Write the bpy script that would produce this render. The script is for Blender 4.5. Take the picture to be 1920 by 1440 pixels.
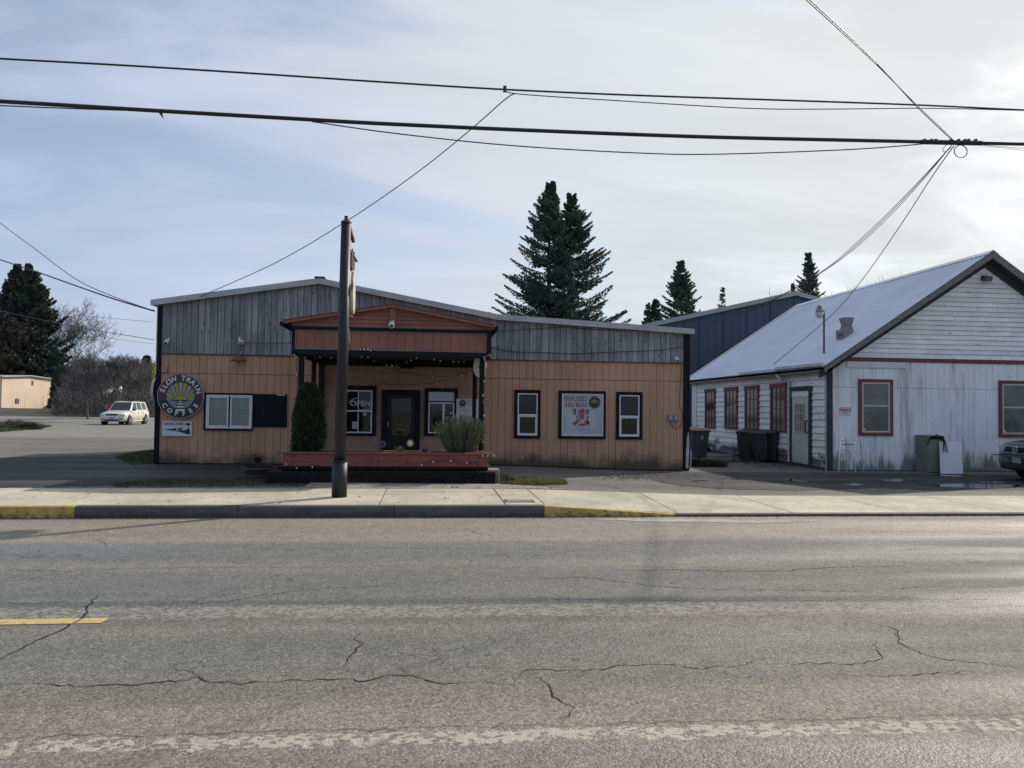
import bpy, bmesh, math, random
from mathutils import Vector, Matrix, Euler
for o in list(bpy.data.objects): bpy.data.objects.remove(o)
S = bpy.context.scene
COL = S.collection
R = math.radians
random.seed(7)
# ------------------------------------------------------------------ camera
EYE = 1.6; FPX = 1442.0; IW, IH = 1920.0, 1440.0
YAW, PITCH, ROLL = R(6.0), R(1.79), R(0.70)
fwd = Vector((math.sin(YAW)*math.cos(PITCH), math.cos(YAW)*math.cos(PITCH), math.sin(PITCH)))
_r0 = Vector((math.cos(YAW), -math.sin(YAW), 0)); _u0 = _r0.cross(fwd)
c_rt = _r0*math.cos(ROLL) + _u0*math.sin(ROLL)
c_up = -_r0*math.sin(ROLL) + _u0*math.cos(ROLL)
cam_d = bpy.data.cameras.new('camera'); cam = bpy.data.objects.new('camera', cam_d); COL.objects.link(cam)
m3 = Matrix((c_rt, c_up, -fwd)).transposed()
cam.matrix_world = Matrix.Translation((0, 0, EYE)) @ m3.to_4x4()
cam_d.sensor_fit = 'HORIZONTAL'; cam_d.sensor_width = 36.0; cam_d.lens = FPX/IW*36.0
cam_d.clip_start = 0.05; cam_d.clip_end = 6000
S.camera = cam
S.render.resolution_x = 1024; S.render.resolution_y = 768
# ------------------------------------------------------------------ light
SUN_AZ, SUN_EL = R(51.4), R(35.0)      # azimuth from +Y towards +X
sun_v = Vector((math.sin(SUN_AZ)*math.cos(SUN_EL), math.cos(SUN_AZ)*math.cos(SUN_EL), math.sin(SUN_EL)))
sd = bpy.data.lights.new('sun', 'SUN'); sd.energy = 2.6; sd.angle = R(0.9); sd.color = (1.0, 0.93, 0.82)
so = bpy.data.objects.new('sun', sd); COL.objects.link(so); so.location = (40, 40, 60)
so.rotation_mode = 'QUATERNION'; so.rotation_quaternion = sun_v.to_track_quat('Z', 'Y')
S.view_settings.view_transform = 'Standard'; S.view_settings.look = 'None'
S.view_settings.exposure = 0.7; S.view_settings.gamma = 1.0; S.view_settings.use_curve_mapping = False

W = bpy.data.worlds.new('World'); S.world = W; W.use_nodes = True
nt = W.node_tree; nt.nodes.clear()
def wn(t, **k):
    n = nt.nodes.new(t)
    for a, b in k.items(): setattr(n, a, b)
    return n
def wl(a, b): nt.links.new(a, b)
sky = wn('ShaderNodeTexSky', sky_type='NISHITA', sun_disc=False, sun_elevation=SUN_EL, sun_rotation=SUN_AZ)
sky.altitude = 60; sky.air_density = 1.0; sky.dust_density = 1.5; sky.ozone_density = 1.2
bg1 = wn('ShaderNodeBackground'); bg1.inputs[1].default_value = 0.08
wl(sky.outputs[0], bg1.inputs[0])
tc = wn('ShaderNodeTexCoord')
sep = wn('ShaderNodeSeparateXYZ'); wl(tc.outputs['Generated'], sep.inputs[0])
# project the view direction on a high flat cloud deck
zc = wn('ShaderNodeMath', operation='MAXIMUM'); wl(sep.outputs[2], zc.inputs[0]); zc.inputs[1].default_value = 0.0
za = wn('ShaderNodeMath', operation='ADD'); wl(zc.outputs[0], za.inputs[0]); za.inputs[1].default_value = 0.22
dx = wn('ShaderNodeMath', operation='DIVIDE'); wl(sep.outputs[0], dx.inputs[0]); wl(za.outputs[0], dx.inputs[1])
dy = wn('ShaderNodeMath', operation='DIVIDE'); wl(sep.outputs[1], dy.inputs[0]); wl(za.outputs[0], dy.inputs[1])
cb = wn('ShaderNodeCombineXYZ'); wl(dx.outputs[0], cb.inputs[0]); wl(dy.outputs[0], cb.inputs[1])
mp = wn('ShaderNodeMapping'); mp.inputs['Rotation'].default_value = (0, 0, R(-62)); mp.inputs['Scale'].default_value = (0.8, 2.1, 1)
mp.inputs['Location'].default_value = (3.3, 1.2, 0)
wl(cb.outputs[0], mp.inputs[0])
n1 = wn('ShaderNodeTexNoise'); n1.inputs['Scale'].default_value = 1.0; n1.inputs['Detail'].default_value = 7; n1.inputs['Roughness'].default_value = 0.55; n1.inputs['Distortion'].default_value = 0.9
wl(mp.outputs[0], n1.inputs[0])
# thicker veil towards the sun
dot = wn('ShaderNodeVectorMath', operation='DOT_PRODUCT'); wl(tc.outputs['Generated'], dot.inputs[0]); dot.inputs[1].default_value = sun_v
g1 = wn('ShaderNodeMapRange'); g1.inputs[1].default_value = 0.1; g1.inputs[2].default_value = 0.85; g1.inputs[3].default_value = -0.02; g1.inputs[4].default_value = 0.09; wl(dot.outputs['Value'], g1.inputs[0])
ad = wn('ShaderNodeMath', operation='ADD'); wl(n1.outputs[0], ad.inputs[0]); wl(g1.outputs[0], ad.inputs[1])
cr = wn('ShaderNodeMapRange', interpolation_type='SMOOTHSTEP'); cr.inputs[1].default_value = 0.34; cr.inputs[2].default_value = 0.66; cr.inputs[3].default_value = 0.36; cr.inputs[4].default_value = 0.98
wl(ad.outputs[0], cr.inputs[0])
# thin cloud scatters more light forwards
g2 = wn('ShaderNodeMapRange'); g2.inputs[1].default_value = 0.2; g2.inputs[2].default_value = 1.0; g2.inputs[3].default_value = 1.0; g2.inputs[4].default_value = 1.0; wl(dot.outputs['Value'], g2.inputs[0])
cmix = wn('ShaderNodeValToRGB'); ce = cmix.color_ramp.elements; ce[0].position = 0.0; ce[0].color = (0.27, 0.335, 0.49, 1); ce[1].position = 1.0; ce[1].color = (0.485, 0.50, 0.50, 1)
ce2 = ce.new(0.55); ce2.color = (0.37, 0.415, 0.50, 1)
gr1 = wn('ShaderNodeMapRange'); gr1.inputs[1].default_value = 0.05; gr1.inputs[2].default_value = 0.9; wl(dot.outputs['Value'], gr1.inputs[0]); wl(gr1.outputs[0], cmix.inputs[0])
mp2 = wn('ShaderNodeMapping'); mp2.inputs['Rotation'].default_value = (0, 0, R(-50)); mp2.inputs['Scale'].default_value = (1.1, 3.0, 1); wl(cb.outputs[0], mp2.inputs[0])
n2 = wn('ShaderNodeTexNoise'); n2.inputs['Scale'].default_value = 1.0; n2.inputs['Detail'].default_value = 6; n2.inputs['Roughness'].default_value = 0.5; n2.inputs['Distortion'].default_value = 0.7; wl(mp2.outputs[0], n2.inputs[0])
g2 = wn('ShaderNodeMapRange'); g2.inputs[1].default_value = 0.3; g2.inputs[2].default_value = 0.7; g2.inputs[3].default_value = 0.93; g2.inputs[4].default_value = 1.06; wl(n2.outputs[0], g2.inputs[0])
bg2 = wn('ShaderNodeBackground'); wl(cmix.outputs[0], bg2.inputs[0]); wl(g2.outputs[0], bg2.inputs[1])
ms = wn('ShaderNodeMixShader'); wl(cr.outputs[0], ms.inputs[0]); wl(bg1.outputs[0], ms.inputs[1]); wl(bg2.outputs[0], ms.inputs[2])
wo = wn('ShaderNodeOutputWorld'); wl(ms.outputs[0], wo.inputs[0])

# ------------------------------------------------------------------ measuring: where a sight line meets a real plane
def ray(px, py): return fwd + c_rt*((px-IW/2)/FPX) - c_up*((py-IH/2)/FPX)
CP = Vector((0, 0, EYE))
def onY(px, py, y): d = ray(px, py); return CP + d*(y/d.y)
def onX(px, py, x): d = ray(px, py); return CP + d*(x/d.x)
def onZ(px, py, z): d = ray(px, py); return CP + d*((z-EYE)/d.z)
def rectY(x0, y0, x1, y1, y):
    a = onY(x0, (y0+y1)/2, y).x; b = onY(x1, (y0+y1)/2, y).x
    t = onY((x0+x1)/2, y0, y).z; u = onY((x0+x1)/2, y1, y).z
    return a, b, u, t
def rectX(x0, y0, x1, y1, x):      # returns ynear, yfar, z0, z1
    a = onX(x0, (y0+y1)/2, x).y; b = onX(x1, (y0+y1)/2, x).y
    t = onX((x0+x1)/2, y0, x).z; u = onX((x0+x1)/2, y1, x).z
    return min(a, b), max(a, b), u, t

# ------------------------------------------------------------------ materials
MATS = {}
def mat(name, col, rough=0.7, metal=0.0, spec=0.5, noise=None, rnd=0.0, bump=None, stain=None, stain2=None, coat=0.0, knots=False, emit=None):
    """noise=(scale xyz tuple or float, amount[, detail]); stain=dict(col, z0, z1, scale, amt) ; rnd = per-object brightness spread"""
    if name in MATS: return MATS[name]
    m = bpy.data.materials.new(name); MATS[name] = m; m.use_nodes = True
    t = m.node_tree; b = t.nodes['Principled BSDF']
    b.inputs['Roughness'].default_value = rough; b.inputs['Metallic'].default_value = metal
    b.inputs['Specular IOR Level'].default_value = spec; b.inputs['Coat Weight'].default_value = coat
    if emit:
        b.inputs['Emission Color'].default_value = (*emit[0], 1); b.inputs['Emission Strength'].default_value = emit[1]
    N = lambda ty, **k: (lambda n: [setattr(n, a, v) for a, v in k.items()] and n or n)(t.nodes.new(ty))
    L = t.links.new
    rgb = N('ShaderNodeRGB'); rgb.outputs[0].default_value = (*col, 1); cur = rgb.outputs[0]
    geo = N('ShaderNodeNewGeometry'); pos = geo.outputs['Position']
    def nz(scale, detail=4, rough_=0.6, off=0.0):
        mp = N('ShaderNodeMapping'); L(pos, mp.inputs[0])
        sc = scale if isinstance(scale, tuple) else (scale,)*3
        mp.inputs['Scale'].default_value = sc; mp.inputs['Location'].default_value = (off, off*1.7, off*.6)
        n = N('ShaderNodeTexNoise'); n.inputs['Scale'].default_value = 1.0; n.inputs['Detail'].default_value = detail; n.inputs['Roughness'].default_value = rough_
        L(mp.outputs[0], n.inputs[0]); return n.outputs[0]
    def mulby(cur, fac_socket, lo, hi, a=0.3, bb=0.7):
        mr = N('ShaderNodeMapRange'); mr.inputs[1].default_value = a; mr.inputs[2].default_value = bb
        mr.inputs[3].default_value = lo; mr.inputs[4].default_value = hi; L(fac_socket, mr.inputs[0])
        mx = N('ShaderNodeMix', data_type='RGBA', blend_type='MULTIPLY'); mx.inputs[0].default_value = 1.0
        L(cur, mx.inputs[6]); L(mr.outputs[0], mx.inputs[7]); return mx.outputs[2]
    if noise:
        for i, nn in enumerate(noise if isinstance(noise, list) else [noise]):
            cur = mulby(cur, nz(nn[0], nn[2] if len(nn) > 2 else 4, off=i*3.1), 1-nn[1], 1+nn[1])
    if rnd:
        oi = N('ShaderNodeObjectInfo'); cur = mulby(cur, oi.outputs['Random'], 1-rnd, 1+rnd, 0, 1)
    if knots:
        v = N('ShaderNodeTexVoronoi'); mp = N('ShaderNodeMapping'); mp.inputs['Scale'].default_value = (9, 9, 3.2); L(pos, mp.inputs[0]); L(mp.outputs[0], v.inputs[0]); v.inputs['Scale'].default_value = 1
        mr = N('ShaderNodeMapRange'); mr.inputs[1].default_value = 0.09; mr.inputs[2].default_value = 0.2; mr.inputs[3].default_value = 0.35; mr.inputs[4].default_value = 1.0; L(v.outputs['Distance'], mr.inputs[0])
        mx = N('ShaderNodeMix', data_type='RGBA', blend_type='MULTIPLY'); mx.inputs[0].default_value = 1.0; L(cur, mx.inputs[6]); L(mr.outputs[0], mx.inputs[7]); cur = mx.outputs[2]
    for st in (stain, stain2):
        if not st: continue
        sp = N('ShaderNodeSeparateXYZ'); L(pos, sp.inputs[0])
        zr = N('ShaderNodeMapRange'); zr.inputs[1].default_value = st['z0']; zr.inputs[2].default_value = st['z1']; zr.inputs[3].default_value = st.get('hi', 0.35); zr.inputs[4].default_value = st.get('lo', -0.45); L(sp.outputs[2], zr.inputs[0])
        a = N('ShaderNodeMath', operation='ADD'); L(nz(st['scale'], 6, 0.65, 5.0 if st is stain else 9.0), a.inputs[0]); L(zr.outputs[0], a.inputs[1])
        mr = N('ShaderNodeMapRange'); mr.inputs[1].default_value = st.get('t0', 0.5); mr.inputs[2].default_value = st.get('t1', 0.72); mr.inputs[3].default_value = 0; mr.inputs[4].default_value = st['amt']; L(a.outputs[0], mr.inputs[0])
        mx = N('ShaderNodeMix', data_type='RGBA'); L(mr.outputs[0], mx.inputs[0]); L(cur, mx.inputs[6]); mx.inputs[7].default_value = (*st['col'], 1); cur = mx.outputs[2]
    L(cur, b.inputs['Base Color'])
    if bump:
        bp = N('ShaderNodeBump'); bp.inputs['Strength'].default_value = bump[1]; bp.inputs['Distance'].default_value = bump[2] if len(bump) > 2 else 0.01
        L(nz(bump[0], 3), bp.inputs['Height']); L(bp.outputs[0], b.inputs['Normal'])
    return m

# ------------------------------------------------------------------ objects
def props(o, label=None, cat=None, group=None, kind=None):
    if label: o['label'] = label
    if cat: o['category'] = cat
    if group: o['group'] = group
    if kind: o['kind'] = kind
    return o
def empty(name, loc, label, cat, group=None, rz=0.0):
    o = bpy.data.objects.new(name, None); COL.objects.link(o); o.location = loc; o.rotation_euler = (0, 0, rz); o.empty_display_size = 0.2
    o['_l'] = 1; del o['_l']
    return props(o, label, cat, group)
def wmat(o):
    m = Matrix.LocRotScale(o.location, o.rotation_euler, o.scale)
    return m if o.parent is None else wmat(o.parent) @ o.matrix_parent_inverse @ m
class MB:
    def __init__(s): s.v = []; s.f = []; s.smooth = False
    def add(s, vs, fs):
        n = len(s.v); s.v += [tuple(v) for v in vs]; s.f += [tuple(i+n for i in f) for f in fs]; return s
    def box(s, x0, x1, y0, y1, z0, z1):
        return s.add([(x0,y0,z0),(x1,y0,z0),(x1,y1,z0),(x0,y1,z0),(x0,y0,z1),(x1,y0,z1),(x1,y1,z1),(x0,y1,z1)],
                     [(0,3,2,1),(4,5,6,7),(0,1,5,4),(1,2,6,5),(2,3,7,6),(3,0,4,7)])
    def obox(s, c, size, rot=(0,0,0)):
        m = Matrix.Translation(c) @ Euler(rot).to_matrix().to_4x4(); a, b, d = [q/2 for q in size]
        vs = [m @ Vector(p) for p in ((-a,-b,-d),(a,-b,-d),(a,b,-d),(-a,b,-d),(-a,-b,d),(a,-b,d),(a,b,d),(-a,b,d))]
        return s.add(vs, [(0,3,2,1),(4,5,6,7),(0,1,5,4),(1,2,6,5),(2,3,7,6),(3,0,4,7)])
    def beam(s, a, b, w, h, up=Vector((0,0,1))):
        a = Vector(a); b = Vector(b); d = (b-a).normalized(); sd_ = d.cross(up)
        if sd_.length < 1e-4: sd_ = d.cross(Vector((1,0,0)))
        sd_.normalize(); u = sd_.cross(d)
        vs = [p + sd_*(w/2*i) + u*(h/2*j) for p in (a, b) for i, j in ((-1,-1),(1,-1),(1,1),(-1,1))]
        return s.add(vs, [(3,2,1,0),(4,5,6,7),(0,1,5,4),(1,2,6,5),(2,3,7,6),(3,0,4,7)])
    def prism(s, poly, y0, y1, axis='y'):
        """poly of (u,v) ccw seen from -axis; axis y: (x,z); x: (y,z); z: (x,y)"""
        n = len(poly)
        mk = {'y': lambda p, t: (p[0], t, p[1]), 'x': lambda p, t: (t, p[0], p[1]), 'z': lambda p, t: (p[0], p[1], t)}[axis]
        vs = [mk(p, y0) for p in poly] + [mk(p, y1) for p in poly]
        fs = [tuple(range(n)), tuple(range(2*n-1, n-1, -1))] + [(i, i+n, (i+1) % n + n, (i+1) % n) for i in range(n)]
        return s.add(vs, fs)
    def tube(s, pts, r, n=6, cap=True, r_end=None):
        pts = [Vector(p) for p in pts]; k = len(pts); base = len(s.v); rs = []
        for i in range(k):
            if isinstance(r, (list, tuple)): rs.append(r[i])
            else: rs.append(r if r_end is None else r+(r_end-r)*i/(k-1))
        prev = None
        for i, p in enumerate(pts):
            d = (pts[min(i+1, k-1)] - pts[max(i-1, 0)]).normalized()
            if prev is None:
                a = d.cross(Vector((0,0,1)));
                if a.length < 1e-3: a = d.cross(Vector((1,0,0)))
            else: a = prev - d*prev.dot(d)
            a.normalize(); b = d.cross(a); prev = a
            for j in range(n):
                t = 2*math.pi*j/n; q = p + (a*math.cos(t)+b*math.sin(t))*rs[i]; s.v.append(tuple(q))
        for i in range(k-1):
            for j in range(n):
                s.f.append((base+i*n+j, base+i*n+(j+1) % n, base+(i+1)*n+(j+1) % n, base+(i+1)*n+j))
        if cap:
            s.f.append(tuple(base+j for j in range(n-1, -1, -1))); s.f.append(tuple(base+(k-1)*n+j for j in range(n)))
        return s
    def lathe(s, prof, n=16, c=(0,0,0), m=None):
        base = len(s.v); m = m or Matrix.Translation(c)
        for r, z in prof:
            for j in range(n):
                t = 2*math.pi*j/n; s.v.append(tuple(m @ Vector((r*math.cos(t), r*math.sin(t), z))))
        for i in range(len(prof)-1):
            for j in range(n):
                s.f.append((base+i*n+j, base+i*n+(j+1) % n, base+(i+1)*n+(j+1) % n, base+(i+1)*n+j))
        if prof[0][0] > 1e-4: s.f.append(tuple(base+j for j in range(n-1, -1, -1)))
        if prof[-1][0] > 1e-4: s.f.append(tuple(base+(len(prof)-1)*n+j for j in range(n)))
        return s
    def frame(s, x0, x1, z0, z1, w, y0, y1):     # rectangular ring in the XZ plane
        s.box(x0, x1, y0, y1, z0, z0+w); s.box(x0, x1, y0, y1, z1-w, z1)
        s.box(x0, x0+w, y0, y1, z0+w, z1-w); s.box(x1-w, x1, y0, y1, z0+w, z1-w); return s
    def mesh(s, name):
        me = bpy.data.meshes.new(name); me.from_pydata(s.v, [], s.f); me.validate(); me.update()
        if s.smooth:
            me.polygons.foreach_set('use_smooth', [True]*len(me.polygons))
        return me
    def build(s, name, material, parent=None, bevel=0, local=False):
        me = s.mesh(name); me.materials.append(material)
        o = bpy.data.objects.new(name, me); COL.objects.link(o)
        if parent is not None:
            o.parent = parent
            if not local: o.matrix_parent_inverse = wmat(parent).inverted()
        if bevel:
            md = o.modifiers.new('bevel', 'BEVEL'); md.width = bevel; md.segments = 2; md.limit_method = 'ANGLE'
        return o
def piece(name, me, loc, parent, scale=(1,1,1), rot=(0,0,0)):
    o = bpy.data.objects.new(name, me); COL.objects.link(o); o.parent = parent
    o.matrix_parent_inverse = wmat(parent).inverted(); o.location = loc; o.scale = scale; o.rotation_euler = rot
    return o
def boxmesh(name, sx, sy, sz, material):
    m = MB().box(-sx/2, sx/2, -sy/2, sy/2, 0, sz).mesh(name); m.materials.append(material); return m
def copy_tree(o, parent=None):
    c = o.copy(); COL.objects.link(c)
    if parent is not None: c.parent = parent
    for ch in list(o.children): copy_tree(ch, c)
    return c
_tc = {}
def text_mesh(txt, size, material, bold=0.0, extrude=0.0):
    k = (txt, size, material.name, bold)
    if k in _tc: return _tc[k]
    cu = bpy.data.curves.new('lettering', 'FONT'); cu.body = txt; cu.size = size; cu.align_x = 'CENTER'; cu.align_y = 'CENTER'; cu.offset = bold; cu.extrude = extrude; cu.resolution_u = 3
    o = bpy.data.objects.new('lettering', cu); COL.objects.link(o)
    dg = bpy.context.evaluated_depsgraph_get(); dg.update()
    me = bpy.data.meshes.new_from_object(o.evaluated_get(dg)); bpy.data.objects.remove(o); bpy.data.curves.remove(cu)
    me.materials.clear(); me.materials.append(material); me.name = 'lettering'
    _tc[k] = me; return me
def letters(name, txt, x, y, z, size, material, parent, rot=0.0, bold=0.0, sx=1.0, facing='-y'):
    me = text_mesh(txt, size, material, bold)
    return piece(name, me, (x, y, z), parent, (sx, 1, 1), (math.pi/2, -rot, 0) if facing == '-y' else (math.pi/2, 0, facing))
def flat(name, polys, y, material, parent):   # thin print on a surface that faces -Y
    b = MB()
    for p in polys:
        n = len(p); b.add([(q[0], y, q[1]) for q in p], [tuple(range(n))])
    return b.build(name, material, parent)
def disc_poly(cx, cz, r, n=40, a0=0, a1=2*math.pi):
    return [(cx+r*math.cos(a0+(a1-a0)*i/n), cz+r*math.sin(a0+(a1-a0)*i/n)) for i in range(n if abs(a1-a0-2*math.pi) < 1e-6 else n+1)]
# ================================================================== GROUND
KY = 11.28                     # kerb face
def zg(x, y=15.0):             # the lot is a little lower towards the driveway on the right
    t = min(1, max(0, (x-1.5)/4.5)); t = t*t*(3-2*t)
    return 0.15 - 0.11*t
def node_mat(name):
    m = bpy.data.materials.new(name); MATS[name] = m; m.use_nodes = True; t = m.node_tree
    def N(ty, **k):
        n = t.nodes.new(ty)
        for a, v in k.items(): setattr(n, a, v)
        return n
    return m, t, t.nodes['Principled BSDF'], N, t.links.new
def asphalt_material(name, ramp=None, base=(0.1,0.1,0.097), amp=1.0, rough=0.62, chips=None, scale=1.0, big=0.25, wet=None, rvar=.16, spec=.4):
    m, t, b, N, L = node_mat(name)
    geo = N('ShaderNodeNewGeometry'); pos = geo.outputs['Position']
    sp = N('ShaderNodeSeparateXYZ'); L(pos, sp.inputs[0])
    def noise(sc, det=4, ro=0.6, stretch=(1,1,1), off=0):
        mp = N('ShaderNodeMapping'); mp.inputs['Scale'].default_value = tuple(sc*q for q in stretch); mp.inputs['Location'].default_value = (off, off*.7, 0); L(pos, mp.inputs[0])
        n = N('ShaderNodeTexNoise'); n.inputs['Scale'].default_value = 1; n.inputs['Detail'].default_value = det; n.inputs['Roughness'].default_value = ro; L(mp.outputs[0], n.inputs[0]); return n.outputs[0]
    def mr(sock, a, bb, lo, hi):
        q = N('ShaderNodeMapRange'); q.inputs[1].default_value = a; q.inputs[2].default_value = bb; q.inputs[3].default_value = lo; q.inputs[4].default_value = hi; L(sock, q.inputs[0]); return q.outputs[0]
    def mul(c, f):
        q = N('ShaderNodeMix', data_type='RGBA', blend_type='MULTIPLY'); q.inputs[0].default_value = 1; L(c, q.inputs[6]); L(f, q.inputs[7]); return q.outputs[2]
    def mth(op, a, bb):
        q = N('ShaderNodeMath', operation=op)
        for i, v in enumerate((a, bb)):
            if isinstance(v, (int, float)): q.inputs[i].default_value = v
            else: L(v, q.inputs[i])
        return q.outputs[0]
    if ramp:
        wob = mr(noise(0.8, 3, .5, (0.25, 1, 1)), 0, 1, -0.28, 0.28)
        yy = mth('DIVIDE', mth('ADD', sp.outputs[1], wob), 12.0)
        cr = N('ShaderNodeValToRGB'); L(yy, cr.inputs[0]); e = cr.color_ramp.elements
        while len(e) > 1: e.remove(e[0])
        e[0].position = ramp[0][0]/12; e[0].color = (*ramp[0][1], 1)
        for p, c in ramp[1:]:
            q = e.new(p/12); q.color = (*c, 1)
        cur = cr.outputs[0]
    else:
        rgb = N('ShaderNodeRGB'); rgb.outputs[0].default_value = (*base, 1); cur = rgb.outputs[0]
    cur = mul(cur, mr(noise(0.5, 5, .6, (.5, 1.4, 1), 4), .3, .7, 1-big, 1+big))
    cur = mul(cur, mr(noise(5, 4, .6, (1, 1, 1), 2), .3, .7, .88, 1.12))
    # aggregate: two sizes of stone chips in dark binder
    v = N('ShaderNodeTexVoronoi'); v.inputs['Scale'].default_value = 55*scale; L(pos, v.inputs[0])
    cur = mul(cur, mr(v.outputs['Color'], 0, 1, 1-.46*amp, 1+.42*amp))
    v2 = N('ShaderNodeTexVoronoi'); v2.inputs['Scale'].default_value = 125*scale; L(pos, v2.inputs[0])
    cur = mul(cur, mr(v2.outputs['Color'], 0, 1, 1-.5*amp, 1+.48*amp))
    hgt = mth('ADD', mr(v.outputs['Distance'], 0, .7, 1, 0), mr(v2.outputs['Distance'], 0, .7, .6, 0))
    if chips:
        for (yc, hw, col, th, xr) in chips:
            d = mth('ABSOLUTE', mth('SUBTRACT', mth('ADD', mth('SUBTRACT', sp.outputs[1], mth('MULTIPLY', sp.outputs[0], xr)), mr(noise(2.2, 3, .5, (.8, 1, 1), 11), 0, 1, -.05, .05)), yc), 0)
            inb = mr(d, hw*0.6, hw*1.2, 0.0, -.45)
            vch = N('ShaderNodeTexVoronoi'); vch.inputs['Scale'].default_value = 34 if yc < 5 else 30; vwp = N('ShaderNodeMapping'); vwp.inputs['Scale'].default_value = (.8, 1, 1); L(pos, vwp.inputs[0]); L(vwp.outputs[0], vch.inputs[0])
            f = mth('ADD', mth('ADD', mth('MULTIPLY', mr(vch.outputs['Color'], 0, 1, 0, 1), .55), mth('MULTIPLY', noise(7, 4, .6, (.6, 1, 1), yc), .45)), inb)
            f = mr(f, th, th+.06, 0, .80)
            q = N('ShaderNodeMix', data_type='RGBA'); L(f, q.inputs[0]); L(cur, q.inputs[6]); q.inputs[7].default_value = (*col, 1); cur = q.outputs[2]
    # hairline random cracks
    vc = N('ShaderNodeTexVoronoi', feature='DISTANCE_TO_EDGE'); mpc = N('ShaderNodeMapping'); mpc.inputs['Scale'].default_value = (.22, .55, .5)
    wv = N('ShaderNodeVectorMath', operation='ADD'); nn = N('ShaderNodeTexNoise'); nn.inputs['Scale'].default_value = 3.2; nn.inputs['Detail'].default_value = 5; L(pos, nn.inputs[0])
    sc_ = N('ShaderNodeVectorMath', operation='SCALE'); sc_.inputs['Scale'].default_value = .9; L(nn.outputs['Color'], sc_.inputs[0]); L(pos, wv.inputs[0]); L(sc_.outputs[0], wv.inputs[1]); L(wv.outputs[0], mpc.inputs[0]); L(mpc.outputs[0], vc.inputs[0]); vc.inputs['Scale'].default_value = 1
    ck = mth('MULTIPLY', mr(vc.outputs['Distance'], .0015, .006, 1, 0), mr(noise(.9, 2, .5, (1, 1, 1), 7), .5, .6, 0, 1))
    cur = mul(cur, mr(ck, 0, 1, 1, .45))
    hc = N('ShaderNodeMix', data_type='RGBA'); hc.inputs[0].default_value = 1; hc.clamp_result = True; hc.blend_type = 'DARKEN'; L(cur, hc.inputs[6]); hc.inputs[7].default_value = (.6,.6,.6,1); cur = hc.outputs[2]
    L(cur, b.inputs['Base Color'])
    rr = mr(noise(0.45, 3, .5, (.35, 2.6, 1), 9), .38, .62, rough-rvar, rough+rvar)
    L(rr, b.inputs['Roughness']); b.inputs['Specular IOR Level'].default_value = spec
    bp = N('ShaderNodeBump'); bp.inputs['Strength'].default_value = .55*amp; bp.inputs['Distance'].default_value = .006; L(hgt, bp.inputs['Height']); L(bp.outputs[0], b.inputs['Normal'])
    return m
g = 1.46
T_ = lambda *c: tuple(q*g*k_ for q, k_ in zip(c, (1.06, 1.03, .955)))
road_m = asphalt_material('road_asphalt', ramp=[(0, T_(.105,.098,.088)), (3.3, T_(.108,.10,.09)), (3.85, T_(.135,.118,.10)), (4.2, T_(.128,.115,.098)), (4.55, T_(.10,.098,.091)),
    (5.25, T_(.092,.092,.088)), (5.75, T_(.118,.11,.098)), (6.15, T_(.098,.096,.09)), (6.9, T_(.083,.084,.082)), (7.5, T_(.088,.088,.085)), (8.0, T_(.125,.12,.105)), (8.35, T_(.095,.096,.094)), (9.15, T_(.095,.097,.096)), (9.4, T_(.15,.132,.112)), (11.3, T_(.145,.128,.11))],
    amp=.98, rough=.70, big=.14, chips=[(3.795, .095, (.43, .40, .31), .47, -.022), (6.125, .25, (.27, .245, .20), .49, -.036)])
lot_m = asphalt_material('lot_asphalt', base=(.15,.143,.125), amp=.6, rough=.9, big=.22, rvar=.05, spec=.2)
damp_shade_m = asphalt_material('damp_shade_asphalt', base=(.055,.053,.049), amp=.6, rough=.8, rvar=.08, spec=.15, big=.45)  # darkened asphalt: building shade put into the colour, plus damp on the yard
farlot_m = asphalt_material('far_lot_asphalt', base=(.19,.182,.158), amp=.3, rough=.85, rvar=.04, big=.18, scale=.4)
earth_m = mat('earth', (.21,.19,.12), .95, noise=[(.35,.35),(6,.3)])
def sheet(name, x0, x1, y0, y1, zf, material, nx=2, ny=2, kind='structure'):
    b = MB(); b.smooth = True
    for j in range(ny+1):
        for i in range(nx+1):
            x = x0+(x1-x0)*i/nx; y = y0+(y1-y0)*j/ny; b.v.append((x, y, zf(x, y)))
    for j in range(ny):
        for i in range(nx):
            a = j*(nx+1)+i; b.f.append((a, a+1, a+nx+2, a+nx+1))
    o = b.build(name, material); props(o, kind=kind); return o
sheet('ground', -900, 900, -300, 1800, lambda x, y: -0.12, earth_m)
road = sheet('road', -70, 70, -1.2, KY+.3, lambda x, y: 0.0, road_m, 28, 4)
rs = random.Random(5)
def lotz(x, y):
    return zg(x) - .012
lot = sheet('parking_lot', -40, 30, 13.55, 34, lotz, lot_m, 560, 8)
sheet('far_lot', -140, 60, 34, 150, lambda x, y: .13, farlot_m, 2, 2)
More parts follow.
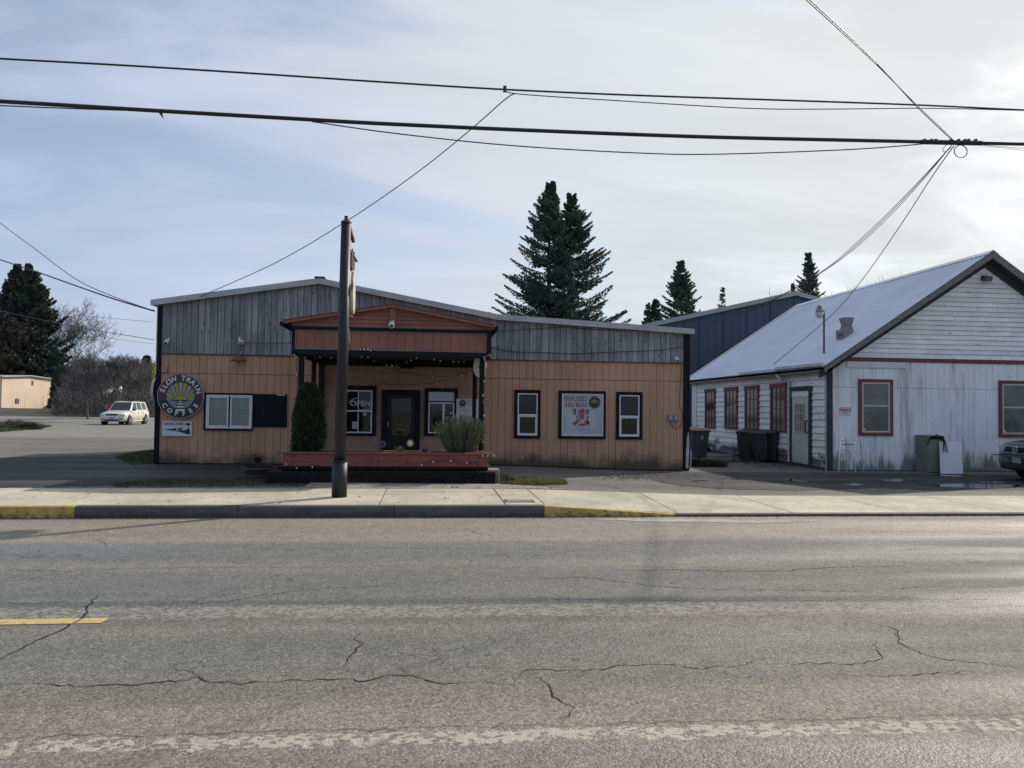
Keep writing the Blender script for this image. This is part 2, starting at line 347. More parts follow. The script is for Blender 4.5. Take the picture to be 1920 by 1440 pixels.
# dark sheets on the lot: shop shadow painted at left, damp and shade at right
def blob(name, poly, z, material, kind='structure', zf=None, parent=None, sub=0):
    b = MB()
    if zf:
        def ins(x, y):
            c = False
            for i in range(len(poly)):
                (xa, ya), (xb, yb) = poly[i], poly[i-1]
                if (ya > y) != (yb > y) and x < (xb-xa)*(y-ya)/(yb-ya)+xa: c = not c
            return c
        xs_ = [p[0] for p in poly]; ys_ = [p[1] for p in poly]; st = .07 if max(xs_)-min(xs_) < 12 else .10; ix = {}
        def vid(i, j):
            if (i, j) not in ix:
                x, y = min(xs_)+i*st, min(ys_)+j*st; ix[(i, j)] = len(b.v); b.v.append((x, y, zf(x, y)+z))
            return ix[(i, j)]
        for j in range(int((max(ys_)-min(ys_))/st)+1):
            for i in range(int((max(xs_)-min(xs_))/st)+1):
                if ins(min(xs_)+(i+.5)*st, min(ys_)+(j+.5)*st): b.f.append((vid(i, j), vid(i+1, j), vid(i+1, j+1), vid(i, j+1)))
    else: b.add([(x, y, z) for x, y in poly], [tuple(range(len(poly)))])
    o = b.build(name, material, parent)
    if parent is None: props(o, kind=kind)
    return o
def pxpoly(pts, z): return [(onZ(x, y, z).x, onZ(x, y, z).y) for x, y in pts]
def rough_poly(poly, k, amp, seed):
    r = random.Random(seed); out = []
    n = len(poly)
    for i in range(n):
        a = Vector(poly[i]); c = Vector(poly[(i+1) % n]); d = c-a; nn = Vector((-d.y, d.x))
        if nn.length > 0: nn.normalize()
        for j in range(k):
            out.append(tuple(a+d*(j/k)+nn*(r.uniform(-amp, amp))))
    return out

# ---------------------------------------------------------------- kerb
def kerb_mat(name, col, **k): return mat(name, col, .85, noise=[(14,.25),(90,.2)], bump=(60,.5,.004), **k)
kg = mat('kerb_grey', (.085,.082,.075), .9, noise=[((2,14,14),.3),(80,.35)], bump=(50,.6,.005), stain=dict(col=(.045,.043,.036), z0=0, z1=.2, scale=6, amt=.7))
ky = mat('kerb_yellow', (.44,.30,.085), .8, noise=[(9,.25),(60,.2)], bump=(40,.6,.005), stain=dict(col=(.13,.11,.075), z0=-.05, z1=.17, scale=(9,16,16), amt=.85, hi=.16, lo=-.14, t0=.52, t1=.60))
kerb = empty('kerb', (0, KY, 0), 'concrete kerb edging the road, yellow at both ends', 'kerb'); kerb['kind'] = 'structure'; del kerb['category']
def kerb_seg(x0, x1, h0, h1, m, seed):
    b = MB(); r = random.Random(seed); n = max(2, int((x1-x0)/.35)); prof = lambda h: [(0, -.05), (-.0, h*.35), (.012, h*.86), (.022, h*.965), (.045, h), (.155, h)]
    for i in range(n+1):
        x = x0+.004+(x1-x0-.008)*i/n; h = h0+(h1-h0)*i/n; j = r.uniform(-.006, .006)
        for (dy_, z) in prof(h): b.v.append((x, KY+dy_+j*(.4 if dy_ else 1), z))
    k = 6
    for i in range(n):
        for q in range(k-1): b.f.append((i*k+q, (i+1)*k+q, (i+1)*k+q+1, i*k+q+1))
    b.f.append(tuple(range(k-1, -1, -1))); b.f.append(tuple(n*k+q for q in range(k)))
    return b.build('kerb_stone', m, kerb)
xk = lambda px, py, z=.155: onZ(px, py, z).x
X150 = xk(149, 958, .08); X1020 = xk(1019, 958, .08); X1265 = xk(1266, 966, .02)
edges = [X150-9.6, X150-6.4, X150-3.2, X150-.75, X150]
for a, c in zip(edges, edges[1:]): kerb_seg(a, c, .165, .165, ky, int(a*10) & 255)
n = 3; w = (X1020-X150)/n
for i in range(n): kerb_seg(X150+w*i, X150+w*(i+1), .165, .165, kg, 20+i)
kerb_seg(X1020, X1265, .165, .035, ky, 31)
for i in range(8): kerb_seg(X1265+3*i, X1265+3*i+3, .035, .035, kg, 40+i)
# ---------------------------------------------------------------- sidewalk slabs
con = mat('sidewalk_concrete', (.43,.385,.285), .9, noise=[(1.1,.22),(9,.14),(120,.2)], rnd=.08, bump=(80,.35,.003), stain=dict(col=(.19,.17,.13), z0=-2, z1=2, scale=2.2, amt=.5, hi=0, lo=0, t0=.56, t1=.74), stain2=dict(col=(.10,.09,.075), z0=-2, z1=2, scale=26, amt=.6, hi=0, lo=0, t0=.68, t1=.74))
side = MB().box(-40, 30, KY+.16, 13.66, -.05, -.01).build('sidewalk', mat('joint_dirt', (.06,.055,.045), .95)); props(side, kind='structure')
SB = 13.66
def swz(x):      # sidewalk height follows the kerb
    if x < X1020: return .160
    if x < X1265: return .160 - (.125)*(x-X1020)/(X1265-X1020)
    return .035
jf = [141, 325, 524, 708, 944, 1018, 1267]; jb = [234, 392, 566, 728, 927, 992, 1210]
xf = [onZ(p, 945, .16).x for p in jf[:-1]]+[X1265]; xb = [onZ(p, 915, .16).x for p in jb[:-2]]+[onZ(992, 918, .16).x, onZ(1210, 930, .05).x]
xs = [(a+b_)/2 for a, b_ in zip(xf, xb)]
xs = [xs[0]-1.5*k for k in range(12, 0, -1)] + xs
while xs[-1] < 20: xs.append(xs[-1]+1.83)
for i in range(len(xs)-1):
    a, c = xs[i]+.009, xs[i+1]-.009; za, zc_ = swz(a), swz(c)
    zb_a, zb_c = (max(zg(a), za)+.004, max(zg(c), zc_)+.004)
    b = MB(); y0, y1 = KY+.158, SB
    vs = [(a,y0,-.04),(c,y0,-.04),(c,y1,-.04),(a,y1,-.04),(a,y0,za),(c,y0,zc_),(c,y1,zb_c),(a,y1,zb_a)]
    b.add(vs, [(0,3,2,1),(4,5,6,7),(0,1,5,4),(1,2,6,5),(2,3,7,6),(3,0,4,7)]).build('paving_slab', con, side, bevel=.006)
# narrow concrete strip between sidewalk and planter, utility lid in the sidewalk
q = pxpoly([(640,912),(935,915),(1010,916),(985,909),(935,906),(700,904)], .155)
strip_m = mat('old_concrete', (.23,.21,.165), .92, noise=[(3,.3),(40,.3)], bump=(40,.5,.004))
blob('old_concrete_strip', rough_poly([(-2.2,13.67),(1.25,13.67),(2.35,13.67),(1.9,14.15),(1.3,14.5),(-2.2,14.7)], 8, .02, 3), .166, strip_m)
lid = empty('utility_lid', (1.5, 11.8, .16), 'rectangular utility lid set in the sidewalk beside the yellow ramp', 'lid')
a = onZ(944, 940, .16); c = onZ(1000, 940, .16)
MB().frame(0,1,0,1,.1,0,1)
b = MB(); lx0, lx1, ly0, ly1 = a.x+.05, c.x-.02, a.y-.1, a.y+.18
b.box(lx0,lx1,ly0,ly1,.155,.168); b.build('cover', mat('iron', (.22,.2,.16), .75, metal=.2, noise=(30,.3)), lid)
b = MB(); b.box(lx0-.03,lx1+.03,ly0-.03,ly0-.004,.155,.166); b.box(lx0-.03,lx1+.03,ly1+.004,ly1+.03,.155,.166); b.box(lx0-.03,lx0-.004,ly0-.004,ly1+.004,.155,.166); b.box(lx1+.004,lx1+.03,ly0-.004,ly1+.004,.155,.166)
b.build('rim', mat('joint_dirt', (.06,.055,.045)), lid)

# ---------------------------------------------------------------- road paint and cracks
yel = mat('yellow_paint', (.58,.41,.15), .75, noise=[(12,.15),(150,.3)], stain=dict(col=(.14,.13,.115), z0=-2, z1=2, scale=30, amt=.85, hi=0, lo=0, t0=.58, t1=.66))
b = MB()
for (p0, p1, t0, t1) in ((-160, 141, 1161, 1170), (148, 194, 1161, 1170)):
    y0 = onZ(100, 1170.5, 0).y; y1 = onZ(100, 1161, 0).y
    b.add([(onZ(p0, 1166, 0).x, y0, .004), (onZ(p1, 1166, 0).x, y0, .004), (onZ(p1+2, 1166, 0).x, y1, .004), (onZ(p0, 1166, 0).x, y1, .004)], [(0,1,2,3)])
ln = b.build('centre_line_dash', yel, road)
tar = mat('crack_tar', (.045,.043,.04), 1.0, spec=0.0)  # dark tar tone of the crack ribbons
def crack(pts, w, seed, fade=True):
    r = random.Random(seed); P = []
    for i in range(len(pts)-1):
        a = onZ(*pts[i], 0); c = onZ(*pts[i+1], 0); n = max(3, int((c-a).length/.05))
        for j in range(n):
            t = j/n; P.append(a.lerp(c, t)+Vector((r.uniform(-.016,.016), r.uniform(-.024,.024), 0)))
    P.append(onZ(*pts[-1], 0)); b = MB(); off = 0
    for i, p in enumerate(P):
        d = (P[min(i+1, len(P)-1)]-P[max(i-1, 0)]); d.z = 0; d.normalize(); nn = Vector((-d.y, d.x, 0))
        off += r.uniform(-.006,.006); off *= .9
        e = min(1, i/6, (len(P)-1-i)/6); ww = w*.70*(.25+.75*e)*r.uniform(.35, 1.25)/2
        b.v += [tuple(p+nn*(off-ww)+Vector((0,0,.003))), tuple(p+nn*(off+ww)+Vector((0,0,.003)))]
    for i in range(len(P)-1): b.f.append((2*i, 2*i+2, 2*i+3, 2*i+1))
    return b.build('crack', tar, road)
CR = [([(0,1284),(60,1282),(110,1286),(200,1288),(260,1282),(320,1277),(348,1274),(372,1268),(395,1278),(450,1282),(520,1276),(600,1273),(660,1273),(690,1278),(720,1266),(780,1268),(850,1283),(900,1276),(960,1284)], .015),
 ([(300,1256),(340,1255),(372,1264),(395,1277)], .012), ([(683,1187),(664,1195),(677,1208),(655,1232),(642,1252)], .016), ([(560,1258),(620,1254),(690,1260)], .008),
 ([(800,1258),(870,1252),(960,1254)], .009), ([(960,1286),(990,1255),(1060,1258),(1110,1257),(1160,1250),(1240,1246),(1320,1254),(1400,1246),(1410,1238),(1470,1232)], .011),
 ([(988,1258),(1030,1283),(1036,1304),(1072,1325),(1052,1357)], .015), ([(1320,1240),(1330,1255),(1390,1270),(1450,1275)], .008), ([(1460,1245),(1520,1243),(1590,1245),(1650,1238),(1640,1210),(1644,1200)], .011),
 ([(1440,1181),(1675,1183),(1690,1210),(1740,1232),(1800,1240),(1920,1255)][1:], .013), ([(1550,1262),(1620,1268),(1720,1267),(1830,1258)], .009), ([(1650,1180),(1672,1184)], .012),
 ([(182,1116),(160,1140),(166,1148),(140,1163),(118,1178),(60,1205),(20,1225),(0,1240)], .026), ([(0,1068),(110,1071),(220,1066),(420,1064),(600,1064),(760,1062)], .009), ([(60,1084),(88,1085)], .022),
 ([(300,1134),(420,1129),(480,1118),(540,1110),(640,1102),(760,1099)], .009), ([(440,1028),(560,1030),(700,1027),(860,1028),(960,1030)], .012), ([(960,1030),(1040,1032),(1120,1031)], .009),
 ([(1140,1069),(1270,1069),(1360,1071),(1460,1071),(1560,1064),(1700,1062)], .014), ([(960,1085),(1010,1085),(1090,1082),(1160,1090),(1230,1100),(1320,1105),(1500,1107),(1640,1110)], .012), ([(1660,1108),(1720,1100),(1800,1102),(1920,1099)], .01),
 ([(1020,1108),(1060,1122)], .01), ([(1620,1165),(1680,1180),(1690,1200)], .014), ([(1660,1035),(1720,1028),(1840,1030)], .01), ([(1840,1002),(1920,1006)], .008), ([(180,1010),(200,1020),(190,1024)], .012),
 ([(0,1130),(70,1132),(160,1121)], .01), ([(940,1035),(962,1050)], .012)]
CR += [([(x_, 1384-x_*.0232) for x_ in range(-20, 1960, 60)], .006), ([(960,1120),(1200,1127),(1500,1126),(1700,1124),(1920,1124)], .008)]
for i, (p, w) in enumerate(CR): crack(p, w, 100+i)
# worn pale mud streaks along the gutter on the right
silt = mat('silt', (.34,.30,.22), .95, noise=[(4,.3),(60,.3)])
blob('gutter_silt', [(x, y) for x, y in rough_poly(pxpoly([(1090,974),(1260,972),(1540,978),(1420,981),(1240,979)], 0), 14, .025, 8)], .004, silt)

# ---------------------------------------------------------------- painted shop shadow, damp yard, puddles, grass
blob('painted_shop_shadow', rough_poly(pxpoly([(-320,858),(0,858),(200,852),(292,842),(292,868),(560,872),(560,906),(300,908),(100,912),(-320,916)], .15), 14, .08, 4), .006, damp_shade_m, zf=lotz)  # dark sheet cut to the outline of the shop's cast shadow
blob('damp_shade_yard', rough_poly(pxpoly([(1180,890),(1290,884),(1560,886),(1980,890),(1980,917),(1760,919),(1640,914),(1500,919),(1350,916),(1260,909)], .04), 14, .07, 9), .006, damp_shade_m, zf=lotz)  # damp ground, with the white building's shade painted in along its front edge
water = mat('puddle_water', (.03,.03,.028), .04, spec=.9)
for i, pp in enumerate([[(1712,906),(1760,908),(1820,906),(1915,909),(1900,915),(1840,916),(1790,914),(1740,911)], [(1648,900),(1690,898),(1725,900),(1700,903),(1665,902)], [(1740,889),(1805,892),(1800,894),(1745,891)], [(1830,903),(1870,902),(1885,905),(1850,906)], [(1465,896),(1520,902),(1510,905),(1475,901)], [(1576,908),(1600,906),(1625,909),(1600,911)]]):
    blob('puddle', rough_poly(pxpoly(pp, .04), 6, .03, 60+i), .012, water, zf=lotz)
gm = [mat('dry_grass', (.19,.17,.055), .9, rnd=.2, noise=(3,.4)), mat('green_grass', (.06,.085,.022), .9, noise=(3,.4))]
def grass(name, poly, n, h, m, label, seed, zoff=0, zf=None):
    r = random.Random(seed); xs_ = [p[0] for p in poly]; ys_ = [p[1] for p in poly]; b = MB(); k = 0
    def inside(x, y):
        c = False
        for i in range(len(poly)):
            (x1, y1), (x2, y2) = poly[i], poly[i-1]
            if (y1 > y) != (y2 > y) and x < (x2-x1)*(y-y1)/(y2-y1)+x1: c = not c
        return c
    while k < n:
        x = r.uniform(min(xs_), max(xs_)); y = r.uniform(min(ys_), max(ys_)); k += 1
        if not inside(x, y): continue
        z = (zf or lotz)(x, y)+zoff
        for _ in range(3):
            a = r.uniform(0, 6.28); hh = h*r.uniform(.4, 1.2); l = r.uniform(.2, .8)*hh; w_ = .006+.004*r.random()
            bx_, by_ = x+r.uniform(-.03,.03), y+r.uniform(-.03,.03)
            b.add([(bx_-w_*math.sin(a), by_+w_*math.cos(a), z-.01), (bx_+w_*math.sin(a), by_-w_*math.cos(a), z-.01), (bx_+l*math.cos(a), by_+l*math.sin(a), z+hh)], [(0,1,2)])
    o = b.build(name, m); return props(o, label, 'grass', kind='stuff')
grass('grass', pxpoly([(936,896),(975,896),(1060,900),(1064,906),(1000,909),(940,907)], .15), 3200, .06, gm[0], 'patch of yellowing grass at the right end of the planter', 1)
grass('grass', pxpoly([(934,893),(950,895),(965,903),(940,905)], .15), 700, .09, gm[1], 'green grass tuft against the planter base corner', 2)
grass('grass', pxpoly([(214,858),(250,848),(292,843),(292,869),(250,872)], .15), 3500, .07, gm[1], 'green grass patch at the left corner of the coffee shop', 3)
grass('grass', pxpoly([(200,906),(320,897),(520,896),(640,902),(640,911),(400,912),(220,913)], .15), 4200, .035, mat('sparse_grass', (.075,.08,.035), .9, noise=(3,.4)), 'sparse grass strip between left lot and sidewalk', 4)
grass('grass', pxpoly([(1380,856),(1480,856),(1530,874),(1420,876),(1390,868)], .05), 1500, .04, mat('sparse_grass', (.075,.08,.035)), 'thin mossy grass in front of the dark bins', 5)
# ================================================================== COFFEE SHOP
F = 19.4
PF = lambda px, py, y=F: (onY(px, py, y).x, onY(px, py, y).z)
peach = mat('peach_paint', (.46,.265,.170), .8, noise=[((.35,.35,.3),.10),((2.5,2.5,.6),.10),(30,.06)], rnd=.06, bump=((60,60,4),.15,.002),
    stain=dict(col=(.030,.029,.020), z0=.1, z1=.95, scale=(1.1,1.1,1.3), amt=.85, hi=.30, lo=-.40, t0=.47, t1=.74))
red_o = mat('rust_red_paint', (.235,.098,.070), .75, noise=[(2,.18),(40,.1)], rnd=.08, bump=((60,60,6),.15,.002))
grey_w = mat('weathered_boards', (.235,.23,.235), .9, noise=[((26,26,.9),.42,6),((70,70,3),.25),(1.2,.2)], rnd=.24, knots=True, bump=((60,60,2.5),.4,.003))
blk = mat('black_trim', (.010,.011,.014), .8, spec=.2, noise=[(8,.3)], rnd=.15)
dark = mat('wall_sheathing', (.03,.022,.018), .95)
white_v = mat('white_vinyl', (.62,.63,.63), .45, noise=[(6,.1)])
galv = mat('galvanised_edge', (.40,.41,.41), .55, metal=.35, noise=[((2,2,14),.22),(20,.12)])
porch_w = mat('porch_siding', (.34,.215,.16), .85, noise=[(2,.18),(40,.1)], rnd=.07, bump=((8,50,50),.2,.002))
glass_d = mat('dark_glass', (.012,.014,.015), .03, spec=.45, noise=(2,.6))
blind_m = mat('blind', (.25,.28,.25), .7, noise=(3,.1))
shop = empty('coffee_shop', (0, F, .1), 'peach and grey wood-sided coffee shop with red gabled porch', 'building')
XL, XR = PF(300, 760)[0], PF(1281, 770)[0]
ZS = 2.817                      # top of the painted siding
ZJ = 2.345                      # horizontal sheet joint
BACK = 26.6
apex = PF(600, 531); le = PF(291, 571); bend = PF(932, 598); re_ = PF(1296, 625)
def roofz(x):
    pts = [le, apex, bend, re_]
    if x <= pts[0][0]: p, q = pts[0], pts[1]
    elif x >= pts[3][0]: p, q = pts[2], pts[3]
    else:
        for p, q in zip(pts, pts[1:]):
            if p[0] <= x <= q[0]: break
    return p[1]+(q[1]-p[1])*(x-p[0])/(q[0]-p[0])
# core of the building (walls behind the boards)
poly = [(XL+.01, .0), (XR-.01, .0), (XR-.01, roofz(XR)-.06), (bend[0], bend[1]-.06), (apex[0], apex[1]-.06), (XL+.01, roofz(XL)-.06)]
wall = MB().prism(poly, F+.03, BACK, 'y').build('wall', dark, shop)
b = MB()      # plank cladding of the side walls
for xx, s_ in ((XL-.0, -1), (XR, 1)):
    n = 40
    for i in range(n):
        y0 = F+.1+(BACK-F-.15)*i/n; y1 = y0+(BACK-F-.15)/n-.01; b.box(min(xx, xx+s_*.02), max(xx, xx+s_*.02), y0, y1, .1, roofz(xx)-.1)
o = b.build('side_boards', mat('side_boards', (.14,.13,.13), .9, noise=((20,20,1),.3)), wall); o['kind'] = 'stuff'
# painted grooved siding, two courses of boards
N1 = 73; w = (XR-XL)/N1
up_me = boxmesh('siding_board', w-.008, .022, ZS-ZJ-.012, peach); lo_me = None
rb = random.Random(3)
px0, px1 = PF(607, 760)[0], PF(893, 760)[0]      # porch wall span
for i in range(N1):
    x = XL+w*(i+.5)
    if px0+.05 < x < px1-.05: continue
    piece('siding_board', up_me, (x, F+.014+rb.uniform(-.002,.002), ZJ+.006), wall)
    z0 = zg(x)+.02
    hh = ZJ-.006-z0
    if lo_me is None: lo_me = boxmesh('siding_board', w-.008, .022, 1.0, peach)
    piece('siding_board', lo_me, (x, F+.014+rb.uniform(-.002,.002), z0), wall, (1, 1, hh))
# weathered vertical boards above
x = XL; i = 0
while x < XR-.02:
    ww = rb.uniform(.12, .20); x1 = min(x+ww, XR)
    if XR-x1 < .07: x1 = XR
    cuts = [x+.006]+[p[0] for p in (apex, bend) if x+.01 < p[0] < x1-.01]+[x1-.006]
    yb = F-.012+rb.uniform(-.006,.006)
    top = [(c, roofz(c)-.02) for c in cuts]
    MB().prism([(cuts[0], ZS+.01), (cuts[-1], ZS+.01)]+top[::-1], yb, F+.028).build('weathered_board', grey_w, wall)
    x = x1
# drip strip at the foot of the grey boards
MB().box(XL, XR, F-.03, F-.02+.006, ZS-.015, ZS+.012).build('drip_strip', mat('dark_red_strip', (.10,.045,.035), .8), wall)
# roof and metal edge
rt_ = MB()
ov = .16
prof = [(le[0]-.06, roofz(le[0]-.06)), apex, bend, (re_[0]+.04, roofz(re_[0]+.04))]
top = [(p[0], p[1]+.03) for p in prof]; bot = [(p[0], p[1]-.02) for p in prof]
rt_.prism([*bot]+[*top[::-1]], F-.02, BACK+.15)
roof = rt_.build('roof', mat('roof_sheet', (.3,.31,.31), .6, metal=.4, noise=((6,1,6),.2)), shop)
for (p, q) in zip(prof, prof[1:]):
    n = max(1, round((q[0]-p[0])/2.4))
    for k in range(n):
        a = (p[0]+(q[0]-p[0])*k/n+.003, p[1]+(q[1]-p[1])*k/n); c = (p[0]+(q[0]-p[0])*(k+1)/n-.003, p[1]+(q[1]-p[1])*(k+1)/n)
        MB().prism([(a[0], a[1]-.035), (c[0], c[1]-.035), (c[0], c[1]+.105), (a[0], a[1]+.105)], F-ov, F-ov+.03).build('fascia_strip', galv, roof)
        MB().prism([(a[0], a[1]+.075), (c[0], c[1]+.075), (c[0], c[1]+.104), (a[0], a[1]+.104)], F-ov+.03, F+.1).build('edge_cap', galv, roof)
MB().box(apex[0]-.12, apex[0]+.12, F-.12, F+.3, apex[1]+.105, apex[1]+.15).build('ridge_vent', blk, roof)
# corner trims
def corner(px_a, px_b, y_top):
    xa, xb = PF(px_a, 760)[0], PF(px_b, 760)[0]
    return MB().box(xa, xb, F-.04, F+.14, zg(xa)+.0, roofz((xa+xb)/2)-.05).build('corner_trim', blk, shop)
corner(291.5, 300, 575); corner(1281.5, 1292.5, 625)
# peeling paint on the right corner
pe = mat('bare_wood', (.42,.42,.40), .9, noise=((20,20,3),.3))
xa = PF(1285, 820)[0]
flat('peeled_patch', [[(xa,.1),(xa+.07,.1),(xa+.08,.45),(xa+.1,.75),(xa+.07,1.05),(xa+.03,.9),(xa+.01,.55)], [(xa+.12,.1),(xa+.145,.12),(xa+.15,.6),(xa+.12,.5)]], F-.0425, pe, shop)

# ---------------------------------------------------------------- windows on the front
def window(trim, frame, y=F, tw=None, fm=white_v, trim_m=blk, parent=shop, label=None):
    """trim, frame: pixel rectangles of the black surround and the white frame"""
    x0, x1, z0, z1 = rectY(*trim, y); a0, a1, c0, c1 = rectY(*frame, y)
    b = MB()
    b.box(x0, a0, y-.05, y+.01, z0, z1); b.box(a1, x1, y-.05, y+.01, z0, z1); b.box(a0, a1, y-.05, y+.01, c1, z1); b.box(a0, a1, y-.05, y+.01, z0, c0)
    o = b.build('window', trim_m, parent, bevel=.004)
    MB().box(a0, a1, y-.004, y+.012, c0, c1).build('recess', mat('dark_room', (.012,.012,.012), .9), o)
    return o, (a0, a1, c0, c1)
def sash(win, r, w, y0, y1, m=white_v, name='sash'):
    return MB().frame(r[0], r[1], r[2], r[3], w, y0, y1).build(name, m, win, bevel=.003)
def pane(win, x0, x1, z0, z1, y, m=glass_d, name='pane'):
    return MB().box(x0, x1, y, y+.005, z0, z1).build(name, m, win)
# slider at the left with blinds, black panel beside it
wl_, r = window((383,737,475,807), (387,740.5,473.5,803.5)); sash(wl_, r, .035, F-.046, F-.012)
xm = (r[0]+r[1])/2-.0
pg = mat('blind_glass', (.16,.18,.165), .12, spec=.55, noise=[((1,1,38),.10,1),(2,.12)])
for s_, (a, c) in enumerate(((r[0]+.035, xm-.02), (xm+.02, r[1]-.035))):
    sash(wl_, (a, c, r[2]+.035, r[3]-.035), .04, F-.040+.006*s_, F-.016, name='sash')
    zz0, zz1 = r[2]+.075, r[3]-.075; ns = 18
    bl = boxmesh('blind_slat', c-a-.082, .004, (zz1-zz0)/ns-.004, blind_m)
    for k in range(ns): piece('blind_slat', bl, ((a+c)/2, F-.0085, zz0+(zz1-zz0)*k/ns+.002), wl_)
    m_gl = MATS.get('clear_glass')
    if not m_gl:
        m_gl, t_, b_, N_, L_ = node_mat('clear_glass'); b_.inputs['Base Color'].default_value = (.9,.95,.93,1); b_.inputs['Roughness'].default_value = .02; b_.inputs['Transmission Weight'].default_value = 1.0; b_.inputs['IOR'].default_value = 1.02
        b_.inputs['Specular IOR Level'].default_value = 1.0; b_.inputs['Coat Weight'].default_value = 1.0; b_.inputs['Coat Roughness'].default_value = .02
    MB().add([(a+.04, F-.022, zz0), (c-.04, F-.022, zz0), (c-.04, F-.022, zz1), (a+.04, F-.022, zz1)], [(0,1,2,3)]).build('pane', m_gl, wl_)
x0, x1, z0, z1 = rectY(475.5, 739, 538, 801, F)
bp_ = MB().box(x0, x1, F-.034, F+.0, z0, z1).build('black_panel', blk, shop, bevel=.003)
MB().box(x0+.55, x0+.75, F-.036, F-.0345, z1-.035, z1-.005).build('worn_edge', pe, bp_)
# three windows on the right
for (tr, fr) in (((964,731,1013,822), (970,737.5,1007.5,816.5)), ((1155,735,1203.5,824), (1160.5,741,1198,818.5))):
    wn_, r = window(tr, fr); sash(wn_, r, .03, F-.046, F-.012)
    zm = r[2]+(r[3]-r[2])*.485
    MB().box(r[0]+.03, r[1]-.03, F-.044, F-.014, zm-.022, zm+.022).build('meeting_rail', white_v, wn_)
    sash(wn_, (r[0]+.03, r[1]-.03, r[2]+.03, zm-.022), .028, F-.036, F-.016)
    pane(wn_, r[0]+.03, r[1]-.03, zm+.022, r[3]-.03, F-.020)
    pane(wn_, r[0]+.058, r[1]-.058, r[2]+.058, zm-.05, F-.024)
wp, r = window((1047,733,1135,823), (1053,738.5,1130.5,817.5)); sash(wp, r, .028, F-.046, F-.012)
PY = F-.022
poster_m = mat('poster_film', (.40,.42,.44), .35, noise=[((3,3,2),.16),(14,.08)], stain=dict(col=(.30,.31,.33), z0=-5, z1=9, scale=(2,2,5), amt=.6, hi=0, lo=0))
po = MB().box(r[0]+.028, r[1]-.028, PY, PY+.006, r[2]+.028, r[3]-.028).build('window_poster', poster_m, wp)
px_ = lambda x, y: PF(940+x*280/1920, 710+y*130/891, PY)      # crop pixels of the poster close-up
redp = mat('poster_red', (.28,.06,.065), .5, noise=(30,.25)); gryp = mat('poster_grey', (.17,.16,.21), .5, noise=(20,.35)); pinkp = mat('poster_pink', (.36,.13,.15), .5, noise=(30,.3)); slat_p = mat('poster_slate', (.12,.11,.16), .5, noise=(30,.3))
lx, lz = px_(960, 340); letters('lettering', 'RED BULL', lx, PY-.002, lz, .148, redp, wp, rot=.04, bold=.004, sx=.92)
lx, lz = px_(955, 265); letters('lettering', 'INFUSED', lx, PY-.002, lz, .175, gryp, wp, rot=.04, bold=.006, sx=.88)
def pp(pts): return [px_(*p) for p in pts][::-1]
flat('poster_can', [pp([(985,400),(1080,395),(1062,525),(1005,530)])], PY-.0015, pinkp, wp)
flat('poster_can_side', [pp([(915,385),(960,380),(965,465),(935,468)]), pp([(1090,390),(1135,395),(1120,460),(1085,462)]), pp([(965,470),(990,470),(985,520),(968,522)]), pp([(1100,480),(1132,482),(1120,525),(1092,520)])], PY-.0015, slat_p, wp)
flat('poster_fruit', [disc for disc in [[px_(cx+rx*math.cos(t*.7), cy+ry*math.sin(t*.7)) for t in range(8, -1, -1)] for cx, cy, rx, ry in ((945,575,28,22),(980,545,26,20),(1018,590,24,18),(1060,590,26,18),(1100,555,32,26),(1115,580,22,20),(1035,420,30,24),(1040,480,26,30),(1050,395,18,12))]], PY-.003, redp, wp)
flat('poster_small_print', [pp([(1070+q,684+dy_),(1070+q+24,685+dy_),(1070+q+24,690+dy_),(1070+q,689+dy_)]) for dy_ in (-18, 2) for q in range(0 if dy_ > 0 else 30, 200, 30)], PY-.0015, gryp, wp)
def logo(cx, cz, rad, y, parent, ring=(.02,.02,.022), gold=(.30,.25,.13)):
    flat('logo_disc', [disc_poly(cx, cz, rad, 32)], y, mat('logo_black', ring, .5), parent)
    gm_ = mat('logo_gold', gold, .5)
    rays = []
    for k in range(9):
        a0 = math.pi*(k+.15)/9; a1 = math.pi*(k+.85)/9
        rays.append([(cx+rad*.26*math.cos(a0), cz-.08*rad+rad*.26*math.sin(a0)), (cx+rad*.56*math.cos(a0), cz-.08*rad+rad*.56*math.sin(a0)), (cx+rad*.56*math.cos(a1), cz-.08*rad+rad*.56*math.sin(a1)), (cx+rad*.26*math.cos(a1), cz-.08*rad+rad*.26*math.sin(a1))])
    rays.append(disc_poly(cx, cz-.08*rad, rad*.2, 10, 0, math.pi))
    for k in range(14):
        a = 2*math.pi*k/14; rays.append([(cx+rad*.80*math.cos(a)+rad*.07*math.cos(t), cz+rad*.80*math.sin(a)+rad*.07*math.sin(t)) for t in (0, 1.57, 3.14, 4.71)])
    flat('logo_rays', rays, y-.001, gm_, parent)
lx, lz = px_(1198, 305); logo(lx, lz, px_(1275, 305)[0]-lx, PY-.002, wp)

# ---------------------------------------------------------------- porch wall: lapped shingle siding, door and two windows
pwall = MB().box(px0, px1, F-.012, F+.028, .25, 2.66).build('porch_wall', mat('porch_joint', (.16,.09,.065), .95), shop)
rows = 13; rh = (2.66-.28)/rows
for j in range(rows):
    xx = px0-.0
    while xx < px1-.02:
        ww = rb.uniform(.55, 1.3); x1 = min(xx+ww, px1)
        if px1-x1 < .25: x1 = px1
        z0 = .28+rh*j
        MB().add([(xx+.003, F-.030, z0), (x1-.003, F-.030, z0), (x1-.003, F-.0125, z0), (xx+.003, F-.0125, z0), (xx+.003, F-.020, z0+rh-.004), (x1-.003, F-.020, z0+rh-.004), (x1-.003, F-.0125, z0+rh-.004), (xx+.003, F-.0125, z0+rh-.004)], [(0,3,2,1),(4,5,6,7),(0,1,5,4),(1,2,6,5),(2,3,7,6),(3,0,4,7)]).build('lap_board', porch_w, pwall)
        xx = x1
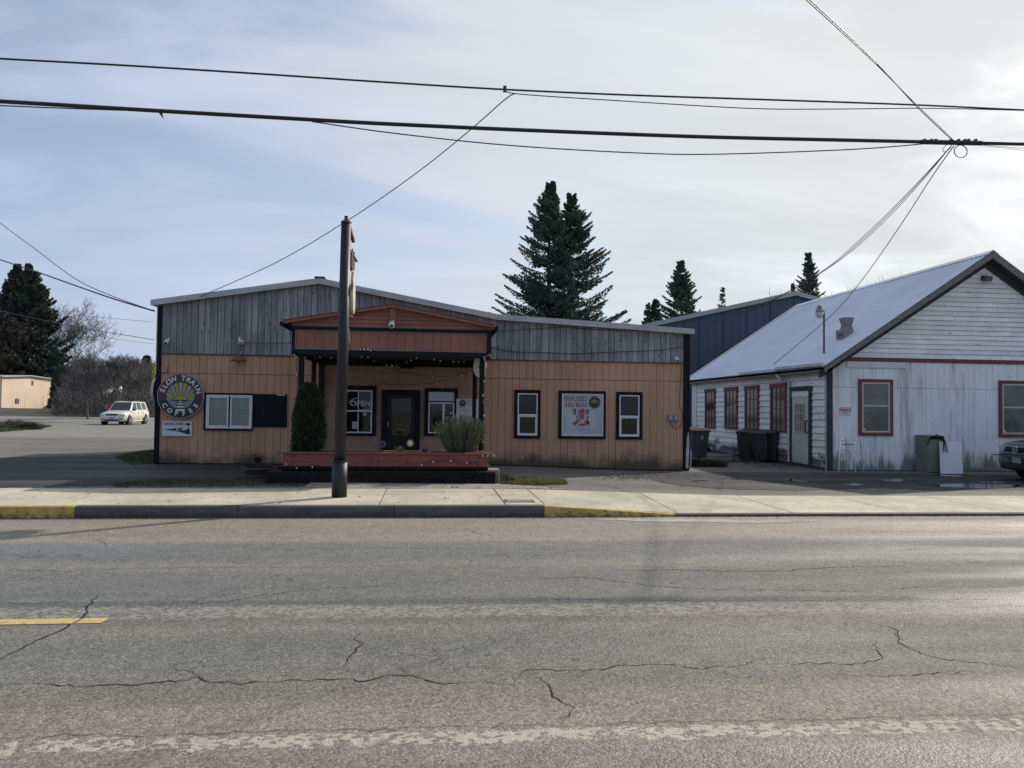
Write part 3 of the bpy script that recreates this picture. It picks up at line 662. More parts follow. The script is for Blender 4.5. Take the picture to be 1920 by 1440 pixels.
yp = F-.035
wo_, r = window((636,723,705.5,817), (645,731.5,698,812), y=yp); sash(wo_, r, .035, yp-.046, yp-.01)
zm = onY(672, 770.5, yp).z; xm = onY(672, 770, yp).x
MB().box(r[0]+.035, r[1]-.035, yp-.042, yp-.01, zm-.016, zm+.016).build('meeting_rail', white_v, wo_)
MB().box(xm-.011, xm+.011, yp-.040, yp-.012, r[2]+.035, zm-.016).build('muntin', white_v, wo_); MB().box(xm-.011, xm+.011, yp-.040, yp-.012, zm+.016, r[3]-.035).build('muntin', white_v, wo_)
for a, c in ((r[0]+.035, xm-.011), (xm+.011, r[1]-.035)):
    for z0, z1 in ((r[2]+.035, zm-.016), (zm+.016, r[3]-.035)): pane(wo_, a, c, z0, z1, yp-.02)
neon = mat('open_sign_tube', (.42,.46,.47), .4)
ox, oz = onY(675.5, 757, yp-.03).x, onY(675.5, 757, yp-.03).z
os_ = empty('open_sign', (ox, yp-.03, oz), 'pale OPEN sign with swoosh behind the porch window', 'sign')
letters('lettering', 'OPEN', ox, yp-.0215, oz, .19, neon, os_, bold=.004)
def arc(cx, cz, rx, rz, a0, a1, th, n=14): 
    o_ = [(cx+rx*math.cos(a0+(a1-a0)*i/n), cz+rz*math.sin(a0+(a1-a0)*i/n)) for i in range(n+1)]; i_ = [(cx+(rx-th)*math.cos(a0+(a1-a0)*i/n), cz+(rz-th)*math.sin(a0+(a1-a0)*i/n)) for i in range(n, -1, -1)]
    return o_+i_
flat('swoosh', [arc(ox-.03, oz+.0, .25, .15, 1.7, 3.0, .02), arc(ox+.05, oz-.02, .27, .15, -1.9, .25, .02)], yp-.0215, neon, os_)
flat('window_note', [[(q[0], q[1]) for q in [PF(660.5,790.5,yp), PF(671,790.5,yp), PF(671,804,yp), PF(660.5,804,yp)]][::-1]], yp-.0218, mat('paper', (.42,.43,.43), .8, noise=(14,.15)), wo_)
flat('window_sticker', [[PF(680.5,774,yp), PF(687.5,774,yp), PF(687.5,779,yp), PF(680.5,779,yp)][::-1]], yp-.0218, mat('paper', (.42,.43,.43)), wo_)
# door
x0, x1, z0, z1 = rectY(715, 731, 787.5, 852, yp)
z0 = .30
dm = mat('door_black', (.008,.009,.012), .5, spec=.3, noise=(4,.3)); dm2 = mat('door_frame', (.008,.010,.015), .7, spec=.2, noise=(6,.3))
b = MB(); b.box(x0, x0+.13, yp-.05, yp+.01, z0, z1); b.box(x1-.13, x1, yp-.05, yp+.01, z0, z1); b.box(x0+.13, x1-.13, yp-.05, yp+.01, z1-.12, z1)
b.build('door_frame', dm2, shop, bevel=.004)
door = MB().box(x0+.13, x1-.13, yp-.012, yp+.01, z0, z1-.12).build('door', dm, shop)
dx0, dx1 = x0+.135, x1-.135
MB().frame(dx0, dx1, z0+.02, z1-.13, .09, yp-.034, yp-.013).build('stile', dm, door, bevel=.003)
MB().box(dx0+.09, dx1-.09, yp-.030, yp-.013, .78, .86).build('lock_rail', dm, door)
pane(door, dx0+.09, dx1-.09, .86, z1-.22, yp-.020)
MB().box(dx0+.14, dx1-.14, yp-.026, yp-.013, z0+.16, .72).build('kick_panel', dm, door, bevel=.01)
MB().tube([(dx0+.04, yp-.06, 1.1), (dx0+.04, yp-.06, 1.22)], .012).build('handle', galv, door)
fade_d = mat('faded_print', (.085,.085,.08), .5, noise=(40,.4))
mxd = (dx0+dx1)/2; czd = PF(750, 775, yp)[1]
flat('door_emblem', [arc(mxd+.0, czd, .24, .16, -.5, .55, .012), arc(mxd, czd, .24, .16, 2.6, 3.7, .012), [(mxd-.10,czd+.14),(mxd+.14,czd+.17),(mxd+.12,czd+.19),(mxd-.07,czd+.165)], [(mxd-.06,czd-.05),(mxd+.03,czd-.05),(mxd+.03,czd-.03),(mxd-.06,czd-.03)]], yp-.0205, mat('door_print', (.035,.038,.04), .5), door)
nz_ = PF(750, 801, yp)[1]
flat('door_note', [[(mxd-.11,nz_-.085),(mxd+.11,nz_-.085),(mxd+.11,nz_-.035),(mxd-.11,nz_-.035)]]+[[(mxd-.09+.045*k,nz_+.035),(mxd-.055+.045*k,nz_+.035),(mxd-.055+.045*k,nz_+.07),(mxd-.09+.045*k,nz_+.07)] for k in range(4)], yp-.0206, fade_d, door)
# right porch window with white transom panel
wr_, r = window((796,728,857.5,817.5), (803,735,851.5,812.5), y=yp)
zt = onY(827, 752, yp).z
MB().box(r[0], r[1], yp-.03, yp-.006, zt, r[3]).build('transom_panel', mat('transom_white', (.50,.51,.50), .6, noise=(4,.1)), wr_)
sash(wr_, (r[0], r[1], r[2], zt-.03), .035, yp-.042, yp-.01)
xm = onY(831.5, 780, yp).x
MB().box(xm-.028, xm+.028, yp-.044, yp-.012, r[2]+.035, zt-.065).build('meeting_stile', white_v, wr_)
pane(wr_, r[0]+.035, xm-.028, r[2]+.035, zt-.065, yp-.02); pane(wr_, xm+.028, r[1]-.035, r[2]+.035, zt-.065, yp-.02)
# lean-on bits of clutter visible behind the pane
flat('shelf_clutter', [[PF(*p, yp) for p in ((835,764),(847,764),(847,770),(835,770))][::-1]], yp-.0215, mat('clutter_red', (.10,.05,.05), .6, noise=(40,.8)), wr_)
flat('shelf_label', [[PF(*p, yp) for p in ((835,772),(847,772),(847,777),(835,777))][::-1]], yp-.0215, mat('clutter_ochre', (.13,.10,.04), .6, noise=(40,.8)), wr_)
flat('shelf_cup', [[PF(*p, yp) for p in ((844,773.5),(848.5,773.5),(848.5,776),(844,776))][::-1]], yp-.0218, white_v, wr_)

# ---------------------------------------------------------------- porch canopy
CY = 16.2
def pc(px, py, y=CY): return onY(px, py, y)
cx0, cx1 = pc(547, 640).x, pc(921, 645).x
zfa, zfb = 2.62, 2.74            # black bottom beam
zpa, zpb = pc(730, 658).z, pc(730, 622).z
ap = pc(737, 573); cl_, cr_ = pc(534, 602), pc(927, 613)
zeave = (cl_.z+cr_.z)/2
canopy = MB()
canopy.box(cx0, cx1, CY+.05, CY+.12, zpa-.12, zpb+.14)                # front board behind the trim
canopy.prism([(cl_.x+.1, zpb+.12), (cr_.x-.1, zpb+.12), (ap.x, ap.z-.06)], CY+.05, CY+.12)
cano = canopy.build('porch_canopy', dark, shop)
# black frame around the panel band
b = MB(); xp0, xp1 = pc(553, 640).x, pc(912.5, 645).x
zb0 = zpa-.10
b.box(cx0, cx1, CY-.02, CY+.048, zb0, zpa); b.box(cx0, cx1, CY-.02, CY+.048, zpb, zpb+.075); b.box(cx0, xp0, CY-.02, CY+.048, zpa, zpb); b.box(xp1, cx1, CY-.02, CY+.048, zpa, zpb)
b.build('band_frame', blk, cano)
MB().frame(xp0, xp1, zpa, zpb, .018, CY-.004, CY+.02).build('band_edge', mat('grey_edge', (.17,.17,.19), .7), cano)
n = 21; w = (xp1-xp0-.036)/n; bm_ = boxmesh('band_board', w-.006, .02, zpb-zpa-.036, red_o)
for i in range(n): piece('band_board', bm_, (xp0+.018+w*(i+.5), CY+.03+rb.uniform(-.002,.002), zpa+.018), cano)
# gable lap boards
z = zpb+.078; nrow = 5; top_z = ap.z; rh = (top_z-.05-z)/nrow
xpost = (pc(731, 590).x, pc(743, 590).x)
def gx(zz, s_):      # x of the rake at a height
    e = cl_ if s_ < 0 else cr_
    t = (zz-zeave+.02)/(ap.z-zeave); t = max(0, min(1, t)); return e.x+(ap.x-e.x)*t
for j in range(nrow):
    z0, z1 = z+rh*j, z+rh*(j+1)-.004
    for s_ in (-1, 1):
        xi = xpost[0]-.002 if s_ < 0 else xpost[1]+.002
        e0 = max(gx(z0, -1), cl_.x+.03) if s_ < 0 else min(gx(z0, 1), cr_.x-.03); e1 = gx(z1, s_)
        if s_ < 0: pl = [(e0, z0), (xi, z0), (xi, z1), (min(e1, xi), z1)]
        else: pl = [(xi, z0), (e0, z0), (max(e1, xi), z1), (xi, z1)]
        y_ = CY+.0
        m_ = MB().prism(pl, y_, CY+.049)
        for q in range(len(pl)): 
            vx = m_.v[q]; m_.v[q] = (vx[0], y_+(.018 if vx[2] > z0+.01 else 0.0), vx[2])
        m_.build('lap_board', red_o, cano)
MB().box(xpost[0], xpost[1], CY-.025, CY+.045, z-.0, ap.z-.03).build('king_post', red_o, cano)
# roof slopes of the canopy with rake boards
for s_, e in ((-1, cl_), (1, cr_)):
    d = Vector((e.x-ap.x, 0, zeave-ap.z)); nrm = Vector((0,0,.035))
    pl = [(ap.x, ap.z), (e.x, zeave), (e.x, zeave+.03), (ap.x, ap.z+.035)]
    if s_ < 0: pl = pl[::-1]
    MB().prism(pl, CY-.14, F-.045).build('canopy_roof', mat('canopy_roofing', (.13,.05,.04), .85, noise=(20,.3)), cano)
    pl = [(ap.x, ap.z-.045), (e.x, zeave-.045), (e.x, zeave-.002), (ap.x, ap.z-.002)]
    if s_ < 0: pl = pl[::-1]
    MB().prism(pl, CY-.135, CY-.10).build('rake_board', red_o, cano)
# gutter ends
for e, s_ in ((cl_, -1), (cr_, 1)):
    MB().tube([(e.x+s_*.03, CY-.16, zeave-.06), (e.x+s_*.03, F-.1, zeave-.06)], .05, 8).build('gutter', blk, cano)
MB().prism([(cx0-.12, zeave-.09), (cx0+.0, zpb+.02), (cx0+.0, zpb+.13), (cx0-.1, zeave-.02)], CY-.01, CY+.05).build('bracket', blk, cano)
# side beams, ceiling boards, back beam
for xx in (cx0+.06, cx1-.06): MB().box(xx-.05, xx+.05, CY+.122, F-.05, zb0, zb0+.22).build('side_beam', blk, cano)
cm = mat('ceiling_board', (.055,.042,.038), .85, noise=[((2,20,20),.25)], rnd=.15)
n = 16; dy__ = (F-.2-(CY+.125))/n
cb_ = MB().box(cx0+.115, cx1-.115, 0, dy__-.006, 0, .015).mesh('ceiling_board'); cb_.materials.append(cm)
for i in range(n): piece('ceiling_board', cb_, (0, CY+.125+dy__*i, zb0+.10), cano)
MB().box(cx0+.12, cx1-.12, F-.19, F-.05, zb0-.06, zb0+.13).build('back_beam', blk, cano)
# posts
def post(px, y, w_, z0=.36):
    xx = onY(px, 760, y).x; return MB().box(xx-w_/2, xx+w_/2, y-w_/2, y+w_/2, z0, zb0+.0).build('post', blk, shop, bevel=.006)
post(563.5, CY+.1, .105); post(587.5, 18.0, .085); post(602, F-.12, .11); post(902.5, CY+.1, .10); post(889, 18.9, .09)
# porch deck
deck = MB().box(cx0-.1, cx1+.1, 15.5, F-.04, .0, .30).build('porch_deck', mat('deck_concrete', (.13,.125,.11), .9, noise=(6,.25)), shop)

# ---------------------------------------------------------------- low platform and red planter
plat = empty('planter_platform', (-.8, 14.9, .15), 'black timber platform under the red planter', 'platform')
tim = mat('black_timber', (.012,.012,.010), .95, spec=.2, noise=[((3,20,20),.5),(12,.4)], bump=((4,40,40),.5,.01), stain=dict(col=(.05,.05,.03), z0=-2, z1=2, scale=7, amt=.5, hi=0, lo=0, t0=.6, t1=.75))
px_l, px_r = onY(497, 890, 14.75).x, onY(933, 895, 14.75).x
def timber(x0, x1, y0, y1, z0, z1, seed=1):
    return MB().box(x0, x1, y0, y1, z0, z1).build('timber', tim, plat, bevel=.02)
timber(px_l, -1.55, 14.72, 14.95, .14, .36); timber(-1.54, px_r-.04, 14.70, 14.95, .14, .375); 
timber(px_l+.25, px_r-.2, 14.955, 15.6, .14, .40)
MB().box(px_r-.30, px_r+.06, 14.96, 15.35, .14, .40).build('end_block', mat('old_concrete', (.23,.21,.165)), plat, bevel=.02)
timber(onY(521,883,14.9).x, onY(915,884,14.9).x, 14.87, 14.955, .385, .455)
pl_ = empty('planter_box', (-.8, 15.0, .44), 'long red wooden planter box in front of the porch', 'planter')
PLY = 14.92
rx0, rx1 = onY(531, 865, PLY).x, onY(913, 865, PLY).x
rp = mat('planter_red', (.22,.07,.052), .75, noise=[((2,14,14),.2),(30,.15)], rnd=.1, bump=((3,50,50),.3,.003), stain=dict(col=(.06,.03,.025), z0=.40, z1=.75, scale=8, amt=.6, hi=.05, lo=-.2))
zc0, zc1 = .45, .69
for (z0, z1) in ((zc0, zc0+.085), (zc0+.09, zc1)): MB().box(rx0, rx1, PLY, PLY+.03, z0, z1).build('side_board', rp, pl_)
for (z0, z1) in ((zc0, zc0+.085), (zc0+.09, zc1)): MB().box(rx0, rx1, PLY+.62, PLY+.65, z0, z1).build('side_board', rp, pl_)
for xx in (rx0, rx1-.03): MB().box(xx, xx+.03, PLY+.031, PLY+.619, zc0, zc1).build('end_board', rp, pl_)
for (a, c) in ((531,547), (698.5,707), (752.5,761), (898,913)):
    MB().box(onY(a,865,PLY).x, onY(c,865,PLY).x, PLY-.022, PLY-.001, zc0-.005, zc1).build('batten', rp, pl_)
rx2 = onY(519, 850, PLY).x
MB().box(rx2, -1.1, PLY-.05, PLY+.09, zc1+.001, zc1+.03).build('cap_rail', rp, pl_, bevel=.003); MB().box(-1.095, onY(927,852,PLY).x, PLY-.05, PLY+.09, zc1+.001, zc1+.03).build('cap_rail', rp, pl_, bevel=.003)
MB().box(rx0, rx1, PLY+.56, PLY+.68, zc1+.001, zc1+.03).build('cap_rail', rp, pl_, bevel=.003)
MB().box(rx0+.031, rx1-.031, PLY+.031, PLY+.619, zc0, zc1-.03).build('soil', mat('soil', (.05,.04,.03), .95, noise=(20,.5), bump=(30,.8,.02)), pl_)
# ================================================================== WHITE BUILDING (right)
WY = 19.6
wx = onY(1553, 780, WY).x                      # left side wall
wp_m = mat('white_peeling_paint', (.76,.775,.775), .8, noise=[((1.5,1.5,.5),.10),(20,.05)], rnd=.03, bump=((50,50,3),.2,.002),
    stain=dict(col=(.10,.105,.075), z0=.0, z1=1.15, scale=(5,5,.9), amt=.85, hi=.30, lo=-.25, t0=.55, t1=.72),
    stain2=dict(col=(.27,.26,.27), z0=-4, z1=9, scale=(4.5,4.5,.35), amt=.75, hi=.0, lo=0, t0=.53, t1=.67))
wclap = mat('white_clapboard', (.78,.78,.76), .85, noise=[((2,2,6),.12),(20,.08)], rnd=.07, bump=((6,6,40),.25,.003),
    stain=dict(col=(.13,.125,.12), z0=-4, z1=9, scale=(4,4,14), amt=.85, hi=0, lo=0, t0=.63, t1=.69), stain2=dict(col=(.05,.045,.04), z0=.15, z1=1.0, scale=(1.3,1.3,2), amt=.9, hi=.22, lo=-.45, t0=.5, t1=.62))
redt = mat('dark_red_trim', (.15,.045,.05), .75, noise=(8,.2))
chart = mat('charcoal_trim', (.048,.053,.06), .85, spec=.3, noise=(4,.25))
wb = empty('white_building', (wx+4, WY+3, .04), 'weathered white gabled building with sheet metal roof and red window trim', 'building')
ape = onY(1862, 472, WY-.35); axx = ape.x
wx2 = 2*axx-wx                                 # right wall, out of the frame
YB = 30.3
zev = onY(1550, 686, WY-.35).z; zap = ape.z
slope = (zap-zev)/(axx-(wx-.25))
def rz(x): return zap - slope*abs(x-axx)
core = MB().prism([(wx+.03, 0), (wx2-.03, 0), (wx2-.03, rz(wx2)-.12), (axx, zap-.12), (wx+.03, rz(wx)-.12)], WY+.03, YB-.05).build('wall', mat('sheathing_grey', (.12,.12,.12), .95), wb)
# front: vertical boards in two courses below the red belt
zbelt = 3.03
n = int((wx2-wx)/.18); w = (wx2-wx)/n
zj = onY(1700, 728, WY).z
lo_m = boxmesh('wall_board', w-.008, .025, 1, wp_m)
for i in range(n):
    x = wx+.11+(wx2-wx-.11)*(i+.5)/n
    for z0, z1 in ((.05, zj-.004), (zj+.004, zbelt-.06)):
        piece('wall_board', lo_m, (x, WY+.013+rb.uniform(-.003,.003), z0), core, (1, 1, z1-z0))
MB().box(onY(1583,672,WY).x, wx2, WY-.03, WY+.02, zbelt-.055, zbelt+.05).build('belt_board', redt, wb)
# gable: horizontal laps
rows = 21; zt = zap-.15; rh = (zt-zbelt-.05)/rows
for j in range(rows):
    z0 = zbelt+.052+rh*j; z1 = z0+rh-.009
    xa, xb_ = axx-(zap-.14-z0)/slope, axx+(zap-.14-z0)/slope; xa1, xb1 = axx-(zap-.14-z1)/slope, axx+(zap-.14-z1)/slope
    xa = max(xa, wx); cut = [xa]
    while cut[-1] < xb_-1.2: cut.append(cut[-1]+rb.uniform(1.6, 4.2))
    cut = [c for c in cut if c < xb_-.8]+[xb_]
    for k in range(len(cut)-1):
        a, c = cut[k]+.003, cut[k+1]-.003
        a1 = max(a, xa1) if k == 0 else a; c1 = min(c, xb1) if k == len(cut)-2 else c
        if c1 <= a1+.02: continue
        b = MB().prism([(a, z0), (c, z0), (c1, z1), (a1, z1)], WY-.024, WY+.028)
        for q in (2, 3): v = b.v[q]; b.v[q] = (v[0], WY-.002, v[2])
        b.build('gable_board', wclap, core)
# side wall: long clapboards with splits
rows = 14; rh = (zev-.16-.08)/rows
for j in range(rows):
    z0 = .1+rh*j; z1 = z0+rh-.010; y = WY+.12
    while y < YB-.6:
        y1 = y+rb.uniform(2.2, 4.5); y1 = y1 if y1 < YB-1.4 else YB-.55
        b = MB().prism([(y+.004, z0), (y1-.004, z0), (y1-.004, z1), (y+.004, z1)], wx-.034, wx+.028, 'x')
        for q in (2, 3): v = b.v[q]; b.v[q] = (wx-.004, v[1], v[2])
        b.build('clapboard', wclap, core); y = y1
# rear left corner: wide vertical planks
for k in range(3):
    MB().box(wx-.05, wx-.0, YB-.54+.18*k, YB-.54+.18*k+.165, .1, zev-.12).build('corner_plank', wp_m, core)
# corner board
MB().box(wx-.03, wx+.10, WY-.045, WY+.115, .02, zev+.05).build('corner_board', chart, wb)
MB().box(wx-.045, wx-.031, WY+.03, WY+.06, .02, zev-.1).build('corner_bead', white_v, wb)
# roof: corrugated sheets
rm = mat('roof_metal', (.50,.555,.635), .45, metal=.3, noise=[((.4,.4,.4),.10),((3,.8,3),.07)], rnd=.02, stain=dict(col=(.45,.49,.55), z0=-4, z1=12, scale=(.9,2.4,.9), amt=.5, hi=0, lo=0))
def roof_sheet(y0, y1, side_):
    b = MB(); n = 4*round((y1-y0)/.18); ex = wx-.28 if side_ < 0 else wx2+.28
    for i in range(n+1):
        y = y0+(y1-y0)*i/n; h = .017*math.cos(i*math.pi/2.0)
        for t in (0, 1):
            x = axx+(ex-axx)*t; b.v.append((x, y, rz(x)+h+.02))
        for t in (0, 1):
            x = axx+(ex-axx)*t; b.v.append((x, y, rz(x)+h+.008))
    for i in range(n):
        a = i*4; c = a+4
        f1 = (a, a+1, c+1, c); f2 = (a+2, c+2, c+3, a+3); f3 = (a+1, a+3, c+3, c+1)
        b.f += [f1, f2, f3]
    b.f += [(0, 2, 3, 1), (n*4, n*4+1, n*4+3, n*4+2)]
    return b
rbase = MB()
for s_ in (-1, 1):
    ex = wx-.22 if s_ < 0 else wx2+.22
    pl = [(axx, zap-.10), (ex, rz(ex)-.10), (ex, rz(ex)-.015), (axx, zap-.015)]
    rbase.prism(pl[::-1] if s_ < 0 else pl, WY-.30, YB+.1)
rf = rbase.build('roof', mat('roof_deck', (.16,.155,.15), .9, noise=(8,.3)), wb)
ny = 9
for s_ in (-1, 1):
    for k in range(ny):
        y0 = WY-.36+(YB+.14-WY+.36)*k/ny; y1 = y0+(YB+.14-WY+.36)/ny
        roof_sheet(y0, y1, s_).build('roof_sheet', rm, rf)
MB().prism([(axx-.16, rz(axx-.16)+.036), (axx, zap+.036), (axx+.16, rz(axx+.16)+.036), (axx+.16, rz(axx+.16)+.05), (axx, zap+.055), (axx-.16, rz(axx-.16)+.05)], WY-.37, YB+.15).build('ridge_cap', rm, rf)
# rear rake edge strip (bright curled edge)
ex = wx-.28
MB().beam((ex, YB+.15, rz(ex)+.03), (axx, YB+.15, zap+.03), .14, .05).build('rear_rake_strip', mat('pale_edge', (.5,.5,.47), .6), rf)
# front rake boards: weathered outer board and charcoal inner fascia
for s_ in (-1, 1):
    ex = wx-.27 if s_ < 0 else wx2+.27
    def rk(o0, o1, y0, y1, m_, nm):
        pl = [(axx, zap-o1*1.2), (ex, rz(ex)-o1), (ex, rz(ex)-o0), (axx, zap-o0*1.2)]
        MB().prism(pl[::-1] if s_ < 0 else pl, y0, y1).build(nm, m_, rf)
    rk(.0, .14, WY-.345, WY-.305, mat('weathered_rake', (.17,.165,.16), .9, noise=((14,14,14),.3)), 'rake_board')
    rk(.115, .31, WY-.045, WY-.018, chart, 'gable_fascia')
    rk(.102, .118, WY-.30, WY-.02, chart, 'soffit')
# apex dark board
MB().prism([(axx-.95, zap-.98), (axx-.0, zap-.36), (axx+.95, zap-.98), (axx+.6, zap-.50), (axx, zap-.20), (axx-.6, zap-.50)][::-1], WY-.044, WY-.019).build('gable_peak_board', chart, rf)
# eave: fascia, rafter tails, gutter in two lengths, downspout
MB().box(wx-.22, wx-.19, WY-.3, YB, zev-.16, zev-.03).build('eave_fascia', mat('weathered_rake', (.17,.165,.16)), wb)
def gut(pa, pb, dz):
    a = onX(*pa, wx-.27); c = onX(*pb, wx-.27); 
    return MB().beam((wx-.28, a.y, a.z+dz), (wx-.28, c.y, c.z+dz), .11, .08).build('gutter', mat('gutter_white', (.52,.53,.53), .6, noise=((1,3,3),.15)), wb)
gut((1543,683), (1457,691), 0); gut((1458,694), (1388,701), 0)
a = onX(1460, 700, wx-.2); yd = rectX(1478,700,1483,860,wx-.05)
ydm = (yd[0]+yd[1])/2
MB().tube([(wx-.27, a.y, zev-.12), (wx-.2, a.y-.1, zev-.25), (wx-.08, ydm+.3, zev-.28), (wx-.07, ydm, zev-.34), (wx-.07, ydm, .12)], .04, 8).build('downspout', mat('gutter_white', (.52,.53,.53)), wb)
MB().obox((wx-.04, ydm, 1.27), (.06, .14, .08)).build('spout_strap', white_v, wb)
# side windows with muntins
cloth = mat('curtain', (.20,.19,.16), .9, noise=[((12,12,.6),.4),(3,.3)])
def swin(p, nx, ny_, hide=None):
    y0, y1, z0, z1 = rectX(*p, wx); t = .10
    b = MB(); xo, xi = wx-.06, wx+.0
    b.box(xo, xi, y0, y0+t, z0, z1-.14); b.box(xo, xi, y1-t, y1, z0, z1-.14); b.box(xo-.015, xi, y0-.03, y1+.03, z1-.14, z1); b.box(xo-.015, xi, y0-.0, y1+.0, z0-.06, z0)
    o = b.build('window', redt, wb)
    ya, yb_ = y0+t, y1-t; za, zb_ = z0, z1-.14
    MB().box(wx-.03, wx-.024, ya, yb_, za, zb_).build('curtain', cloth, o)
    MB().box(wx-.036, wx-.032, ya, yb_, za, zb_).build('pane', mat('old_glass', (.035,.037,.04), .08, spec=.6, noise=[((3,3,2),.9)]), o)
    for i in range(1, nx): yy = ya+(yb_-ya)*i/nx; MB().box(wx-.048, wx-.037, yy-.012, yy+.012, za, zb_).build('muntin', redt, o)
    for j in range(1, ny_): zz = za+(zb_-za)*j/ny_; MB().box(wx-.050, wx-.0375, ya, yb_, zz-.012, zz+.012).build('muntin', redt, o)
    return o
swin((1324,729,1343,800), 3, 4); swin((1361,726,1385,801), 3, 4); swin((1399,723,1425,803), 3, 4); swin((1447,719,1477,806), 3, 4)
# side door
y0, y1, z0, z1 = rectX(1484,733,1524,872,wx); z0 = .1
b = MB(); xo, xi = wx-.07, wx+.0
b.box(xo, xi, y0, y0+.13, z0, z1); b.box(xo, xi, y1-.13, y1, z0, z1); b.box(xo-.012, xi, y0-.03, y1+.03, z1, z1+.13); b.build('side_door_frame', chart, wb)
MB().box(xo+.015, xi, y0+.131, y1-.131, z1-.16, z1-.001).build('door_header', wclap, wb)
dmw = mat('grey_white_door', (.50,.51,.48), .6, noise=[(1.5,.12)], stain=dict(col=(.2,.19,.12), z0=.1, z1=.6, scale=5, amt=.6, hi=.2, lo=-.4))
sdoor = MB().box(wx-.05, wx-.0, y0+.135, y1-.135, z0+.02, z1-.165).build('side_door', dmw, wb)
ya, yb_ = y0+.135, y1-.135; wy = yb_-ya
g0, g1 = ya+wy*.25, yb_-wy*.2; gz0, gz1 = onX(1505, 810, wx).z, onX(1505, 757, wx).z
MB().box(wx-.056, wx-.051, g0, g1, gz0, gz1).build('pane', cloth, sdoor)
gf = mat('cream_frame', (.50,.48,.40), .6)
b = MB(); 
for i in range(5): yy = g0+(g1-g0)*i/4; b.box(wx-.066, wx-.057, yy-.014, yy+.014, gz0-.02, gz1+.02)
b.build('glazing_bars', gf, sdoor)
b = MB()
for j in range(4): zz = gz0+(gz1-gz0)*j/3; b.box(wx-.070, wx-.0665, g0-.014, g1+.014, zz-.014, zz+.014)
b.build('glazing_rails', gf, sdoor)
MB().tube([(wx-.06, ya+.06, 1.0), (wx-.12, ya+.06, 1.03), (wx-.12, ya+.06, 1.32), (wx-.06, ya+.06, 1.35)], .018, 6).build('handle', blk, sdoor)
# front windows
def fwin(tr):
    x0, x1, z0, z1 = rectY(*tr, WY); t = .085
    o = MB().frame(x0, x1, z0, z1, t, WY-.05, WY+.0).build('window', redt, wb, bevel=.004)
    crm = mat('cream_frame', (.50,.48,.40)); r = (x0+t, x1-t, z0+t, z1-t)
    MB().box(r[0], r[1], WY-.012, WY-.004, r[2], r[3]).build('blind', mat('green_blind', (.15,.165,.145), .7, noise=[((1,1,45),.12,1)]), o)
    sash(o, r, .045, WY-.04, WY-.015, crm); zm_ = r[2]+(r[3]-r[2])*.53
    MB().box(r[0]+.045, r[1]-.045, WY-.042, WY-.015, zm_-.02, zm_+.02).build('meeting_rail', crm, o)
    pgm = mat('blind_pane', (.10,.115,.10), .08, spec=.6, noise=[((1.2,1.2,40),.10,1),(2.2,.4)])
    pane(o, r[0]+.045, r[1]-.045, r[2]+.045, zm_-.02, WY-.024, pgm); pane(o, r[0]+.045, r[1]-.045, zm_+.02, r[3]-.045, WY-.028, pgm)
    MB().box(r[0]+.05, r[0]+.10, WY-.032, WY-.0245, r[2]+.055, r[2]+.11).build('sticker', white_v, o)
    return o
fwin((1609,711,1673,817)); fwin((1872,714,1937,820))
# blank name board, notices, gable lamp
x0, x1, z0, z1 = rectY(1587, 678.5, 1697, 690, WY)
nb = MB().box(x0, x1, WY-.035, WY-.002, z0, z1).build('name_board', mat('blank_board', (.60,.60,.58), .7, noise=(5,.08)), None, bevel=.003)
props(nb, 'long blank white board under the red belt of the white building', 'sign board')
x0, x1, z0, z1 = rectY(1574, 764, 1594.5, 779, WY)
nt_ = empty('wall_notice', ((x0+x1)/2, WY-.01, z0), 'small white notice with red heading on the white wall', 'notice')
MB().box(x0, x1, WY-.014, WY-.002, z0, z1).build('panel', mat('notice_white', (.6,.6,.6), .6), nt_)
MB().frame(x0+.0, x1, (z0+z1)/2+.01, z1, .022, WY-.017, WY-.0145).build('heading_frame', mat('notice_red', (.33,.04,.05), .6), nt_)
flat('heading_print', [[(x0+.045+.03*k, z1-.075), (x0+.068+.03*k, z1-.075), (x0+.068+.03*k, z1-.045), (x0+.045+.03*k, z1-.045)] for k in range(6)], WY-.0150, mat('notice_red', (.33,.04,.05)), nt_)
flat('notice_print', [[(x0+.08+.028*k, z0+.055), (x0+.10+.028*k, z0+.055), (x0+.10+.028*k, z0+.08), (x0+.08+.028*k, z0+.08)] for k in range(5)], WY-.0150, mat('notice_ink', (.05,.05,.06), .6), nt_)
# faded ghost of an old sign
gl_ = onY(1842, 522, WY)
gl = empty('gable_lamp', gl_, 'small dark lamp box near the peak of the white gable', 'lamp')
MB().obox((gl_.x, WY-.06, gl_.z), (.12, .09, .14)).build('bracket', chart, gl, bevel=.01); MB().obox((gl_.x+.04, WY-.16, gl_.z-.03), (.22, .12, .15), (.3,0,.2)).build('housing', mat('lamp_grey', (.10,.10,.11), .6), gl, bevel=.02)
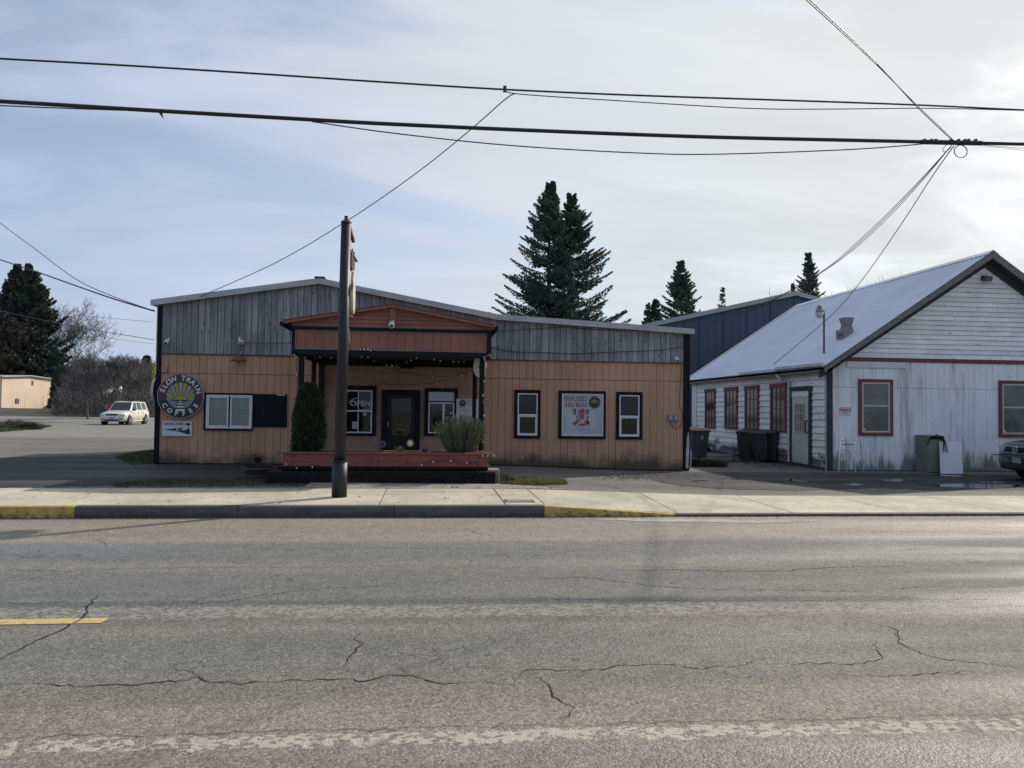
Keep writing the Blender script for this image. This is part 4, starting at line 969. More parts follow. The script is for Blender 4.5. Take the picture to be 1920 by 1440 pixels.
# roof vents
def roofpt(px, py):     # sight line meets the left roof slope
    d = ray(px, py); nrm = Vector((-slope, 0, 1)); p0 = Vector((axx, 0, zap)); t = (p0-CP).dot(nrm)/d.dot(nrm); return CP+d*t
v = roofpt(1586, 630)
vent = empty('roof_vent', v, 'grey sheet metal kitchen vent with flared top on the metal roof', 'vent')
zk = mat('zinc', (.22,.215,.20), .65, metal=.3, noise=(9,.3))
def pyr(b, c, w0, w1, h): 
    b.add([(c[0]+sx*w0, c[1]+sy*w0, c[2]) for sx, sy in ((-1,-1),(1,-1),(1,1),(-1,1))]+[(c[0]+sx*w1, c[1]+sy*w1, c[2]+h) for sx, sy in ((-1,-1),(1,-1),(1,1),(-1,1))], [(3,2,1,0),(4,5,6,7),(0,1,5,4),(1,2,6,5),(2,3,7,6),(3,0,4,7)])
b = MB(); pyr(b, (v.x+.02, v.y, v.z-.12), .20, .20, .20); b.build('curb', zk, vent)
b = MB(); b.smooth = True; b.tube([(v.x-.16, v.y-.02, v.z+.02), (v.x-.17, v.y-.02, v.z+.16)], .13, 12); b.build('blower', zk, vent)
b = MB(); pyr(b, (v.x+.02, v.y, v.z+.08), .15, .11, .2); b.build('throat', zk, vent)
b = MB(); pyr(b, (v.x+.02, v.y, v.z+.28), .10, .15, .24); b.build('flared_stack', zk, vent)
# pole lamp over the eave
pb = roofpt(1545, 664); pt = pb+Vector((0, 0, onY(1545, 585, pb.y).z-pb.z))
pl2 = empty('pole_lamp', pb, 'barn light with glass globe on a thin pole above the eave', 'lamp')
MB().tube([pb-Vector((0,0,.1)), pt, pt+Vector((-.03,0,.05)), pt+Vector((-.10,0,.05))], .028, 8).build('pole', mat('rusty_pole', (.10,.075,.065), .7), pl2)
lc = pt+Vector((-.13, 0, .04))
b = MB(); b.smooth = True; b.lathe([(.05,.20),(.075,.15),(.08,.09),(.10,.05),(.12,.0)], 14, lc-Vector((0,0,.05))); b.build('housing', zk, pl2)
b = MB(); b.smooth = True; b.lathe([(.001,-.17),(.06,-.155),(.09,-.11),(.125,.0)], 14, lc-Vector((0,0,.052))); b.build('globe', mat('globe_glass', (.45,.46,.44), .2), pl2)

# ================================================================== BLUE BUILDING (behind)
BY = 34.0
bl = mat('blue_metal', (.050,.075,.115), .5, metal=.1, noise=[(.6,.1),((8,1,1),.06)], rnd=.04)
bw = empty('blue_building', (onY(1400,700,BY).x, BY, 0), 'blue metal-clad building with low gable behind the white roof', 'building')
la = onY(1222, 607, BY); pa = onY(1490, 549, BY); xr_ = 2*pa.x-la.x
core2 = MB().prism([(la.x+.02, 0), (xr_, 0), (xr_, la.z-.05), (pa.x, pa.z-.05), (la.x+.02, la.z-.05)], BY+.05, BY+26).build('wall', bl, bw)
n = 36
for i in range(n):
    xa, xb_ = la.x+(xr_-la.x)*i/n, la.x+(xr_-la.x)*(i+1)/n
    zf_ = lambda x: pa.z-(pa.z-la.z)*abs(x-pa.x)/(pa.x-la.x)-.05
    MB().prism([(xa+.006, 0), (xb_-.006, 0), (xb_-.006, zf_(xb_)), (xa+.006, zf_(xa))], BY+.02+(.012 if i % 3 else 0), BY+.048).build('wall_panel', bl, core2)
for i in range(0, n, 3):
    xa = la.x+(xr_-la.x)*i/n; MB().box(xa-.02, xa+.02, BY-.006, BY+.019, 0, zf_(xa)).build('seam_rib', bl, core2)
rfb = MB()
for e in (la.x-.3, xr_+.3):
    ze = pa.z-(pa.z-la.z)*abs(e-pa.x)/(pa.x-la.x); pl = [(pa.x, pa.z-.05), (e, ze-.05), (e, ze+.05), (pa.x, pa.z+.05)]
    rfb.prism(pl[::-1] if e < pa.x else pl, BY-.12, BY+26)
rf2 = rfb.build('roof', mat('grey_roof', (.33,.34,.34), .6, metal=.2), bw)
for e in (la.x-.3, xr_+.3):
    ze = pa.z-(pa.z-la.z)*abs(e-pa.x)/(pa.x-la.x); pl = [(pa.x, pa.z-.14), (e, ze-.14), (e, ze+.06), (pa.x, pa.z+.06)]
    MB().prism(pl[::-1] if e < pa.x else pl, BY-.16, BY-.121).build('rake_trim', mat('pale_edge2', (.36,.37,.36), .6), rf2)
# ================================================================== SIGNS ON THE SHOP
sy = F-.10
a = onY(338.5, 742.5, sy); cx, cz = a.x, a.z; rad = (onY(382.5, 742, sy).x-onY(295, 742, sy).x)/2
rs_ = empty('round_sign', (cx, sy, cz-rad), 'round maroon and black coffee sign with sunrise over rail tracks', 'sign')
b = MB(); b.lathe([(rad, 0), (rad, .05)], 56, m=Matrix.Translation((cx, sy+.05, cz)) @ Matrix.Rotation(math.pi/2, 4, 'X')); b.build('backing', mat('sign_silver', (.42,.40,.40), .5), rs_)
MB().box(cx-.3, cx+.3, sy+.051, F+.0, cz-.02, cz+.02).build('mount', galv, rs_)
mar = mat('sign_maroon', (.075,.022,.03), .5, noise=(4,.1)); sbl = mat('sign_black', (.014,.018,.022), .5); sylw = mat('sign_yellow', (.36,.30,.035), .5, noise=(30,.12)); sgr = mat('sign_lilac_grey', (.30,.31,.36), .5, noise=(30,.15)); swh = mat('sign_white', (.60,.59,.56), .5); sst = mat('sign_speckle', (.22,.22,.25), .6, noise=(90,.5))
zh = cz-rad*.19
def cpoly(cx, cz, r, a0, a1, n=30): return [(cx+r*math.cos(a0+(a1-a0)*i/n), cz+r*math.sin(a0+(a1-a0)*i/n)) for i in range(n+1)]
R1 = rad*.975; t0 = math.asin((zh-cz)/R1)
flat('upper_band', [cpoly(cx, cz, R1, t0, math.pi-t0, 44)], sy-.001, mar, rs_)
flat('lower_band', [cpoly(cx, cz, R1, math.pi-t0, 2*math.pi+t0, 44)], sy-.001, sbl, rs_)
R2 = rad*.60; flat('picture_ground', [disc_poly(cx, cz, R2*1.03, 40)], sy-.002, sbl, rs_)
t2 = math.asin((zh-cz)/R2)
ry_, rg_ = [], []
ox_, oz_ = cx, zh; k = 11
def hit(ang):     # ray from the sun centre to the picture circle
    dx_, dz_ = math.cos(ang), math.sin(ang); ex_, ez_ = ox_-cx, oz_-cz; B = ex_*dx_+ez_*dz_; Cc = ex_*ex_+ez_*ez_-R2*R2; return -B+math.sqrt(B*B-Cc)
for i in range(k):
    a0, a1 = math.pi*(i/k)+.03, math.pi*((i+1)/k)-.03; mid = [a0+(a1-a0)*q/4 for q in range(5)]
    inn = rad*.33
    pl = [(ox_+inn*math.cos(t)*.98, oz_+inn*.62*math.sin(t)) for t in mid]+[(ox_+hit(t)*math.cos(t), oz_+hit(t)*math.sin(t)) for t in mid[::-1]]
    (ry_ if i % 2 == 0 else rg_).append(pl[::-1])
flat('yellow_rays', ry_, sy-.003, sylw, rs_); flat('grey_rays', rg_, sy-.003, sgr, rs_)
flat('half_sun', [[(ox_+rad*.29*math.cos(t*math.pi/16), oz_+.01+rad*.17*math.sin(t*math.pi/16)) for t in range(17)]], sy-.0035, sylw, rs_)
lowc = [t for t in cpoly(cx, cz, R2*.97, math.pi-t2, 2*math.pi+t2, 30)]
flat('field_left', [[p for p in lowc if p[0] < cx-rad*.19]+[(cx-rad*.12, zh-.03)]], sy-.003, sst, rs_)
flat('field_right', [[p for p in lowc if p[0] > cx+rad*.19]+[(cx+rad*.12, zh-.03)][::-1]], sy-.003, sst, rs_)
tr = []
for i in range(4):
    z1 = zh-.02-rad*.085*i-i*i*.006; z0 = z1-rad*(.045+.014*i); w1 = rad*(.075+.035*i); w0 = rad*(.085+.04*i)
    tr.append([(cx-w0, z0), (cx+w0, z0), (cx+w1, z1), (cx-w1, z1)])
flat('rail_ties', tr, sy-.0035, swh, rs_)
def arc_text(txt, r, a_mid, step, size, inward, wid=None):
    n = len(txt)
    angs = [a_mid+((n-1)/2-i)*step for i in range(n)] if not inward else [a_mid-((n-1)/2-i)*step for i in range(n)]
    for ch, t in zip(txt, angs):
        if ch == ' ': continue
        rot = t-math.pi/2 if not inward else t+math.pi/2
        me = text_mesh(ch, size, swh, .006)
        o = piece('letter', me, (cx+r*math.cos(t), sy-.004, cz+r*math.sin(t)), rs_, (1,1,1), (0,0,0))
        o.rotation_euler = (Matrix.Rotation(-rot, 3, 'Y') @ Matrix.Rotation(math.pi/2, 3, 'X')).to_euler()
arc_text('SLOW TRAIN', rad*.79, math.pi/2, R(16.2), .168, False)
arc_text('COFFEE', rad*.80, -math.pi/2, R(23), .15, True)
x0, x1, z0, z1 = rectY(304.3, 789.5, 360, 818, F-.03)
dv = empty('drive_thru_sign', ((x0+x1)/2, F-.03, z0), 'white drive-thru sign with arrow and black steam train', 'sign')
MB().box(x0, x1, F-.045, F-.004, z0, z1).build('panel', mat('sign_panel', (.60,.61,.63), .5, noise=(3,.06)), dv, bevel=.008)
yv = F-.0465; ink = mat('sign_ink', (.02,.022,.03), .6, noise=(60,.5)); W_, H_ = x1-x0, z1-z0
letters('lettering', 'DRIVE-THRU', x0+W_*.405, yv, z1-H_*.20, .098, mat('sign_ink_brown', (.04,.025,.035), .6), dv, bold=.003, sx=.86)
Q = lambda u, v: (x0+W_*(u-305)/505, z1-H_*(v-1075)/262)
fl = lambda pts: [Q(*p) for p in pts]
ccw = lambda p: p if sum((p[i-1][0]*p[i][1]-p[i][0]*p[i-1][1]) for i in range(len(p))) > 0 else p[::-1]
flat('arrow', [ccw(fl([(703,1112),(735,1112),(735,1092),(797,1127),(740,1165),(735,1145),(703,1143)]))], yv, ink, dv)
flat('train', [ccw(fl(p)) for p in ([(328,1215),(520,1205),(520,1245),(345,1222)], [(515,1195),(605,1195),(605,1205),(515,1205)], [(520,1205),(545,1205),(545,1250),(520,1245)], [(580,1205),(605,1205),(605,1262),(580,1255)], [(545,1235),(580,1235),(580,1255),(545,1250)],
    [(608,1195),(650,1185),(665,1200),(635,1210),(635,1230),(700,1232),(700,1215),(740,1215),(740,1180),(765,1175),(760,1205),(778,1220),(775,1255),(790,1265),(775,1280),(780,1300),(735,1300),(700,1285),(640,1272),(608,1262)], [(640,1270),(735,1302),(790,1305),(720,1290)])], yv, ink, dv)
# menu board on the porch wall
x0, x1, z0, z1 = rectY(855.5, 748, 897, 800, F-.09)
mb = empty('menu_board', ((x0+x1)/2, F-.09, z0), 'white menu board with round logo beside the right porch window', 'menu board')
MB().box(x0, x1, F-.115, F-.04, z0, z1).build('panel', mat('menu_white', (.52,.54,.57), .5, noise=(3,.06)), mb)
logo(x0+.15, z1-.11, .085, F-.1165, mb)
inkp = mat('menu_ink', (.16,.17,.2), .6)
rows_ = []
for (u0, u1, v) in ((.28,.88,.05),(.45,.92,.10),(.28,.55,.17),(.65,.92,.17),(.65,.92,.22),(.1,.4,.30),(.7,.9,.30),(.28,.58,.38),(.72,.88,.40),(.35,.55,.46),(.28,.52,.56),(.72,.9,.56),(.3,.6,.66),(.3,.5,.76)):
    u = u0
    while u < u1: e = min(u1, u+rb.uniform(.05,.12)); rows_.append([(x0+(x1-x0)*u, z1-(z1-z0)*(v+.025)), (x0+(x1-x0)*e, z1-(z1-z0)*(v+.025)), (x0+(x1-x0)*e, z1-(z1-z0)*v), (x0+(x1-x0)*u, z1-(z1-z0)*v)]); u = e+.03
flat('menu_lines', rows_, F-.1165, inkp, mb)
flat('red_tick', [[(x0+(x1-x0)*.86, z1-.42), (x0+(x1-x0)*.94, z1-.34), (x0+(x1-x0)*.95, z1-.31), (x0+(x1-x0)*.86, z1-.39)]], F-.1168, mat('menu_red', (.25,.03,.03)), mb)
# white oval sign hanging at the right porch post (its edge towards the left)
yo = CY+.55; a = onY(899, 688, yo)
ov_ = empty('oval_porch_sign', a, 'white oval sign half hidden behind the right porch post', 'sign')
b = MB(); b.lathe([(.24, 0), (.24, .025)], 28, m=Matrix.Translation((a.x+.015, yo, a.z)) @ Matrix.Rotation(R(-35), 4, 'Z') @ Matrix.Rotation(math.pi/2, 4, 'X') @ Matrix.Diagonal((.68, .95, 1, 1))); b.build('plate', mat('oval_white', (.62,.60,.55), .5, noise=(12,.2), stain=dict(col=(.06,.05,.05), z0=-4, z1=9, scale=9, amt=.9, hi=0, lo=0, t0=.56, t1=.60)), ov_)
MB().tube([(a.x+.05, yo, a.z+.2), (a.x+.05, yo, zb0+.1)], .008, 5).build('hanger', blk, ov_)
# edge-on round sign on the far left wall and yellow sign beyond
a = onY(290.5, 733, F+.6)
es = empty('side_wall_sign', (XL-.15, F+.6, a.z), 'round white-rimmed sign projecting from the left wall, seen almost edge-on', 'sign')
M_ = Matrix.Translation((a.x+.02, F+.6, a.z)) @ Matrix.Rotation(R(92), 4, 'Z') @ Matrix.Rotation(math.pi/2, 4, 'X')
b = MB(); b.smooth = False
for i in range(32):
    t0_, t1_ = 2*math.pi*i/32, 2*math.pi*(i+1)/32
    b.add([M_ @ Vector((r_*math.cos(t), r_*math.sin(t), h_)) for t in (t0_, t1_) for r_, h_ in ((.32,-.03),(.27,-.03),(.27,.03),(.32,.03))], [(0,4,5,1),(1,5,6,2),(2,6,7,3),(3,7,4,0)])
b.build('rim', mat('rim_white', (.6,.58,.52), .6), es)
b = MB(); b.lathe([(.268,-.012),(.268,.012)], 32, m=M_); b.build('face', mat('sign_back', (.05,.045,.04), .8, noise=(9,.5)), es)
MB().tube([(XL-.02, F+.6, a.z+.1), (a.x+.02, F+.6, a.z+.1)], .015, 5).build('bracket', galv, es)

# ================================================================== FIXTURES
def camera_fix(px, py, y, s, label):
    a = onY(px, py, y); o = empty('security_camera', a, label, 'camera', 'white security cameras')
    b = MB(); b.smooth = True; b.tube([(a.x, y+.0, a.z+.05), (a.x, y-.10, a.z+.02)], .022*s, 8); b.build('mount', white_v, o)
    b = MB(); b.lathe([(.045*s,0),(.05*s,.03),(.05*s,.15),(.035*s,.17)], 12, m=Matrix.Translation((a.x-.02, y-.07, a.z)) @ Matrix.Rotation(R(115), 4, 'X')); b.build('body', white_v, o)
    b = MB(); b.lathe([(.001,.172),(.03*s,.1715)], 10, m=Matrix.Translation((a.x-.02, y-.07, a.z)) @ Matrix.Rotation(R(115), 4, 'X')); b.build('lens', glass_d, o)
camera_fix(318, 639, F, 1.0, 'white security camera on the grey boards at far left')
camera_fix(1267, 672, F, 1.0, 'white security camera at the right end of the grey boards')
camera_fix(737, 607, CY-.03, 1.25, 'white security camera on the red porch gable')
a = onY(453, 640, F); fl_ = empty('flood_light', a, 'white flood light with conduit on the grey boards', 'lamp')
MB().box(a.x-.06, a.x-.02, F-.06, F-.02, a.z-.05, a.z+.1).build('bracket', white_v, fl_)
b = MB(); b.smooth = True; b.lathe([(.03,0),(.05,.05),(.085,.13)], 14, m=Matrix.Translation((a.x+.03, F-.05, a.z+.02)) @ Matrix.Rotation(R(130), 4, 'X')); b.build('shade', mat('lamp_white', (.55,.55,.53), .5), fl_)
b = MB(); b.smooth = True; b.lathe([(.001,.16),(.05,.15),(.075,.12)], 14, m=Matrix.Translation((a.x+.03, F-.05, a.z+.02)) @ Matrix.Rotation(R(130), 4, 'X')); b.build('bulb', mat('lens_grey', (.3,.32,.33), .1), fl_)
e = onY(546, 643, F); MB().tube([(a.x+.05, F-.03, e.z+.005), (e.x, F-.03, e.z)], .011, 6).build('conduit', mat('conduit_grey', (.22,.22,.23), .6), fl_)
# barn lamp
a = onY(447.5, 671, F-.2); bl_ = empty('barn_lamp', a, 'rust red barn lamp hanging on the wall above the left window', 'lamp')
rl = mat('lamp_rust', (.16,.055,.035), .6, noise=(20,.3))
M_ = Matrix.Translation(a)
b = MB(); b.smooth = True; b.lathe([(.04,.10),(.06,.075),(.065,.05),(.09,.04),(.19,-.065),(.192,-.08)], 18, m=M_); b.build('shade', rl, bl_)
b = MB(); b.smooth = True; b.lathe([(.001,-.12),(.03,-.11),(.045,-.08),(.04,-.04)], 12, m=M_); b.build('bulb', mat('dull_bulb', (.2,.16,.13), .4), bl_)
MB().tube([(a.x, a.y, a.z+.09), (a.x, a.y, a.z+.17), (a.x, a.y+.08, a.z+.22), (a.x, F+.0, a.z+.2)], .014, 6).build('arm', rl, bl_)
MB().tube([(a.x, F-.026, a.z+.2), (a.x, F-.026, a.z+.45)], .008, 5).build('cord', rl, bl_)
# meter boxes and cable on the right
for k, (p, lab) in enumerate((((1253,778,1262,789.5), 'grey outlet box on peach wall, left one of the pair'), ((1262.6,778,1271.5,789.5), 'grey outlet box on peach wall, right one of the pair'))):
    x0, x1, z0, z1 = rectY(*p, F-.04); o = empty('outlet_box', ((x0+x1)/2, F-.05, z0), lab, 'outlet box', 'outlet boxes on the peach wall')
    MB().box(x0, x1-.006, F-.075, F+.003, z0, z1).build('housing', mat('box_grey', (.20,.22,.24), .5), o, bevel=.008)
    MB().box(x0+.02, x1-.026, F-.084, F-.076, z0+.025, z1-.025).build('cover', mat('box_lid', (.26,.29,.31), .4), o, bevel=.004)
cb2 = mat('brown_cable', (.10,.05,.04), .7); ck_ = mat('black_cable', (.015,.015,.018), .6)
def cable(name, pts, r, label, m_=None, cat='cable', smooth=6, group=None):
    P = []
    V = [onY(*p) for p in pts]
    for i in range(len(V)-1):
        p0, p1, p2, p3 = V[max(i-1,0)], V[i], V[i+1], V[min(i+2, len(V)-1)]
        for k in range(smooth):
            t = k/smooth; P.append(.5*((2*p1)+(p2-p0)*t+(2*p0-5*p1+4*p2-p3)*t*t+(3*p1-p0-3*p2+p3)*t*t*t))
    P.append(V[-1]); b = MB(); b.smooth = True; b.tube(P, r, 6); o = b.build(name, m_ or ck_); return props(o, label, cat, group)
cable('wall_cable', [(1278,684,F-.012),(1276,720,F-.012),(1274,760,F-.012),(1279,775,F-.012),(1277,797,F-.012),(1268,803,F-.012),(1260,797,F-.012),(1257,790,F-.012)], .007, 'brown cable hanging from grey boards to the outlet boxes', cb2)
cable('facade_cable', [(916,650,F-.05),(960,659,F-.05),(1020,661,F-.05),(1080,663,F-.05),(1150,660,F-.05),(1230,657,F-.05),(1281,650,F-.05)], .009, 'black cable sagging along the lower grey boards right of the porch')
cable('facade_cable', [(922,621,F-.05),(1000,617,F-.05),(1060,613,F-.05),(1100,617,F-.05),(1200,620,F-.05),(1284,618,F-.05)], .006, 'thin cable stapled along the upper grey boards right of the porch')
cable('wall_cable', [(296,640,F-.05),(297,690,F-.05),(304,698,F-.025),(313,697,F-.025),(315,686,F-.025)], .008, 'dark red cable loop at the top left corner of the peach wall', cb2)
# hose bib with hose bits low on the left wall
a = onY(475, 857, F-.06); hb = empty('hose_tap', a, 'wall tap with dark hose coil low beside the half barrel', 'tap')
MB().tube([(a.x, F, a.z+.05), (a.x, F-.1, a.z+.05), (a.x, F-.13, a.z-.02)], .02, 6).build('tap', mat('iron2', (.09,.06,.05), .6), hb)
MB().tube([(a.x+.1+.06*math.cos(t*.6), F-.08+.004*t, a.z-.06+.05*math.sin(t*.6)) for t in range(22)], .018, 6).build('hose_coil', blk, hb)
# porch junction cluster under the beam
a = onY(763, 679, F-.35); jb_ = empty('porch_ceiling_lamp', a, 'dark lamp cluster under the porch ceiling near the wall', 'lamp')
MB().obox((a.x, F-.4, zb0+.03), (.3, .16, .08)).build('base', blk, jb_, bevel=.01)
for k in (-1, 0, 1):
    b = MB(); b.smooth = True; b.lathe([(.035,.0),(.05,-.06),(.055,-.12)], 10, (a.x+k*.11, F-.4, zb0-.005)); b.build('shade', blk, jb_)

# ================================================================== SIGN POLE
pole_b = onZ(636, 932, .16); PX, PYc = pole_b.x, pole_b.y
pm = mat('pole_paint', (.014,.016,.019), .5, spec=.4, noise=[((6,6,.8),.4),(30,.3)], stain=dict(col=(.10,.065,.045), z0=-4, z1=9, scale=(5,5,1.2), amt=.6, hi=0, lo=0, t0=.6, t1=.75))
sp_ = empty('sign_pole', (PX, PYc, .16), 'tall dark steel sign pole standing at the kerb', 'pole')
topp = onY(649, 418, PYc)
Z1 = onY(636, 863, PYc).z
b = MB(); b.smooth = True; b.tube([(PX, PYc, .15), (PX, PYc, Z1-.02)], .120, 20); b.build('base_sleeve', pm, sp_, bevel=0)
b = MB(); b.tube([(PX, PYc, Z1-.021), (PX, PYc, Z1)], .126, 20); b.build('sleeve_collar', pm, sp_)
lean = Vector((topp.x-PX-.0, 0, topp.z-Z1))
b = MB(); b.smooth = True; b.tube([(PX+.0, PYc, Z1-.01), Vector((PX, PYc, Z1))+lean], .093, 20, r_end=.078); b.build('shaft', pm, sp_)
T = Vector((PX, PYc, Z1))+lean
rst = mat('rusty_iron', (.085,.05,.038), .75, noise=(30,.4))
b = MB(); b.lathe([(.088,0),(.075,.03),(.03,.04),(.03,.11),(.0,.12)], 14, T); b.build('cap', rst, sp_)
# arm goes away from the viewer, the oval sign hangs below it edge-on
arm_d = Vector((.20, .90, -.16))
MB().beam(T+Vector((.03,.05,.0)), onY(662.5, 452, PYc+.8), .05, .06).build('arm', rst, sp_)
hs = empty('hanging_sign', T+arm_d*.6+Vector((0,0,-1)), 'weathered white oval sign hanging edge-on from the pole', 'sign')
a = onY(662, 548, PYc+.42); sc = a
rzv = abs(onY(662, 508, PYc+.42).z-onY(662, 589, PYc+.42).z)/2
M_ = Matrix.Translation(sc) @ Matrix.Rotation(R(92.8), 4, 'Z') @ Matrix.Rotation(math.pi/2, 4, 'X') @ Matrix.Diagonal((.42, rzv, 1, 1))
b = MB(); b.lathe([(1,-.02),(1,.02)], 36, m=M_); b.build('oval_plate', mat('worn_sign_white', (.55,.50,.42), .7, noise=(8,.2), stain=dict(col=(.10,.045,.03), z0=-4, z1=9, scale=7, amt=.9, hi=0, lo=0, t0=.56, t1=.62)), hs)
b = MB()
for dy_ in (-.12, .12): b.tube([(sc.x-.01, sc.y+dy_, sc.z+rzv*.9), (sc.x-.01, sc.y+dy_, T.z-.35)], .012, 5)
b.build('hanger', rst, hs)
MB().beam((T.x+.06, T.y+.1, T.z-.42), (T.x+.10, T.y+.8, T.z-.46), .03, .04).build('hanger_bar', rst, hs)
MB().obox((sc.x-.03, sc.y, sc.z+rzv+.12), (.05, .5, .22)).build('top_plate', rst, hs)
MB().beam((T.x-.01, T.y+.07, sc.z-rzv-.02), (sc.x, sc.y, sc.z-rzv-.05), .02, .03).build('lower_stay', rst, hs)
MB().beam((PX+.11, PYc+.03, onY(655,640,PYc).z-.02), (PX+.09, PYc+.03, onY(655,615,PYc).z), .02, .02).build('bracket', galv, sp_)

# ================================================================== STRING LIGHTS
sl = empty('string_lights', (cx0+1.9, CY, 2.5), 'string of coloured bulbs draped around the porch beams and planter', 'string lights')
wire = MB(); rbl = random.Random(17)
bm_c = [mat('bulb_clear', (.62,.62,.60), .3), mat('bulb_red', (.42,.09,.05), .3), mat('bulb_orange', (.5,.24,.05), .3), mat('bulb_blue', (.12,.22,.34), .3), mat('bulb_green', (.12,.25,.14), .3)]
bme = []
for m_ in bm_c:
    q = MB(); q.smooth = True; q.lathe([(.012,.03),(.014,.012),(.021,-.015),(.016,-.04),(.001,-.058)], 8); me_ = q.mesh('bulb'); me_.materials.append(m_); bme.append(me_)
def light_run(pts, n, sag=.0, wts=(6,1,1,1,1)):
    P = [Vector(p) for p in pts]; L_ = [(P[i+1]-P[i]).length for i in range(len(P)-1)]; tot = sum(L_); path = []
    for i in range(len(P)-1):
        k = max(2, int(L_[i]/.12))
        for j in range(k): t = j/k; path.append(P[i].lerp(P[i+1], t)-Vector((0,0,sag*4*t*(1-t))))
    path.append(P[-1]); MB().tube(path, .0045, 4).build('wire', mat('green_wire', (.012,.02,.014), .6), sl)
    for k in range(n):
        i = int((k+.5)/n*(len(path)-1)); p = path[i]
        o = piece('bulb', rbl.choices(bme, wts)[0], tuple(p-Vector((0,0,.015))), sl, (.58,.58,.58), (rbl.uniform(-.7,.7), rbl.uniform(-.7,.7), 0))
yb_ = CY-.035
P = lambda px, py, y: tuple(onY(px, py, y))
light_run([P(552,664,yb_), P(600,668,yb_+.4), P(632,666,yb_+.2)], 5, .03)
light_run([P(655,655,yb_), P(690,668,yb_+.2), P(735,684,yb_+.5), P(790,664,yb_+.2), P(850,676,yb_+.3), P(900,668,yb_)], 17, .04)
light_run([P(700,684,yb_+1.2), P(770,700,yb_+1.3), P(850,705,yb_+1.3), P(895,690,yb_+.8)], 8, .03)
light_run([P(660,724,F-.12), P(720,716,F-.12), P(760,720,F-.12), P(840,712,F-.12)], 6, .05)
light_run([P(676,653,yb_), P(690,653,yb_-.02), P(700,657,yb_)], 5, .0, (1,0,0,0,0))
light_run([P(908,668,yb_), P(917,664,yb_-.03), P(921,668,yb_)], 6, .0, (1,3,3,1,1))
light_run([P(909,672,yb_), P(909,700,yb_), P(906,740,yb_), P(908,790,yb_), P(904,840,yb_), P(902,849,yb_)], 10, .0)
light_run([P(555,668,yb_), P(556,700,yb_), P(560,730,yb_)], 5, .0)
light_run([P(536,868,PLY-.06), P(556,876,PLY-.06), P(600,872,PLY-.06)], 3, .0, (1,0,0,0,0))
light_run([P(790,870,PLY-.06), P(812,864,PLY-.06), P(845,862,PLY-.06), P(890,867,PLY-.06), P(902,856,PLY-.06)], 5, .0, (3,0,0,1,0))
light_run([P(905,852,PLY-.07), P(925,852,PLY-.07), P(934,858,PLY-.07)], 5, .0, (2,0,2,1,0))

# ================================================================== POTS AND SMALL THINGS AT THE PORCH
bb = onZ(477, 897, .15); ba = empty('half_barrel', (bb.x, bb.y+.28, .14), 'dark wooden half-barrel planter left of the platform', 'barrel planter')
stv = mat('stave', (.022,.022,.021), .85, noise=((9,9,1.5),.4), rnd=.2); n = 22
for k in range(n):
    a0, a1 = 2*math.pi*k/n+.015, 2*math.pi*(k+1)/n-.015; cb0 = Vector((bb.x, bb.y+.28, 0)); vs = []
    for r_, z_ in ((.235,.14),(.285,.39)):
        for t in (a0, a1):
            for dr in (0, -.025): vs.append(cb0+Vector(((r_+dr)*math.cos(t), (r_+dr)*math.sin(t), z_)))
    MB().add(vs, [(0,2,6,4),(1,5,7,3),(0,4,5,1),(2,3,7,6),(4,6,7,5),(0,1,3,2)]).build('stave', stv, ba)
for z_ in (.19, .33):
    r_ = .235+.05*(z_-.14)/.25+.003; b = MB(); b.lathe([(r_,z_-.02),(r_+.004,z_-.02),(r_+.009,z_+.02),(r_+.002,z_+.02)], 30, cb0); b.build('hoop', mat('iron2', (.09,.06,.05)), ba)
b = MB(); b.lathe([(.001,.345),(.25,.35)], 20, cb0); b.build('soil', mat('soil', (.05,.04,.03)), ba)
# sun flower ornament and small plants in the planter
a = onY(769, 831, PLY+.25); so_ = empty('sun_ornament', (a.x, a.y, .66), 'pale metal sunflower ornament on a stake in the planter', 'ornament')
cr_m = mat('ornament_cream', (.62,.55,.36), .5)
b = MB(); b.lathe([(.04,0),(.045,.02)], 12, m=Matrix.Translation(a) @ Matrix.Rotation(math.pi/2, 4, 'X')); b.build('centre', cr_m, so_)
b = MB()
for k in range(12):
    t = 2*math.pi*k/12; b.add([a+Vector((.046*math.cos(t-.2), -.008, .046*math.sin(t-.2))), a+Vector((.046*math.cos(t+.2), -.008, .046*math.sin(t+.2))), a+Vector((.082*math.cos(t), -.008, .082*math.sin(t))), a+Vector((.05*math.cos(t), .004, .05*math.sin(t)))], [(0,1,2),(0,2,3),(1,3,2),(0,3,1)])
b.build('petals', cr_m, so_); MB().tube([a, (a.x, a.y, .6)], .006, 5).build('stake', blk, so_)
a = onY(717, 833, PLY+.25); so2 = empty('flower_ornament', (a.x, a.y, .66), 'dark grey metal flower ornament at the left door edge', 'ornament')
b = MB()
for k in range(8):
    t = 2*math.pi*k/8; M_ = Matrix.Translation(a+Vector((.045*math.cos(t), 0, .045*math.sin(t)))) @ Matrix.Rotation(math.pi/2, 4, 'X'); b.lathe([(.028,-.005),(.028,.005)], 8, m=M_)
b.build('petals', mat('ornament_grey', (.09,.10,.12), .5), so2); MB().tube([a, (a.x, a.y, .6)], .006, 5).build('stake', blk, so2)
lg = [mat('leaf_pale', (.20,.22,.12), .8, noise=(10,.3)), mat('leaf_dark', (.022,.040,.018), .8, noise=(6,.5)), mat('rosemary_leaf', (.14,.18,.10), .75, noise=(7,.45))]
